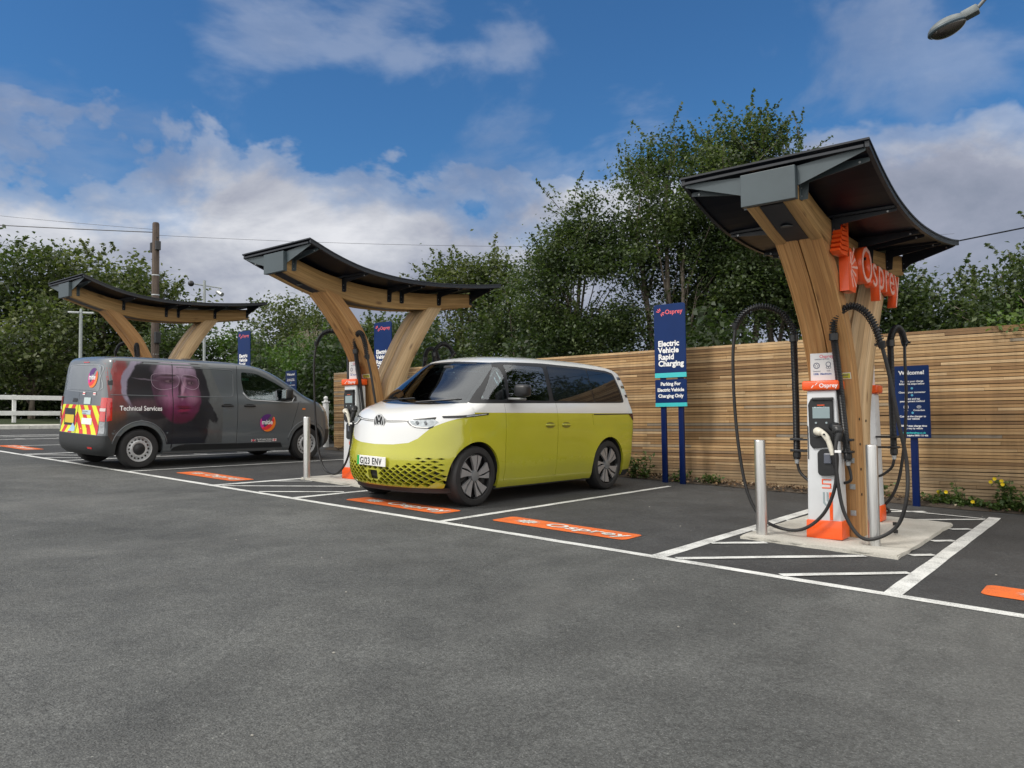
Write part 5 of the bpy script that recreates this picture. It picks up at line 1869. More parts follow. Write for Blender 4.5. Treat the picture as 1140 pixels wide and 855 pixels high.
        bm2 = bmesh.new(); bbox(bm2, 1.46, 1.60, 0, 0.22, 1.315, 1.345, 0.012, 2)
        for v in bm2.verts: v.co.y = sg * (y - 0.02 + v.co.y)
        from_bm('mirror_arm', bm2, mat('mirror_grey', (0.2, 0.21, 0.21), 0.4), mr, True, 50)
        bm2 = bmesh.new(); bbox(bm2, 1.621, 1.632, sg * (y + 0.16) - 0.075, sg * (y + 0.16) + 0.075, 1.375, 1.505, 0.004)
        from_bm('mirror_glass', bm2, CHROME, mr)
    bm.free()
    # wipers
    bm = bmesh.new()
    for v0, v1 in ((0.66, 0.02), (-0.10, -0.70)):
        pts = [(H.front(v0 + (v1 - v0) * t, 1.262 + 0.05 * t) - 0.012, v0 + (v1 - v0) * t, 1.262 + 0.05 * t) for t in [i / 10 for i in range(11)]]
        tube(bm, pts, 0.007, 6)
    from_bm_split('wiper', bm, BLACK_PL, root)
    # wheels
    w = wheel_van_yellow()
    w.parent = root; w.location = (WF, 0.945, 0.372)
    # hull frame: v>0 is the side that ends up towards +X
    for (u, sg) in ((WF, -1), (WR, 1), (WR, -1)):
        c = copy_tree(w, root); c.location = (u, sg * 0.945, 0.372)
        if sg < 0: c.rotation_euler = (0, 0, PI)
        if u == WR: c.rotation_euler = (c.rotation_euler[0], 0.5, c.rotation_euler[2])
    # bay: u -> +Y, v -> +X.  local x -> world Y, local y -> world X : mirror-free needs z flip, so v is negated by rotation
    return root


def place_vehicle(root, x, y, heading, slope=True):
    # local +x (front to tail) points along `heading` measured from +X
    g = gz(x, y)
    ax = Vector((math.cos(heading), math.sin(heading), 0))
    p1 = Vector((x, y, g)); p2 = p1 + ax * 4; p2.z = gz(p2.x, p2.y)
    ex = (p2 - p1).normalized()
    side = Vector((-math.sin(heading), math.cos(heading), 0)); p3 = p1 + side; p3.z = gz(p3.x, p3.y)
    ey = (p3 - p1); ey = (ey - ex * ey.dot(ex)).normalized()
    ez = ex.cross(ey)
    root.matrix_world = Matrix.Translation(p1) @ Matrix((ex, ey, ez)).transposed().to_4x4()


yv = build_yellow_van()
tag(yv, 'lime yellow and white electric van parked nose out, number plate GJ23 ENV', 'van')
# local x runs front to tail; pointing it to +Y puts local +y on the far (-X) side
place_vehicle(yv, -7.27, 6.36, math.radians(90 - 1.6))


# ---------------------------------------------------------------- grey panel van with printed livery
def livery_print():
    # the printed wrap on the van side: soft overlapping shapes, blended like a photograph
    m, t, b = node_mat('printed_portrait')
    tc = N(t, 'ShaderNodeTexCoord'); p = tc.outputs['Object']
    sep = N(t, 'ShaderNodeSeparateXYZ'); L(t, p, sep.inputs[0])
    n1 = NOISE(t, p, 4.5, 4, 0.55, 0.4); n2 = NOISE(t, MAPV(t, p, (1, 1, 0.35), (3, 3, 3)), 14, 3, 0.6, 0.8)
    wob_ = M(t, 'MULTIPLY', M(t, 'SUBTRACT', n1, 0.5), 0.10)
    X = M(t, 'ADD', M(t, 'SUBTRACT', 4.775, sep.outputs[0]), wob_)
    Z = M(t, 'ADD', sep.outputs[2], M(t, 'MULTIPLY', wob_, -0.6))
    def E(cx, cz, rx, rz, rot=0.0, soft=0.25, hairy=0.0):
        c, s = math.cos(math.radians(rot)), math.sin(math.radians(rot))
        dx = M(t, 'SUBTRACT', X, cx); dz = M(t, 'SUBTRACT', Z, cz)
        a = M(t, 'DIVIDE', M(t, 'ADD', M(t, 'MULTIPLY', dx, c), M(t, 'MULTIPLY', dz, s)), rx)
        q = M(t, 'DIVIDE', M(t, 'SUBTRACT', M(t, 'MULTIPLY', dz, c), M(t, 'MULTIPLY', dx, s)), rz)
        r = M(t, 'SQRT', M(t, 'ADD', M(t, 'MULTIPLY', a, a), M(t, 'MULTIPLY', q, q)))
        if hairy: r = M(t, 'ADD', r, M(t, 'MULTIPLY', M(t, 'SUBTRACT', n2, 0.5), hairy))
        return M(t, 'DIVIDE', M(t, 'SUBTRACT', 1.0 + soft * 0.5, r), soft, clamp=True)
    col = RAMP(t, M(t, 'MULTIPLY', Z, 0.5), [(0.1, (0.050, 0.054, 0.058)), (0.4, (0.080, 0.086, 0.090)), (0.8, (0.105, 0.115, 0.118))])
    def LAY(mask, c, k=1.0):
        nonlocal col
        col = MIX(t, M(t, 'MULTIPLY', mask, k) if k != 1.0 else mask, col, c)
    # red fade by the rear lamp
    redf = M(t, 'MULTIPLY', M(t, 'SUBTRACT', M(t, 'ADD', 0.27, M(t, 'MULTIPLY', n2, 0.12)), X), 14.0, clamp=True)
    redc = RAMP(t, M(t, 'MULTIPLY', Z, 0.5), [(0.30, (0.055, 0.035, 0.03)), (0.42, (0.16, 0.060, 0.032)), (0.6, (0.16, 0.030, 0.030)), (0.78, (0.30, 0.050, 0.050)), (0.92, (0.16, 0.03, 0.035))])
    LAY(redf, redc)
    LAY(E(0.62, 0.72, 0.62, 0.22, 0, 0.5), (0.020, 0.018, 0.024), 0.9)
    LAY(E(0.68, 1.42, 0.47, 0.50, -14, 0.06), (0.26, 0.23, 0.31))
    LAY(E(0.80, 1.36, 0.50, 0.53, -14, 0.06), (0.007, 0.007, 0.012))
    LAY(E(0.55, 1.08, 0.36, 0.10, 6, 0.8), (0.085, 0.040, 0.055), 0.7)
    LAY(E(1.30, 0.55, 0.42, 0.42, 0, 0.20, 0.22), (0.007, 0.009, 0.016))
    LAY(E(1.56, 1.25, 0.20, 0.66, 8, 0.14, 0.32), (0.006, 0.006, 0.012))
    LAY(E(1.72, 1.04, 0.09, 0.34, 34, 0.2, 0.9), (0.006, 0.007, 0.012))
    LAY(E(1.62, 0.80, 0.10, 0.36, 8, 0.2, 0.8), (0.006, 0.007, 0.012))
    # head
    face = E(1.17, 1.36, 0.425, 0.60, 10, 0.11)
    fc = RAMP(t, M(t, 'ADD', M(t, 'SUBTRACT', Z, 0.75), M(t, 'MULTIPLY', wob_, 1.2)), [(0.0, (0.09, 0.004, 0.040)), (0.30, (0.135, 0.016, 0.070)), (0.55, (0.13, 0.042, 0.098)), (0.80, (0.19, 0.110, 0.180)), (1.0, (0.32, 0.25, 0.35))])
    LAY(face, fc)
    LAY(M(t, 'MULTIPLY', face, E(0.80, 1.26, 0.15, 0.46, 6, 0.9)), (0.025, 0.005, 0.018), 0.85)
    LAY(M(t, 'MULTIPLY', face, E(1.26, 0.80, 0.30, 0.14, 0, 1.0)), (0.050, 0.003, 0.016), 0.7)
    LAY(M(t, 'MULTIPLY', face, E(1.52, 1.20, 0.10, 0.40, 6, 1.0)), (0.060, 0.010, 0.030), 0.7)
    LAY(E(1.02, 1.22, 0.14, 0.12, 20, 1.4), (0.32, 0.13, 0.23), 0.65)
    LAY(E(1.44, 1.24, 0.09, 0.11, -10, 1.4), (0.34, 0.16, 0.25), 0.65)
    LAY(E(1.10, 1.69, 0.26, 0.10, 0, 1.4), (0.38, 0.27, 0.36), 0.6)
    # brows, sockets, eyes
    LAY(E(1.00, 1.595, 0.17, 0.022, 5, 0.9), (0.020, 0.006, 0.012), 0.9)
    LAY(E(1.40, 1.585, 0.12, 0.020, -8, 0.9), (0.020, 0.006, 0.012), 0.9)
    LAY(E(1.02, 1.50, 0.16, 0.062, 0, 0.9), (0.022, 0.004, 0.016), 0.95)
    LAY(E(1.40, 1.49, 0.12, 0.055, 0, 0.9), (0.022, 0.004, 0.016), 0.95)
    LAY(E(1.035, 1.492, 0.072, 0.024, 0, 0.4), (0.15, 0.10, 0.12), 0.8)
    LAY(E(1.405, 1.482, 0.055, 0.021, 0, 0.4), (0.15, 0.10, 0.12), 0.8)
    LAY(E(1.055, 1.495, 0.024, 0.024, 0, 0.4), (0.004, 0.002, 0.004))
    LAY(E(1.42, 1.485, 0.020, 0.021, 0, 0.4), (0.004, 0.002, 0.004))
    # nose and mouth
    LAY(E(1.215, 1.38, 0.030, 0.15, -8, 0.9), (0.035, 0.006, 0.022), 0.9)
    LAY(E(1.28, 1.37, 0.030, 0.16, -10, 1.0), (0.44, 0.26, 0.36), 0.8)
    LAY(E(1.30, 1.255, 0.045, 0.035, 0, 1.0), (0.30, 0.12, 0.18), 0.6)
    LAY(E(1.265, 1.222, 0.075, 0.016, 0, 0.8), (0.012, 0.002, 0.006), 0.9)
    LAY(E(1.28, 1.045, 0.130, 0.030, -3, 0.6), (0.100, 0.004, 0.022))
    LAY(E(1.28, 0.990, 0.105, 0.030, 3, 0.7), (0.20, 0.010, 0.050))
    LAY(E(1.28, 1.018, 0.150, 0.007, 0, 0.8), (0.015, 0.001, 0.005))
    LAY(E(1.29, 0.935, 0.09, 0.018, 0, 1.0), (0.040, 0.003, 0.014), 0.8)
    # strand of hair over the temple, glasses arm
    LAY(E(1.585, 1.50, 0.035, 0.34, 14, 0.5, 0.7), (0.010, 0.008, 0.014), 0.95)
    LAY(E(0.62, 1.515, 0.22, 0.013, -6, 0.5), (0.12, 0.10, 0.13), 0.8)
    LAY(E(0.98, 1.47, 0.235, 0.135, 4, 0.12), (0.24, 0.13, 0.19), 0.16)
    LAY(E(1.42, 1.47, 0.155, 0.120, -4, 0.12), (0.24, 0.13, 0.19), 0.16)
    col = MIX(t, 1.0, col, RAMP(t, n2, [(0.3, 0.86), (0.7, 1.12)]), 'MULTIPLY')
    L(t, col, b.inputs['Base Color']); b.inputs['Roughness'].default_value = 0.36
    b.inputs['Coat Weight'].default_value = 0.35; b.inputs['Coat Roughness'].default_value = 0.08
    return m


def build_grey_van():
    WF, WR = 0.88, 4.24
    tab = [
        (0.22, 0.16, 4.80, 0.865, 0.66, 2.4, 0.14, 2.6),
        (0.30, 0.06, 4.88, 0.905, 0.66, 2.4, 0.14, 2.8),
        (0.42, 0.01, 4.90, 0.930, 0.66, 2.4, 0.14, 3.0),
        (0.56, 0.00, 4.895, 0.940, 0.66, 2.4, 0.13, 3.0),
        (0.66, 0.02, 4.872, 0.945, 0.66, 2.4, 0.11, 3.0),
        (0.85, 0.06, 4.862, 0.948, 0.64, 2.4, 0.10, 3.0),
        (1.00, 0.13, 4.855, 0.945, 0.60, 2.4, 0.10, 3.0),
        (1.10, 0.22, 4.850, 0.938, 0.56, 2.4, 0.10, 3.0),
        (1.17, 0.36, 4.845, 0.930, 0.50, 2.4, 0.10, 3.0),
        (1.23, 0.56, 4.842, 0.918, 0.42, 2.5, 0.10, 3.0),
        (1.30, 0.74, 4.836, 0.902, 0.36, 2.5, 0.10, 3.0),
        (1.42, 0.94, 4.826, 0.886, 0.34, 2.5, 0.10, 3.0),
        (1.60, 1.26, 4.806, 0.872, 0.34, 2.5, 0.10, 3.2),
        (1.72, 1.50, 4.790, 0.860, 0.36, 2.5, 0.10, 3.2),
        (1.80, 1.70, 4.775, 0.845, 0.40, 2.4, 0.11, 3.0),
        (1.85, 1.88, 4.755, 0.810, 0.5, 2.3, 0.14, 2.8),
        (1.885, 2.10, 4.68, 0.73, 0.6, 2.2, 0.24, 2.4),
        (1.905, 2.40, 4.40, 0.52, 0.6, 2.1, 0.5, 2.0),
        (1.915, 2.80, 4.00, 0.30, 0.4, 2.0, 0.4, 2.0)]
    H = Hull(tab, [(WF, 0.335, 0.40), (WR, 0.335, 0.40)], 0.014, 0.018, 4.9)
    C = Car(H, 'p')
    root = empty('panel_van')
    shell = boolean(H.mesh(), H.mesh(-0.035, nz=34), 'DIFFERENCE')
    wells = arch_cut(H.wheels, 0.40, 0.58, 1.3)
    shell = boolean(shell, wells, 'DIFFERENCE')
    chas = boolean(H.mesh(-0.037, 0.25, 0.78, 8), wells, 'DIFFERENCE')
    link('floor_pan', chas, INTERIOR, root)
    # bulkhead behind the seats
    bm = bmesh.new(); bbox(bm, 2.42, 2.46, -0.83, 0.83, 0.5, 1.80); from_bm('bulkhead', bm, INTERIOR, root)
    # openings
    win = round_poly([(2.36, 1.715), (2.05, 1.70), (1.66, 1.55), (1.36, 1.40), (1.18, 1.275), (1.26, 1.185), (2.17, 1.215), (2.31, 1.34), (2.36, 1.55)], 0.04)
    wp = side_prism(win)
    ws = [(-0.78, 1.29), (0, 1.255), (0.78, 1.29), (0.72, 1.5), (0.62, 1.74), (0, 1.765), (-0.62, 1.74), (-0.72, 1.5)]
    wsp = front_prism(ws, 0.3, 1.75)
    door_w = boolean(shell, wp, 'INTERSECT')
    body = boolean(shell, wp, 'DIFFERENCE')
    scr = boolean(boolean(body, slab(0.3, 2.2, -2, 2, 1.2, 2), 'INTERSECT'), wsp, 'INTERSECT')
    body = boolean(body, wsp, 'DIFFERENCE')
    def groove(pts, w=0.009): return ribbon_prism(pts, w)
    for g in ([(2.455, 0.30), (2.445, 1.83)], [(3.70, 0.32), (3.69, 1.84)], [(1.33, 0.40), (1.23, 0.75), (1.10, 1.16)]):
        body = boolean(body, groove(g), 'DIFFERENCE')
    # grooves on the rear doors
    bm = bmesh.new(); prism(bm, [(-0.055, 0.56), (-0.047, 0.56), (-0.047, 1.80), (-0.055, 1.80)], 'x', 4.6, 5.2)
    body = boolean(body, bm_me(bm), 'DIFFERENCE')
    # dark lower bumper taken out of the body as its own part
    bz = slab(4.36, 6, -2, 2, 0.0, 0.565)
    bump = boolean(body, bz, 'INTERSECT'); body = boolean(body, bz, 'DIFFERENCE')
    fb = slab(-1, 0.42, -2, 2, 0.0, 0.62)
    fbump = boolean(body, fb, 'INTERSECT'); body = boolean(body, fb, 'DIFFERENCE')
    link('body', body, PAINT_GREY, root, True, 32)
    link('rear_bumper', bump, TRIM, root, True, 32); link('front_bumper', fbump, TRIM, root, True, 32)
    for piece in islands(door_w): link('door_window', piece, GLASS, root, True, 32)
    link('windscreen', scr, GLASS, root, True, 32)
    bm = bmesh.new(); bbox(bm, 0.75, 1.3, -0.8, 0.8, 0.95, 1.22, 0.06, 3); from_bm('dashboard', bm, INTERIOR, root, True, 50)
    steering(root, 1.42, 0.42, 1.14)
    for v in (-0.42, 0.42): seat(root, 1.95, v, 0.62)
    # sticker inside the cab window
    bm = bmesh.new(); bbox(bm, 2.12, 2.27, 0.74, 0.745, 1.56, 1.61); from_bm('window_sticker', bm, mat('teal_sticker', (0.02, 0.30, 0.22), 0.5), root)
    bm = bmesh.new(); bbox(bm, 1.40, 1.50, 0.80, 0.805, 1.22, 1.32); from_bm('window_sticker', bm, mat('pale_sticker', (0.30, 0.38, 0.44), 0.5), root)

    def S(name, P, m, off=0.003, side=1, step=0.07, par=None):
        return C.conform(name, poly_me(P if isinstance(P[0][0], (tuple, list, Vector)) else [P]), 'side', off, m, par or root, step, side)
    def R(name, P, m, off=0.003, step=0.07, par=None):
        return C.conform(name, poly_me(P if isinstance(P[0][0], (tuple, list, Vector)) else [P]), 'rear', off, m, par or root, step)
    def rim(P, w=0.006):
        P = smooth_poly(P, 4); c = sum((Vector(p) for p in P), Vector((0, 0))) / len(P); out = []
        for i in range(len(P)):
            a, b = Vector(P[i]), Vector(P[(i + 1) % len(P)])
            out.append([tuple(a), tuple(b), tuple(b + (c - b).normalized() * w), tuple(a + (c - a).normalized() * w)])
        return out
    # beads and pressings that catch the light
    def bead(pts, r=0.007, name='pressing', m=PAINT_GREY, side=1, par=None):
        q = []
        for a, b in zip(pts[:-1], pts[1:]):
            n = max(1, int((Vector(b) - Vector(a)).length / 0.06))
            for i in range(n): t = i / n; q.append((a[0] + (b[0] - a[0]) * t, a[1] + (b[1] - a[1]) * t))
        q.append(pts[-1])
        bm = bmesh.new(); tube(bm, [(u, side * (H.side(u, z) + 0.000), z) for u, z in q], r, 8)
        return from_bm(name, bm, m, par or root, True)
    for sd in (1, -1):
        bead(round_poly([(3.63, 1.74), (3.63, 1.235), (2.53, 1.235), (2.53, 1.70), (2.60, 1.745)], 0.05)[6:] if False else [(3.62, 1.24), (2.60, 1.235), (2.545, 1.27), (2.53, 1.33), (2.53, 1.69), (2.56, 1.735), (2.62, 1.745), (3.62, 1.748)], side=sd)
        bead([(4.74, 1.24), (3.78, 1.24)], side=sd)
        bead([(1.20, 1.255), (1.26, 1.168), (1.36, 1.158), (2.17, 1.195), (2.25, 1.235), (2.33, 1.33)], 0.012, 'lip_highlight', mat('glint_and_edge_grey', (0.42, 0.44, 0.45), 0.25, 0.2, 1.0), side=sd)  # pale grey bead paints in the highlight under the front window
    # wheel arch lips
    for wu in (WF, WR):
        for sd in (1, -1):
            pts = [(wu + 0.47 * math.cos(a), 0.335 + 0.47 * math.sin(a)) for a in [math.radians(12 + 156 * i / 24) for i in range(25)]]
            bead(pts, 0.010, 'arch_lip', side=sd)
    # dark sill moulding
    for sd in (1, -1):
        S('sill_moulding', [(1.44, 0.285), (1.50, 0.375), (3.50, 0.395), (3.66, 0.345), (3.70, 0.285)], BLACK_PL, 0.010, sd)
        S('sill_step', [(1.44, 0.24), (1.44, 0.268), (3.84, 0.268), (3.84, 0.24)], mat('sill_grey', (0.13, 0.135, 0.14), 0.4), 0.010, sd)
    # ---- printed side livery (right-hand side)
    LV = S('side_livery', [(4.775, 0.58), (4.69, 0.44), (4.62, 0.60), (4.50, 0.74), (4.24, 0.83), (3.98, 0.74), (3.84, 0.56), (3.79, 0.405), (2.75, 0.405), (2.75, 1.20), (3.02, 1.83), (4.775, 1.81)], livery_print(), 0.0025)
    DK = mat('print_dark', (0.008, 0.008, 0.014), 0.35, 0, 0.5, 0.5, 5)
    # safety glasses: pale rims
    WH = mat('print_pale', (0.44, 0.34, 0.42), 0.35, 0, 0.5)
    S('print_glasses', rim([(4.05, 1.60), (3.80, 1.64), (3.60, 1.60), (3.57, 1.47), (3.66, 1.385), (3.90, 1.345), (4.04, 1.42)]), WH, 0.006, 1, 0.07, LV)
    S('print_glasses', rim([(3.52, 1.60), (3.36, 1.62), (3.22, 1.56), (3.21, 1.42), (3.32, 1.36), (3.48, 1.42)]), WH, 0.006, 1, 0.07, LV)
    # repeat door shut line over the print
    S('print_seam', [(3.688, 0.34), (3.688, 1.80), (3.700, 1.80), (3.700, 0.34)], DK, 0.0075, 1, 0.07, LV)

    # writing: viewed from +y the text runs from tail to nose, i.e. towards smaller u
    def side_text(s, u0, z0, size, bold, m, off=0.006, par=None, sx=1.0):
        me = text_mesh(s, size, bold)
        for v in me.vertices: v.co.x = u0 - v.co.x * sx; v.co.y = z0 + v.co.y
        return C.conform('lettering', me, 'side', off, m, par or root, 0.10, 1)
    side_text('Technical Services', 4.60, 0.985, 0.112, 0.002, SIGN_WHITE, 0.008, LV, 0.86)
    # round swoosh logo
    ORG = mat('logo_orange', (0.80, 0.20, 0.02), 0.4); RED = mat('logo_red', (0.72, 0.03, 0.05), 0.4); PUR = mat('logo_purple', (0.09, 0.02, 0.16), 0.4); PNK = mat('logo_pink', (0.60, 0.03, 0.28), 0.4)
    def swoosh(fn, cx, cz, r, mir=1):
        def cres(a0, a1, r0, r1, shift):
            A = []; B = []
            for i in range(15):
                t = i / 14; a = math.radians(a0 + (a1 - a0) * t)
                th = math.sin(PI * t) ** 0.7
                A.append((cx + mir * r * r1 * math.cos(a), cz + r * r1 * math.sin(a))); B.append((cx + mir * r * (r1 - (r1 - r0) * th) * math.cos(a), cz + r * (r1 - (r1 - r0) * th) * math.sin(a)))
            return A + B[::-1]
        base = fn('round_logo', cres(60, 240, 0.0, 1.0, 0), PUR, 0.0075)
        fn('logo_swoosh', cres(150, 262, 0.62, 1.02, 0), PNK, 0.0085, base)
        fn('logo_swoosh', cres(215, 405, 0.05, 1.0, 0), RED, 0.0095, base)
        fn('logo_swoosh', cres(240, 400, 0.66, 1.04, 0), ORG, 0.0105, base)
        return base
    fs = lambda nm, P, m, off, par=None: S(nm, P, m, off, 1, 0.06, par)
    lg = swoosh(fs, 1.81, 0.765, 0.165, -1)
    side_text('mitie', 1.945, 0.735, 0.125, 0.003, SIGN_WHITE, 0.0125, lg, 0.95)
    # small flags and two lines of writing on the front door
    for u in (2.10, 1.64):
        fl = S('flag', [(u + 0.045, 0.405), (u - 0.045, 0.405), (u - 0.045, 0.455), (u + 0.045, 0.455)], PLATE_W, 0.006, 1, 0.07)
        S('flag_cross', [(u + 0.007, 0.405), (u - 0.007, 0.405), (u - 0.007, 0.455), (u + 0.007, 0.455)], RED, 0.008, 1, 0.07, fl)
        S('flag_cross', [(u + 0.045, 0.424), (u - 0.045, 0.424), (u - 0.045, 0.436), (u + 0.045, 0.436)], RED, 0.0085, 1, 0.07, fl)
        if u > 2:
            for a, b in (((0.045, 0.405), (0.008, 0.422)), ((-0.045, 0.455), (-0.008, 0.438)), ((-0.045, 0.405), (-0.008, 0.422)), ((0.045, 0.455), (0.008, 0.438))):
                S('flag_field', [(u + a[0], a[1]), (u + b[0], a[1]), (u + b[0], b[1])], NAVY_POST, 0.0075, 1, 0.07, fl)
    side_text('The UK Leading Facilities', 2.03, 0.437, 0.032, 0.0006, SIGN_WHITE)
    side_text('Management Company', 2.00, 0.402, 0.032, 0.0006, SIGN_WHITE)
    # handles, fuel flap, side repeater
    for u in (2.66, 2.20):
        for sd in (1, -1):
            hd = S('door_handle', [(u - 0.12, 1.065), (u + 0.12, 1.065), (u + 0.12, 1.095), (u + 0.05, 1.115), (u - 0.05, 1.115), (u - 0.12, 1.095)], BLACK_PL, 0.004, sd)
            bm = bmesh.new(); y = H.side(u, 1.08)
            bbox(bm, u - 0.115, u + 0.115, sd * (y + 0.018) - 0.012, sd * (y + 0.018) + 0.012, 1.07, 1.094, 0.009, 3)
            from_bm('handle_bar', bm, BLACK_PL, hd, True, 50)
    S('side_repeater', [(1.02, 1.02), (0.95, 1.02), (0.95, 1.05), (1.02, 1.045)], ORG, 0.006)
    for sd in (1, -1):
        S('window_triangle', [(1.44, 1.17), (1.15, 1.19), (1.14, 1.285), (1.42, 1.42)], BLACK_PL, 0.003, sd)
        bm = bmesh.new(); y = H.side(1.45, 1.3)
        bbox(bm, 1.36, 1.52, 0.05, 0.24, 1.21, 1.44, 0.05, 4); bbox(bm, 1.42, 1.50, -0.02, 0.12, 1.20, 1.25, 0.015, 2)
        for v in bm.verts: v.co.y = sd * (y + v.co.y)
        mr = from_bm('door_mirror', bm, BLACK_PL, root, True, 50)
        bm = bmesh.new(); bbox(bm, 1.521, 1.528, sd * (y + 0.145) - 0.07, sd * (y + 0.145) + 0.07, 1.24, 1.41, 0.002); from_bm('mirror_glass', bm, CHROME, mr)
    # headlights
    for sg in (1, -1):
        hl = [(0.46, 1.00), (0.60, 1.12), (0.80, 1.17), (0.87, 1.10), (0.84, 0.98), (0.70, 0.93), (0.55, 0.94)]
        h_ = C.conform('headlight', poly_me([[(sg * v, z) for v, z in hl]]), 'front', 0.004, BLACK_PL, root, 0.04)
        C.conform('lens', poly_me([[(sg * (v * 0.86 + 0.095), z * 0.8 + 0.21) for v, z in hl]]), 'front', 0.008, LAMP_CLEAR, h_, 0.04)
        S('headlight_wing', [(0.27, 1.10), (0.50, 1.165), (0.56, 1.11), (0.50, 1.00), (0.30, 0.96)], LAMP_CLEAR, 0.004, sg, 0.04)
    C.conform('front_grille', poly_me([round_poly([(-0.5, 0.66), (0.5, 0.66), (0.42, 0.95), (-0.42, 0.95)], 0.04)]), 'front', 0.004, BLACK_PL, root, 0.06)
    # roof pod
    bm = bmesh.new(); bbox(bm, 2.75, 3.05, -0.10, 0.10, 1.912, 1.945, 0.015, 2); from_bm('roof_pod', bm, BLACK_PL, root, True, 40)
    # ---- rear: chevrons, window panel, lamps, plate
    def clip_rect(P, x0, x1, y0, y1):
        for ax, lim, sg in ((0, x0, 1), (0, x1, -1), (1, y0, 1), (1, y1, -1)):
            Q = []
            for i in range(len(P)):
                a, b = P[i], P[(i + 1) % len(P)]
                ia = (a[ax] - lim) * sg >= 0; ib = (b[ax] - lim) * sg >= 0
                if ia: Q.append(a)
                if ia != ib:
                    t = (lim - a[ax]) / (b[ax] - a[ax]); Q.append((a[0] + (b[0] - a[0]) * t, a[1] + (b[1] - a[1]) * t))
            P = Q
            if len(P) < 3: return None
        return P
    CY_ = mat('chevron_yellow', (0.74, 0.80, 0.02), 0.4, 0, 0.2); CR_ = mat('chevron_red', (0.62, 0.02, 0.02), 0.4, 0, 0.2)
    base = R('chevron_panel', [[(-0.755, 0.575), (-0.062, 0.575), (-0.062, 1.055), (-0.755, 1.055)], [(-0.040, 0.575), (0.745, 0.575), (0.745, 1.055), (-0.040, 1.055)]], CY_, 0.003)
    reds = []
    for k in range(-3, 7):
        u0 = k * 0.30 + 0.02
        # viewed from behind with local +y towards the viewer's right; stripes fall away from the centre
        P = [(u0, 1.055), (u0 + 0.15, 1.055), (u0 + 0.15 + 0.40, 0.575), (u0 + 0.40, 0.575)]
        q = clip_rect(P, -0.040, 0.745, 0.575, 1.055)
        if q: reds.append(q)
        q = clip_rect([(-0.10 - a, b) for a, b in P], -0.755, -0.062, 0.575, 1.055)
        if q: reds.append(q)
    R('chevron_stripe', reds, CR_, 0.0045, 0.07, base)
    def rear_text(s, v0, z0, size, bold, m, off=0.009, par=None, sx=1.0):
        me = text_mesh(s, size, bold)
        for v in me.vertices: v.co.x = v0 + v.co.x * sx; v.co.y = z0 + v.co.y
        return C.conform('lettering', me, 'rear', off, m, par or root, 0.10)
    # rear view: image right is +X = local +y
    R('rear_panel', round_poly([(-0.66, 1.31), (0.68, 1.31), (0.62, 1.73), (-0.60, 1.73)], 0.06), mat('rear_panel_grey', (0.17, 0.185, 0.195), 0.22, 0, 1.0, 0.08, 3), 0.004)
    R('panel_edge', rim([(-0.66, 1.31), (0.68, 1.31), (0.66, 1.55), (0.62, 1.73), (-0.60, 1.73), (-0.64, 1.55)], 0.012), mat('glint_and_edge_grey', (0.42, 0.44, 0.45), 0.25, 0.2, 1.0), 0.006)
    fr_ = lambda nm, P, m, off, par=None: R(nm, P, m, off, 0.06, par)
    lg2 = swoosh(fr_, 0.40, 1.52, 0.165, 1)
    rear_text('mitie', 0.265, 1.49, 0.125, 0.003, SIGN_WHITE, 0.0125, lg2, 0.95)
    npb = R('plate_recess', [(-0.60, 0.70), (-0.14, 0.70), (-0.14, 0.99), (-0.60, 0.99)], BLACK_PL, 0.006)
    yp = R('number_plate', [(-0.56, 0.74), (-0.18, 0.74), (-0.18, 0.88), (-0.56, 0.88)], PLATE_Y, 0.009, 0.07)
    st = R('white_sticker', [(0.14, 0.90), (0.46, 0.90), (0.46, 0.975), (0.14, 0.975)], mat('pale_blue_sticker', (0.50, 0.62, 0.66), 0.5), 0.007)
    rear_text('We are not driving', 0.15, 0.945, 0.026, 0.0006, GREY_TEXT, 0.011, st); rear_text('a safe distance', 0.15, 0.912, 0.026, 0.0006, GREY_TEXT, 0.011, st)
    st = R('phone_sticker', [(0.14, 0.735), (0.52, 0.735), (0.52, 0.84), (0.14, 0.84)], SIGN_WHITE, 0.007)
    st = R('blue_white_sticker', [(-0.36, 0.60), (-0.09, 0.60), (-0.09, 0.67), (-0.20, 0.745)], mat('sky_sticker', (0.35, 0.52, 0.68), 0.5), 0.010)
    st = R('square_sticker', [(0.17, 1.075), (0.42, 1.075), (0.42, 1.185), (0.17, 1.185)], mat('pale_blue_sticker2', (0.50, 0.60, 0.60), 0.5), 0.007)
    for v in (0.14, 0.53):
        fl = R('flag', [(v - 0.045, 1.225), (v + 0.045, 1.225), (v + 0.045, 1.275), (v - 0.045, 1.275)], PLATE_W, 0.006)
        R('flag_cross', [(v - 0.045, 1.243), (v + 0.045, 1.243), (v + 0.045, 1.257), (v - 0.045, 1.257)], RED, 0.008, 0.07, fl)
    R('rear_handle', [(-0.30, 1.10), (-0.12, 1.10), (-0.10, 1.16), (-0.28, 1.17)], BLACK_PL, 0.006)
    # lamp clusters wrapping the rear corners
    for sd in (1, -1):
        P = [(4.74, 0.80), (4.735, 1.19), (4.85, 1.19), (4.865, 0.80)]
        lp = R('tail_light', [(sd * 0.755, 0.80), (sd * 0.905, 0.80), (sd * 0.905, 1.19), (sd * 0.775, 1.19)], LAMP_RED, 0.010, 0.03)
        S('lamp_side', [(4.72, 0.82), (4.72, 1.18), (4.80, 1.19), (4.80, 0.80)], LAMP_RED, 0.010, sd, 0.03, lp)
        R('reverse_lamp', [(sd * 0.762, 0.965), (sd * 0.905, 0.965), (sd * 0.905, 1.015), (sd * 0.764, 1.015)], mat('reverse_white', (0.62, 0.52, 0.50), 0.15, 0, 1), 0.014, 0.03, lp)
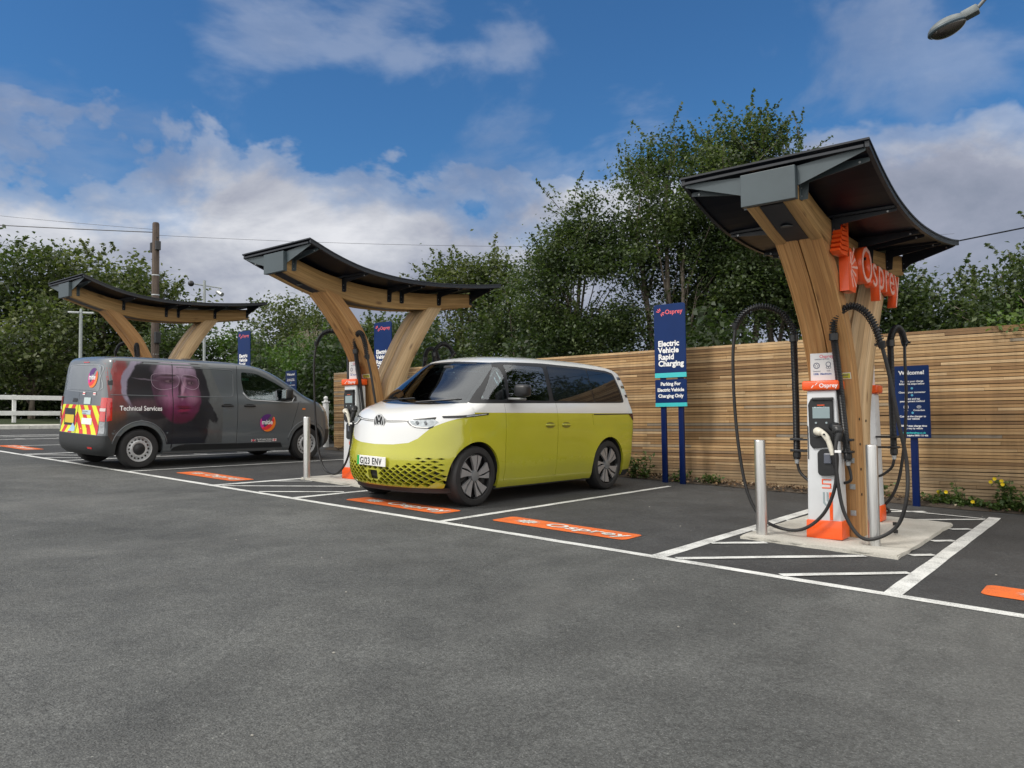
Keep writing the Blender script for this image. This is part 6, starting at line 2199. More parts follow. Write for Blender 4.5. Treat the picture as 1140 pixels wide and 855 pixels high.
        R('lower_corner', [(sd * 0.77, 0.60), (sd * 0.90, 0.60), (sd * 0.90, 0.79), (sd * 0.76, 0.79)], mat('silver_corner', (0.30, 0.32, 0.34), 0.3, 0.2, 0.6, 0.3, 20), 0.006, 0.03)
        S('door_hinge', [(4.70, 1.40), (4.77, 1.40), (4.77, 1.48), (4.70, 1.48)], BLACK_PL, 0.006, sd)
    R('brake_light', [(-0.06, 1.775), (0.16, 1.775), (0.16, 1.79), (-0.06, 1.79)], LAMP_RED, 0.008)
    R('fog_reflector', [(0.45, 0.335), (0.60, 0.335), (0.60, 0.365), (0.45, 0.365)], LAMP_RED, 0.006)
    w = wheel_steel(); w.parent = root; w.location = (WF, 0.925, 0.335)
    for (u, sg) in ((WF, -1), (WR, 1), (WR, -1)):
        c = copy_tree(w, root); c.location = (u, sg * 0.925, 0.335)
        if sg < 0: c.rotation_euler = (0, 0, PI)
    return root


gv = build_grey_van()
tag(gv, 'dark grey panel van with a magenta portrait on its side and striped rear doors', 'van')
place_vehicle(gv, -13.99, 10.62, math.radians(-90 - 0.8))


# ================================================================== VEGETATION
from mathutils import noise as mnoise


def leaf_mesh(name, C, S, m, parent=None, seed=0, up=0.55, tint=None, loc=None):
    # C: (n,3) leaf centres, S: (n,) lengths. Every leaf a folded four-cornered blade.
    rs = np.random.RandomState(seed)
    n = len(C)
    nrm = rs.normal(size=(n, 3)); nrm[:, 2] = np.abs(nrm[:, 2]) * (1 + up) + up * 0.6
    nrm /= np.linalg.norm(nrm, axis=1)[:, None]
    a = rs.normal(size=(n, 3)); t = np.cross(nrm, a); t /= np.linalg.norm(t, axis=1)[:, None]
    b = np.cross(nrm, t)
    L_ = S[:, None]
    w = 0.30 * L_
    V = np.empty((n, 4, 3), dtype=np.float32)
    V[:, 0] = C - t * L_ * 0.5
    V[:, 1] = C + b * w + nrm * L_ * 0.05 - t * L_ * 0.05
    V[:, 2] = C + t * L_ * 0.5 - nrm * L_ * 0.10
    V[:, 3] = C - b * w + nrm * L_ * 0.05 - t * L_ * 0.05
    if loc is not None: V -= np.array(loc, dtype=np.float32)
    me = bpy.data.meshes.new(name)
    me.vertices.add(n * 4); me.vertices.foreach_set('co', V.reshape(-1))
    me.loops.add(n * 4); me.loops.foreach_set('vertex_index', np.arange(n * 4, dtype=np.int32))
    me.polygons.add(n); me.polygons.foreach_set('loop_start', np.arange(0, n * 4, 4, dtype=np.int32))
    me.update(calc_edges=True)
    at = me.attributes.new('tint', 'FLOAT', 'POINT')
    tv = rs.rand(n) if tint is None else tint
    at.data.foreach_set('value', np.repeat(tv, 4).astype(np.float32))
    return link(name, me, m, parent)


def clump_points(rs, c, r, n):
    p = rs.normal(size=(n, 3)) * np.array([r, r, r * 0.62]) * 0.62
    return p + np.array(c)


def build_tree(name, label, x, y, lobes, nclump, per, leaf, m, group=None, stems=1, seed=1, gap=0.0, sprays=0, clump_r=0.45, base=None, twigs=50, cat='tree', spray_len=0.9, trunk_r=0.11, spray_wood=True):
    rs = np.random.RandomState(seed); rr_ = random.Random(seed)
    g = gz(x, y) if base is None else base
    root = empty(name, (x, y, g)); tag(root, label, cat, group)
    vols = np.array([a[3] * a[4] * a[5] for a in lobes]); vols = vols / vols.sum()
    cl = []
    tries = 0
    while len(cl) < nclump and tries < nclump * 12:
        tries += 1
        lb = lobes[rs.choice(len(lobes), p=vols)]
        d = rs.normal(size=3); d /= np.linalg.norm(d)
        rad = (0.25 + 0.75 * rs.rand() ** 0.55)
        c = np.array([lb[0], lb[1], lb[2]]) + d * rad * np.array([lb[3], lb[4], lb[5]])
        if c[2] < 0.25: continue
        if gap > 0:
            v = mnoise.noise(Vector((c[0] * 0.75 + seed, c[1] * 0.75, c[2] * 0.85)))
            if v < gap - 0.5: continue
        cl.append(c)
    pts = []; tn = []
    for c in cl:
        k = int(per * rs.uniform(0.55, 1.4))
        pts.append(clump_points(rs, c, clump_r * rs.uniform(0.7, 1.35), k)); tn.append(np.clip(rs.normal(0.5, 0.16) + rs.normal(0, 0.13, k), 0, 1))
    wood = bmesh.new()
    # outward shoots that break up the outline
    for i in range(sprays):
        lb = lobes[rs.choice(len(lobes), p=vols)]
        a = rs.uniform(0, 2 * PI); el = rs.uniform(0.15, 1.45)
        d = np.array([math.cos(a) * math.cos(el), math.sin(a) * math.cos(el), math.sin(el)])
        s = np.array([lb[0], lb[1], lb[2]]) + d * np.array([lb[3], lb[4], lb[5]]) * 0.85
        dd = d + np.array([rs.normal(0, .3), rs.normal(0, .3), 0.55]); dd /= np.linalg.norm(dd)
        ln = spray_len * rs.uniform(0.45, 1.25); n = int(ln * 46 * (0.1 / leaf) ** 0.5)
        t = rs.rand(n)[:, None]
        bend = np.array([rs.normal(0, .15), rs.normal(0, .15), -0.12])
        P = s + dd * t * ln + bend * t * t * ln + rs.normal(0, 0.055 * (leaf / 0.1) ** 0.5, (n, 3)) * (1.15 - t)
        pts.append(P); tn.append(np.clip(rs.normal(0.68, 0.12, n), 0, 1))
        if spray_wood and i % 2 == 0: tube(wood, [tuple(s), tuple(s + dd * ln * 0.5 + bend * ln * .25), tuple(s + dd * ln + bend * ln)], [0.012, 0.008, 0.003], 4)
    C = np.concatenate(pts); T = np.concatenate(tn)
    C[:, 2] = np.maximum(C[:, 2], 0.03)
    S = leaf * rs.uniform(0.65, 1.3, len(C))
    leaf_mesh('crown', C, S, m, root, seed, 0.5, T)
    # trunk and limbs
    tops = [np.array([a[0], a[1], a[2]]) for a in lobes]
    stems_pts = []
    for s_ in range(stems):
        bx = rr_.uniform(-0.35, 0.35) * (stems > 1); by = rr_.uniform(-0.3, 0.3) * (stems > 1)
        tp = tops[s_ % len(tops)] + np.array([rr_.uniform(-.3, .3), rr_.uniform(-.3, .3), 0])
        pl = []
        for i in range(9):
            t = i / 8
            pl.append((bx + (tp[0] - bx) * t ** 1.3 + 0.08 * math.sin(5 * t + s_ * 2), by + (tp[1] - by) * t ** 1.3 + 0.08 * math.cos(4 * t + s_), -0.1 + (tp[2] + 0.1) * t))
        r0 = trunk_r * rr_.uniform(0.7, 1.1)
        tube(wood, pl, [r0 * (1 - 0.75 * i / 8) for i in range(9)], 8)
        stems_pts.append(pl)
    for i in range(min(twigs, len(cl))):
        c = cl[rs.randint(len(cl))]
        pl = min(stems_pts, key=lambda q: (q[5][0] - c[0]) ** 2 + (q[5][1] - c[1]) ** 2)
        k = min(7, max(1, int(8 * max(0.1, (c[2] * 0.62)) / max(0.5, pl[-1][2]))))
        s = Vector(pl[k]); e = Vector(c)
        mid = s.lerp(e, 0.5) + Vector((rr_.uniform(-.2, .2), rr_.uniform(-.2, .2), 0.12 * (e - s).length))
        r = trunk_r * rr_.uniform(0.16, 0.34)
        tube(wood, [s, s.lerp(mid, .5) + Vector((0, 0, .03)), mid, e], [r, r * 0.8, r * 0.55, r * 0.2], 5)
    from_bm('trunk', wood, BARK, root, True)
    return root


def build_bare_shrub(x, y):
    root = empty('bare_shrub', (x, y, gz(x, y))); tag(root, 'pale leafless twiggy shrub standing in the hedge between the far and middle canopies', 'shrub')
    rr_ = random.Random(5)
    bm = bmesh.new()
    def grow(p, d, ln, r, depth):
        e = p + d * ln
        mid = p.lerp(e, 0.5) + Vector((rr_.uniform(-1, 1), rr_.uniform(-1, 1), 0)) * ln * 0.06
        tube(bm, [p, mid, e], [r, r * 0.85, r * 0.7], 5, False)
        if depth == 0: return
        for _ in range(rr_.choice((2, 3, 3))):
            nd = (d + Vector((rr_.uniform(-1, 1), rr_.uniform(-1, 1), rr_.uniform(-0.25, 0.6))) * 0.55).normalized()
            grow(e, nd, ln * rr_.uniform(0.62, 0.86), r * 0.66, depth - 1)
    for _ in range(5):
        grow(Vector((rr_.uniform(-.2, .2), rr_.uniform(-.2, .2), 0)), Vector((rr_.uniform(-.5, .5), rr_.uniform(-.5, .5), 1)).normalized(), 1.15, 0.05, 5)
    from_bm('branches', bm, mat('dead_bark', (0.30, 0.26, 0.20), 0.9, 0, 0, 0.3, 12), root, True)


def build_vegetation():
    gr = 'trees and bushes behind the slatted fence'
    T = build_tree
    # tall group right of centre
    T('tall_tree', 'tallest tree, rising straight above the blue charging sign', -8.3, 16.9, [(0.0, 0, 5.1, 1.6, 1.4, 2.1), (-0.5, 0.2, 6.9, 0.8, 0.8, 1.3), (-1.35, 0.1, 6.3, 0.65, 0.7, 1.3), (0.9, 0, 5.7, 1.2, 1.1, 1.4), (-0.2, 0, 3.4, 1.8, 1.3, 1.2), (0.9, 0.3, 3.8, 1.2, 1.0, 1.6)], 430, 100, 0.090, LEAF_A, gr, 3, 11, 0.43, 90, 0.40, None, 24, 'tree', 1.0, 0.11)
    T('tall_tree', 'tall tree with loose top shoots just left of the near canopy roof', -6.95, 18.2, [(0, 0, 6.0, 1.7, 1.5, 1.8), (-0.3, 0, 7.2, 1.3, 1.1, 1.1), (0.6, 0.2, 6.6, 1.1, 1.1, 1.1), (0.1, 0, 4.1, 1.6, 1.2, 1.6)], 410, 100, 0.092, LEAF_A, gr, 3, 23, 0.43, 100, 0.42, None, 24, 'tree', 1.0, 0.12)
    T('tall_tree', 'tree whose crown shows behind the near canopy roof', -6.3, 19.6, [(0, 0, 5.6, 1.2, 1.3, 1.4), (0.2, 0, 3.9, 1.5, 1.2, 1.6), (-.6, 0, 4.9, 1.2, 1.1, 1.5)], 200, 70, 0.11, LEAF_B, gr, 2, 31, 0.40, 40, 0.42, None, 20)
    T('broad_bush', 'broad leafy tree with a stepped top left of the blue charging sign', -11.1, 16.6, [(0, 0, 4.1, 1.5, 1.3, 1.7), (0.2, 0, 5.6, 0.9, 0.8, 1.2), (-1.0, 0.2, 4.1, 1.1, 1.0, 1.3), (1.2, 0, 4.3, 1.1, 1.0, 1.5), (0, 0, 2.5, 1.9, 1.2, 1.2), (1.4, 0, 3.0, 1.1, 1.0, 1.5)], 430, 100, 0.090, LEAF_A, gr, 3, 41, 0.42, 90, 0.40, None, 20)
    T('broad_bush', 'dense dark bush directly above the roof of the yellow van', -13.5, 17.4, [(0, 0, 3.0, 1.6, 1.2, 1.6), (0.7, 0, 4.0, 0.8, 0.8, 0.9)], 190, 74, 0.11, LEAF_A, gr, 2, 47, 0.34, 26, 0.42, None, 16)
    T('broad_bush', 'rounded tree behind the right end of the middle canopy roof', -17.2, 19.4, [(0, 0, 4.2, 2.0, 1.6, 1.7), (1.3, 0, 5.2, 1.1, 1.0, 0.9), (-0.7, 0, 5.4, 1.2, 1.0, 0.9), (0, 0, 2.3, 2.1, 1.5, 1.2)], 300, 70, 0.125, LEAF_B, gr, 3, 53, 0.36, 50, 0.48, None, 24)
    T('broad_bush', 'bush showing under the middle canopy beam beside its rear leg', -20.3, 19.8, [(0, 0, 3.3, 1.2, 1.2, 1.3), (0.4, 0, 1.7, 1.5, 1.2, 1.0)], 120, 68, 0.13, LEAF_A, gr, 2, 59, 0.34, 20, 0.48, None, 12)
    T('broad_bush', 'bush topping the fence right of the orange lettering', -4.3, 18.0, [(0, 0, 2.9, 1.5, 1.2, 1.4), (-0.3, 0, 3.9, 1.1, 0.9, 0.9), (1.0, .3, 3.0, 1.0, 1, 1.1)], 240, 72, 0.10, LEAF_A, gr, 2, 61, 0.36, 56, 0.38, None, 14)
    T('broad_bush', 'low bush in the gap left of the tree at the right edge', -2.9, 18.6, [(0, 0, 2.5, 1.5, 1.2, 1.2), (0.5, 0, 3.0, 1.0, 0.9, 0.9)], 160, 72, 0.10, LEAF_A, gr, 2, 67, 0.36, 36, 0.38, None, 12)
    T('broad_bush', 'tree at the right edge with its shoots against the cloud', -1.3, 17.3, [(0, 0, 2.8, 1.3, 1.2, 1.3), (0.4, 0, 3.6, 1.0, 1.1, 0.9)], 200, 72, 0.10, LEAF_A, gr, 2, 71, 0.34, 50, 0.38, None, 12)
    T('hanging_bush', 'pale leaved bush hanging over the top of the fence at the right', -0.75, 12.95, [(0, 0, 2.45, 1.1, 0.55, 0.40), (-0.5, -0.3, 2.42, 0.5, 0.4, 0.22), (1.2, 0, 2.5, 1.0, 0.5, 0.45)], 90, 64, 0.085, LEAF_C, gr, 3, 73, 0.25, 20, 0.22, None, 30, 'shrub', 0.35, 0.03)
    # the belt of trees goes on to the right of the picture and is mirrored in the van windows
    T('tall_tree', 'tree further right behind the fence, outside the picture', 2.2, 17.6, [(0, 0, 4.6, 2.2, 1.6, 3.0), (0.8, 0, 7.4, 1.6, 1.2, 1.6)], 300, 60, 0.16, LEAF_A, gr, 2, 171, 0.36, 20, 0.5, None, 10)
    T('tall_tree', 'second tree further right behind the fence, outside the picture', 6.5, 17.8, [(0, 0, 5.0, 2.6, 1.6, 3.4), (-0.8, 0, 8.2, 1.8, 1.2, 1.8)], 330, 60, 0.17, LEAF_B, gr, 2, 173, 0.36, 20, 0.5, None, 10)
    T('tall_tree', 'third tree further right behind the fence, outside the picture', 11.5, 17.0, [(0, 0, 5.4, 3.2, 1.8, 3.8), (0.8, 0, 9.0, 2.2, 1.4, 2.2)], 380, 60, 0.19, LEAF_A, gr, 2, 177, 0.36, 20, 0.55, None, 10)
    # left side
    g2 = 'trees beyond the left end of the car park'
    T('oak_tree', 'big dark rounded tree at the far left edge', -40.0, 12.2, [(0, 0, 5.2, 3.6, 3.4, 3.4), (-1, -2, 4.6, 3.5, 3.0, 3.0), (0, 0, 2.0, 4.0, 3.6, 1.9)], 330, 60, 0.24, LEAF_A, g2, 2, 83, 0.30, 40, 0.85, None, 60, 'tree', 0.9, 0.25)
    T('oak_tree', 'big dark tree left of the wooden telephone pole', -37.4, 16.6, [(0, 0, 5.5, 3.0, 2.9, 2.7), (0.7, 1.6, 4.9, 2.4, 2.4, 2.2), (-1, -2.0, 5.8, 2.3, 2.4, 2.2), (0, 0, 2.4, 3.2, 3.0, 1.9)], 340, 60, 0.23, LEAF_B, g2, 2, 89, 0.30, 40, 0.82, None, 60, 'tree', 0.9, 0.22)
    T('broad_bush', 'olive green bush under the left end of the far canopy', -33.6, 11.9, [(0, 0, 2.6, 1.7, 1.9, 1.5), (0, 1.0, 3.9, 1.2, 1.4, 0.9)], 110, 60, 0.19, LEAF_B, g2, 2, 97, 0.28, 16, 0.62)
    T('broad_bush', 'bush above the rear of the grey van roof', -32.6, 17.2, [(0, 0, 2.5, 1.7, 2.0, 1.5), (0, 0.6, 3.6, 1.0, 1.2, 0.7)], 110, 60, 0.18, LEAF_A, g2, 2, 101, 0.28, 16, 0.60)
    T('broad_bush', 'bush seen between the legs of the far canopy', -31.8, 19.4, [(0, 0, 2.2, 1.7, 1.8, 1.4), (0, 0, 3.4, 1.1, 1.2, 0.7)], 100, 60, 0.17, LEAF_C, g2, 2, 103, 0.28, 16, 0.58)
    T('broad_bush', 'tree behind the right end of the far canopy roof', -31.6, 22.4, [(0, 0, 4.0, 2.4, 2.4, 1.9), (-0.5, 0, 2.0, 2.6, 2.4, 1.5)], 190, 60, 0.18, LEAF_B, g2, 2, 107, 0.28, 30, 0.62)
    T('broad_bush', 'low dark bush above the cab of the grey van', -25.3, 17.3, [(0, 0, 1.7, 1.7, 1.5, 1.3), (-0.6, 0, 2.6, 1.1, 1.1, 0.8)], 110, 64, 0.14, LEAF_A, g2, 2, 109, 0.26, 20, 0.48)
    T('yellowish_bush', 'yellow green bush between the two blue signs beyond the grey van', -23.4, 15.8, [(0, 0, 1.6, 1.3, 1.1, 1.1), (-.5, 0, 2.2, 0.9, 0.9, 0.5)], 80, 64, 0.12, LEAF_C, g2, 2, 113, 0.24, 16, 0.42, None, 30, 'shrub')
    T('round_bush', 'fresh green round bush left of the middle charger', -20.4, 15.2, [(0, 0, 1.5, 1.7, 1.4, 1.3), (0.3, 0, 2.4, 1.1, 1.0, 0.7)], 150, 66, 0.11, LEAF_C, g2, 2, 127, 0.22, 24, 0.42, None, 30, 'shrub')
    T('broad_bush', 'dark tree behind the front leg of the middle canopy', -22.4, 19.8, [(0, 0, 2.7, 1.9, 1.6, 1.5), (-1.4, 0, 3.0, 1.3, 1.2, 1.2)], 140, 62, 0.14, LEAF_A, g2, 2, 131, 0.28, 24, 0.50)
    T('broad_bush', 'hazy olive tree behind the pale leafless shrub', -28.4, 22.0, [(0, 0, 3.2, 2.4, 2.0, 1.7), (1.8, 0.6, 2.8, 1.8, 1.6, 1.3)], 150, 60, 0.17, LEAF_B, g2, 2, 137, 0.28, 30, 0.60)
    build_bare_shrub(-25.2, 18.6)
    # dark undergrowth as a mass behind the fence and along the left boundary
    rs = np.random.RandomState(3)
    P = []
    for x0, x1, y0, y1, h, n in ((-22, 12, 13.3, 15.8, 3.3, 52000), (-22, 12, 20.5, 23.0, 4.2, 30000), (-37.5, -34.8, 5.5, 23, 2.7, 15000), (-37, -22, 22, 26, 3.2, 12000), (-48, -42, 2, 26, 4.5, 12000)):
        q = rs.rand(n, 3); X = x0 + (x1 - x0) * q[:, 0]; Y = y0 + (y1 - y0) * q[:, 1]
        lump = 0.62 + 0.38 * np.sin(X * 1.3 + Y * 0.7) * np.sin(Y * 1.1 + X * 0.35 + 1)
        Z = h * lump * q[:, 2] ** 0.8 + np.array([gz(a, b) for a, b in zip(X, Y)]) 
        P.append(np.stack([X, Y, Z], 1))
    C = np.concatenate(P)
    far = np.where(C[:, 0] < -22, 0.24, 0.15)
    o = leaf_mesh('undergrowth', C, far * rs.uniform(0.7, 1.3, len(C)), LEAF_A, None, 4, 0.4, np.clip(rs.normal(0.25, 0.15, len(C)), 0, 1))
    tag(o, kind='stuff')


def build_left_edge():
    # grass strip, kerb and white two-rail fence at the far left
    V = []; F = []
    ys = [i * 2.0 for i in range(-10, 16)]
    for y in ys:
        for x in (-75, -40, -33.5, -29.3): V.append((x, y, gz(x, y) + 0.03 + (0.10 if x < -33 else 0.03)))
    for j in range(len(ys) - 1):
        for i in range(3): F.append((j * 4 + i, j * 4 + i + 1, (j + 1) * 4 + i + 1, (j + 1) * 4 + i))
    o = mk('grass_verge', V, F, GRASSMAT); tag(o, kind='structure')
    V = []; F = []
    for y in ys:
        for x in (-29.28, -28.12): V.append((x, y, gz(x, y) + 0.095))
    for j in range(len(ys) - 1): F.append((j * 2, j * 2 + 1, (j + 1) * 2 + 1, (j + 1) * 2))
    o = mk('pavement', V, F, CONCRETE); tag(o, kind='structure')
    bm = bmesh.new()
    for j in range(25):
        y = -14 + j * 1.2
        bbox(bm, -28.11, -27.97, y + 0.004, y + 1.196, gz(-28, y) - 0.1, gz(-28, y) + 0.12, 0.012, 1)
    o = from_bm('kerb', bm, mat('pale_kerb', (0.55, 0.55, 0.51), 0.8, 0, 0, 0.2, 5)); tag(o, kind='structure')
    o = strip_z('bay_line', wob(-23.6, 5.0, -23.6, 12.5, 0.11), 0.004, WHITE_LINE); o['kind'] = 'structure'
    WHT = mat('white_fence_paint', (0.70, 0.71, 0.70), 0.5, 0, 0, 0.12, 4)
    x = -31.0
    root = empty('rail_fence', (x, 12, gz(x, 12))); tag(root, 'white two-rail fence at the far left behind the grey van', 'fence')
    g0 = gz(x, 12)
    for z, nm in ((0.98, 'top_rail'), (0.42, 'bottom_rail')):
        bm = bmesh.new(); bbox(bm, -0.02, 0.02, -9, 9, z - 0.08, z + 0.08, 0.008)
        for v in bm.verts: v.co.z += gz(x, 12 + v.co.y) - g0
        from_bm('rail', bm, WHT, root)
    for k in range(8):
        y = -8.6 + k * 2.4
        bm = bmesh.new(); bbox(bm, -0.14, -0.03, y - 0.055, y + 0.055, -0.1, 1.08, 0.01); from_bm('post', bm, WHT, root)
    # white gate post with a ball on top
    bm = bmesh.new(); bbox(bm, -0.055, 0.055, -0.055, 0.055, -0.05, 1.13, 0.008, 2)
    px, py = -16.15, 12.62
    root = empty('gate_post', (px, py, gz(px, py))); tag(root, 'white gate post with a ball finial above the bonnet of the grey van', 'post')
    from_bm('shaft', bm, WHT, root, True, 40)
    bm = bmesh.new(); bbox(bm, -0.075, 0.075, -0.075, 0.075, 1.13, 1.165, 0.008, 2); bbox(bm, -0.04, 0.04, -0.04, 0.04, 1.165, 1.20, 0.006, 2)
    from_bm('cap', bm, WHT, root, True, 40)
    bm = bmesh.new(); bmesh.ops.create_uvsphere(bm, u_segments=20, v_segments=12, radius=0.055)
    for v in bm.verts: v.co.z += 1.245
    from_bm('ball_finial', bm, WHT, root, True)


def wire(name, label, a, b, sag, r, group=None):
    a, b = Vector(a), Vector(b)
    P = []
    for i in range(41):
        t = i / 40; p = a.lerp(b, t); p.z -= sag * 4 * t * (1 - t); P.append(p)
    bm = bmesh.new(); tube(bm, P, r, 6)
    o = from_bm(name, bm, BLACK_PL, None, True); tag(o, label, 'wire', group)


def build_poles():
    # wooden telephone pole
    x, y = -26.78, 13.52; g = gz(x, y)
    root = empty('telephone_pole', (x, y, g)); tag(root, 'tall brown wooden telephone pole behind the far canopy', 'pole')
    bm = bmesh.new(); tube(bm, [(0, 0, -0.2), (0.0, 0, 3), (0, 0, 7.25), (0, 0, 7.3)], [0.15, 0.135, 0.115, 0.09], 18)
    m, t, b = node_mat('creosoted_pole')
    tc = N(t, 'ShaderNodeTexCoord'); q = NOISE(t, MAPV(t, tc.outputs['Object'], (14, 14, 1.2)), 1.0, 6, 0.65, 0.4)
    L(t, RAMP(t, q, [(0.3, (0.035, 0.026, 0.022)), (0.6, (0.10, 0.075, 0.06)), (0.8, (0.19, 0.155, 0.125))]), b.inputs['Base Color']); b.inputs['Roughness'].default_value = 0.9
    pole = from_bm('shaft', bm, m, root, True, 40)
    for nm, a in (('terminal_box', (-0.24, -0.11, -0.10, 0.10, 6.25, 6.6)), ('terminal_box', (0.11, 0.20, -0.09, 0.09, 6.3, 6.62)), ('bracket', (-0.16, 0.16, -0.02, 0.02, 6.72, 6.78)), ('terminal_box', (0.10, 0.22, -0.1, 0.1, 3.0, 3.4))):
        bm = bmesh.new(); bbox(bm, *a, 0.015); from_bm(nm, bm, BLACK_PL, root)
    for z in (5.4, 4.7, 2.6):
        bm = bmesh.new(); lathe_z = [(0.0, 0.132), (0.04, 0.132)]
        cyl(bm, (0, 0, z), (0, 0, z + 0.035), 0.136, seg=16); from_bm('band', bm, GALV, root)
    g3 = 'overhead wires'
    top = (x, y, g + 6.95)
    wire('overhead_wire', 'dark overhead wire running left from the telephone pole', top, (-49.0, 1.4, 10.9), 0.15, 0.016, g3)
    wire('overhead_wire', 'second, higher overhead wire left of the telephone pole', (x, y, g + 7.05), (-49.0, 1.4, 12.3), 0.25, 0.006, g3)
    wire('overhead_wire', 'faint overhead wire crossing behind the middle canopy', (x, y, g + 6.85), (-6.0, 40.0, 9.4), 0.5, 0.006, g3)
    wire('overhead_wire', 'dark overhead wire rising to the right edge from behind the near canopy', (-4.4, 17.6, 4.58), (6.0, 8.8, 3.62), 0.02, 0.013, g3)
    # twin-headed lamp post
    x, y = -27.75, 11.44; g = gz(x, y)
    root = empty('lamp_post', (x, y, g)); tag(root, 'slim pale lamp post with a small T-shaped head behind the grey van rear', 'lamp post')
    PG = mat('pale_grey_paint', (0.30, 0.33, 0.33), 0.5, 0, 0, 0.1, 5)
    bm = bmesh.new(); tube(bm, [(0, 0, -0.1), (0, 0, 1.0), (0, 0, 1.01), (0, 0, 3.95)], [0.08, 0.08, 0.055, 0.05], 14); from_bm('column', bm, PG, root, True, 40)
    d = Vector((0.43, 0.90, 0)) 
    for s_ in (-1, 1):
        bm = bmesh.new(); c = d * 0.22 * s_
        bbox(bm, -0.17, 0.17, -0.06, 0.06, 3.90, 3.96, 0.02, 2, Matrix.Rotation(math.atan2(d.y, d.x), 3, 'Z'))
        for v in bm.verts: v.co += c
        from_bm('lamp_head', bm, mat('lamp_grey', (0.50, 0.53, 0.54), 0.4), root, True, 40)
    bm = bmesh.new(); cyl(bm, (0, 0, 3.94), (0, 0, 4.06), 0.05, 0.03, seg=12); from_bm('photocell', bm, PG, root)
    # camera pole
    x, y = -24.3, 13.95; g = gz(x, y)
    root = empty('camera_pole', (x, y, g)); tag(root, 'thin pole with security cameras on a cross arm right of the telephone pole', 'pole')
    bm = bmesh.new(); tube(bm, [(0, 0, -0.1), (0, 0, 5.1)], 0.045, 12); from_bm('column', bm, PG, root, True, 40)
    r0 = Vector((0.53, 0.85, 0))
    bm = bmesh.new(); cyl(bm, tuple(r0 * -0.38 + Vector((0, 0, 4.98))), tuple(r0 * 0.55 + Vector((0, 0, 4.86))), 0.022, seg=8); from_bm('cross_arm', bm, PG, root)
    bm = bmesh.new(); c = r0 * -0.42 + Vector((0, 0, 4.98)); bmesh.ops.create_uvsphere(bm, u_segments=16, v_segments=10, radius=0.10)
    for v in bm.verts: v.co += c
    from_bm('dome_camera', bm, BLACK_PL, root, True)
    bm = bmesh.new(); c = r0 * 0.48 + Vector((0, 0, 4.70)); cyl(bm, tuple(c - Vector((0.10, 0.02, -0.05))), tuple(c + Vector((0.12, 0.02, -0.07))), 0.075, seg=14); cyl(bm, tuple(c), tuple(c + Vector((0, 0, 0.18))), 0.018, seg=8)
    from_bm('bullet_camera', bm, GALV, root, True, 40)
    bm = bmesh.new(); bbox(bm, 0.03, 0.05, -0.18, 0.18, 1.55, 2.0); from_bm('notice', bm, PLATE_W, root)
    # street lamp over the bays, top right
    x, y = 0.74, 13.5; g = gz(x, y)
    root = empty('street_lamp', (x, y, g)); tag(root, 'grey street lamp head hanging into the top right corner', 'street lamp')
    bm = bmesh.new(); tube(bm, [(0, 0, -0.2), (0, 0, 6.9), (-0.1, -0.01, 7.75), (-0.6, -0.05, 8.25), (-1.3, -0.10, 8.15), (-2.18, -0.16, 7.62), (-2.38, -0.17, 7.42)], [0.09, 0.06, 0.045, 0.038, 0.032, 0.028, 0.026], 14)
    from_bm('column', bm, mat('lamp_column_grey', (0.16, 0.17, 0.17), 0.5, 0.2, 0, 0.1, 5), root, True, 50)
    # head: shell above, bowl below, axis falling towards -X
    hx, hz = -2.72, 7.31
    tl = Matrix.Rotation(math.radians(-16), 3, 'Y')
    def shell(z0, z1, sx, sy, nm, m, par, flat=0.0):
        bm = bmesh.new(); bmesh.ops.create_uvsphere(bm, u_segments=28, v_segments=16, radius=1.0)
        for v in bm.verts:
            c = v.co; zz = c.z * (z1 if c.z > 0 else z0)
            k = 1 - 0.22 * (c.x)      # narrower at the mounting end
            v.co = tl @ Vector((c.x * sx, c.y * sy * k, zz)) + Vector((hx, -0.17, hz))
        return from_bm(nm, bm, m, par, True)
    hd = shell(0.012, 0.145, 0.29, 0.185, 'lamp_head', mat('weathered_alu', (0.15, 0.17, 0.175), 0.55, 0.3, 0, 0.3, 9), root)
    shell(0.135, 0.0, 0.26, 0.165, 'bowl', mat('smoky_bowl', (0.055, 0.048, 0.042), 0.12, 0, 0.6, 0.2, 6), hd)
    shell(0.060, 0.010, 0.295, 0.190, 'rim_band', mat('rim_grey', (0.12, 0.16, 0.19), 0.4, 0.2), hd)
    bm = bmesh.new(); bbox(bm, 0.20, 0.44, -0.085, 0.085, -0.03, 0.10, 0.03, 2)
    for v in bm.verts: v.co = tl @ v.co + Vector((hx, -0.17, hz))
    from_bm('mounting_box', bm, _mats['weathered_alu'], hd, True, 40)


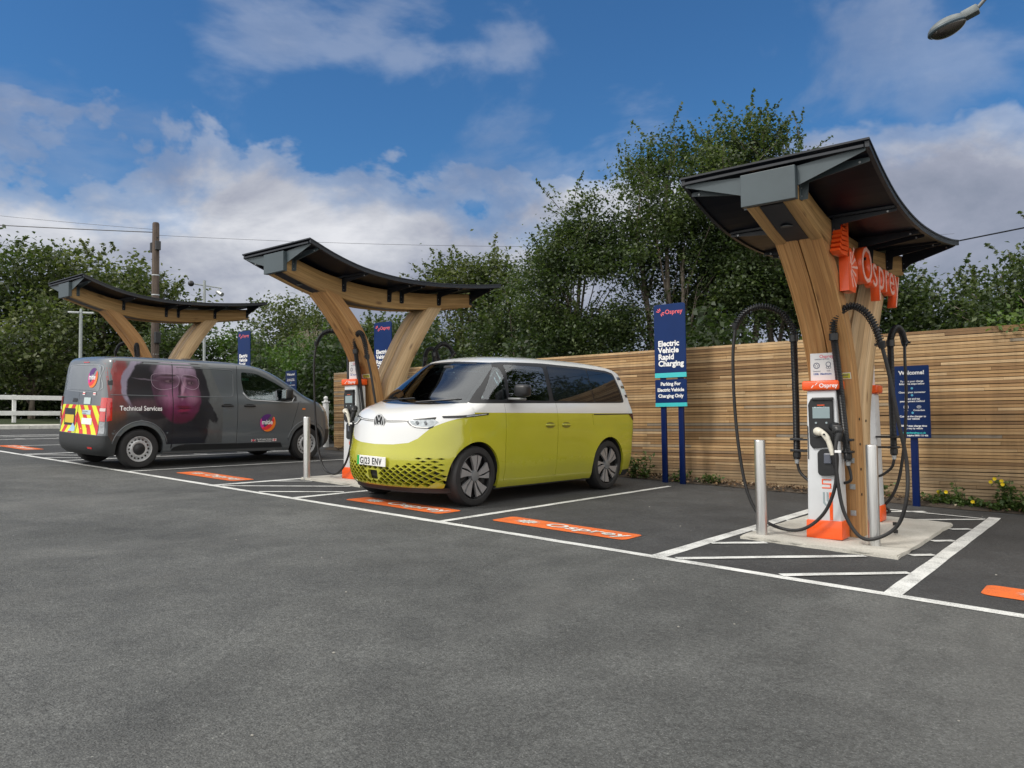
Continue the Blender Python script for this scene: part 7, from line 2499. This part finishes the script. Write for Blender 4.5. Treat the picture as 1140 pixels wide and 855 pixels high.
def build_weeds():
    # soil and leaf litter along the foot of the fence
    V = []; F = []
    xs = [-15.4 + 0.35 * i for i in range(64)]
    rs = np.random.RandomState(12)
    for x in xs:
        e = 11.93 + 0.14 * rs.rand() - (0.10 if x > -2.9 else 0.0)
        V += [(x, e, gz(x, e) + 0.006), (x, e + 0.16, gz(x, e) + 0.035 + 0.03 * rs.rand()), (x, 12.275, gz(x, 12.27) + 0.05)]
    for i in range(len(xs) - 1):
        for k in range(2): F.append((i * 3 + k, i * 3 + k + 3, i * 3 + k + 4, i * 3 + k + 1))
    o = mk('soil_strip', V, F, SOIL); tag(o, kind='structure')
    n = 3800
    X = rs.uniform(-15, 4, n); Y = 12.24 - np.abs(rs.normal(0, 0.16, n)); Z = np.array([gz(a, b) for a, b in zip(X, Y)]) + 0.03 + rs.rand(n) * 0.035 + np.clip(Y - 11.9, 0, 0.3) * 0.12
    m, t, b = node_mat('dead_leaf')
    at = N(t, 'ShaderNodeAttribute', attribute_name='tint')
    L(t, RAMP(t, at.outputs['Fac'], [(0, (0.05, 0.03, 0.018)), (0.5, (0.13, 0.075, 0.035)), (0.8, (0.22, 0.14, 0.07)), (1, (0.35, 0.30, 0.22))]), b.inputs['Base Color']); b.inputs['Roughness'].default_value = 0.8
    o = leaf_mesh('leaf_litter', np.stack([X, Y, Z], 1), rs.uniform(0.025, 0.07, n), m, None, 8, 0.9); tag(o, kind='stuff')
    # stray pale grit on the tarmac
    bm = bmesh.new()
    for _ in range(45):
        x = rs.uniform(-9, 1.2); y = rs.uniform(1.5, 11.5); r = rs.uniform(0.003, 0.008)
        tmp = bmesh.new(); bmesh.ops.create_icosphere(tmp, subdivisions=1, radius=r)
        for v in tmp.verts: v.co = Vector((x + v.co.x * 1.3, y + v.co.y, gz(x, y) + r * 0.5 + v.co.z * 0.6))
        merge(bm, tmp)
    o = from_bm('grit', bm, mat('pale_grit', (0.30, 0.29, 0.26), 0.8)); tag(o, kind='stuff')
    # weeds
    WG = make_leaf('weed_green', (0.028, 0.055, 0.012), (0.065, 0.115, 0.028), (0.13, 0.18, 0.055), 0.3, 5.0)
    def weed(name, label, x, y, w, h, n, flowers=0, seed=1, stems=10, lean=0.3):
        rs = np.random.RandomState(seed); g = gz(x, y) + 0.02
        root = empty(name, (x, y, g)); tag(root, label, 'weed', 'weeds growing along the foot of the fence')
        bm = bmesh.new(); tips = []; P = []
        for i in range(stems):
            a = rs.uniform(-w, w); bx = a * 0.75; hh = h * rs.uniform(0.45, 1.0) * (1 - 0.4 * abs(a / w))
            p0 = Vector((bx, rs.uniform(-.05, .05), 0)); p1 = p0 + Vector((rs.normal(0, .05), rs.normal(0, .03), hh * 0.55)); p2 = p1 + Vector((rs.normal(0, .08 + lean * .1), rs.normal(-.02, .03), hh * 0.45))
            tube(bm, [p0, p1, p2], [0.004, 0.003, 0.0015], 4); tips.append(p2)
            k = int(n / stems); t = rs.rand(k) ** 0.8
            for tt in t:
                q = p0.lerp(p1, tt * 2) if tt < 0.5 else p1.lerp(p2, tt * 2 - 1)
                P.append([q.x + rs.normal(0, .035), q.y + rs.normal(0, .03), max(0.01, q.z + rs.normal(0, .02))])
        from_bm('stem', bm, WG, root)
        leaf_mesh('leaves', np.array(P), rs.uniform(0.03, 0.085, len(P)), WG, root, seed, 0.4)
        tips.sort(key=lambda v: -v.z)
        for f in range(flowers):
            c = tips[(f * 2) % len(tips)] + Vector((rs.normal(0, .03), -0.03, rs.uniform(-.04, .03)))
            bm = bmesh.new()
            for k in range(14):
                a = 2 * PI * k / 14; dv = Vector((math.cos(a), -0.35, math.sin(a)))
                s_ = Vector((-math.sin(a), 0, math.cos(a))) * 0.007
                for rr_, yy in ((0.026, 0.0), (0.017, -0.006)):
                    bm.faces.new([bm.verts.new(c + Vector((0, yy, 0))), bm.verts.new(c + dv * rr_ * 0.7 + s_ + Vector((0, yy, 0))), bm.verts.new(c + dv * rr_ + Vector((0, yy, 0))), bm.verts.new(c + dv * rr_ * 0.7 - s_ + Vector((0, yy, 0)))])
            fl = bm; from_bm('flower', fl, mat('dandelion_yellow', (0.80, 0.60, 0.01), 0.6), root)
    weed('weed_clump', 'tall leafy weed with yellow flowers at the right end of the fence', -1.33, 12.08, 0.22, 0.50, 420, 4, 3, 18)
    weed('weed_clump', 'low weed mat with two yellow flowers right of the welcome sign post', -2.02, 12.05, 0.30, 0.20, 380, 2, 5, 22)
    weed('weed_clump', 'thin stalky weed between the welcome sign post and the flowering clump', -1.85, 12.12, 0.07, 0.42, 60, 0, 7, 4)
    weed('weed_clump', 'low green weed under the tall leafy weed at the right', -1.62, 12.02, 0.24, 0.18, 300, 1, 9, 18)
    weed('weed_clump', 'weeds at the right edge of the picture by the fence foot', -0.95, 12.05, 0.28, 0.22, 360, 0, 11, 20)
    weed('weed_clump', 'bushy green weed left of the tall blue sign posts', -6.75, 12.02, 0.22, 0.52, 420, 0, 13, 20)
    weed('weed_clump', 'small weed between the two posts of the tall blue sign', -5.98, 12.08, 0.12, 0.22, 130, 0, 15, 9)
    weed('weed_clump', 'small weed just right of the tall blue sign posts', -5.45, 12.08, 0.22, 0.20, 160, 0, 17, 12)
    weed('weed_clump', 'straggly weed by the tail of the yellow van', -7.35, 12.08, 0.16, 0.34, 140, 0, 19, 9)
    weed('weed_clump', 'sparse dry weed behind the steel bollard near the welcome sign', -2.85, 12.12, 0.14, 0.32, 70, 0, 21, 7)


build_vegetation()
build_left_edge()
build_poles()
build_weeds()
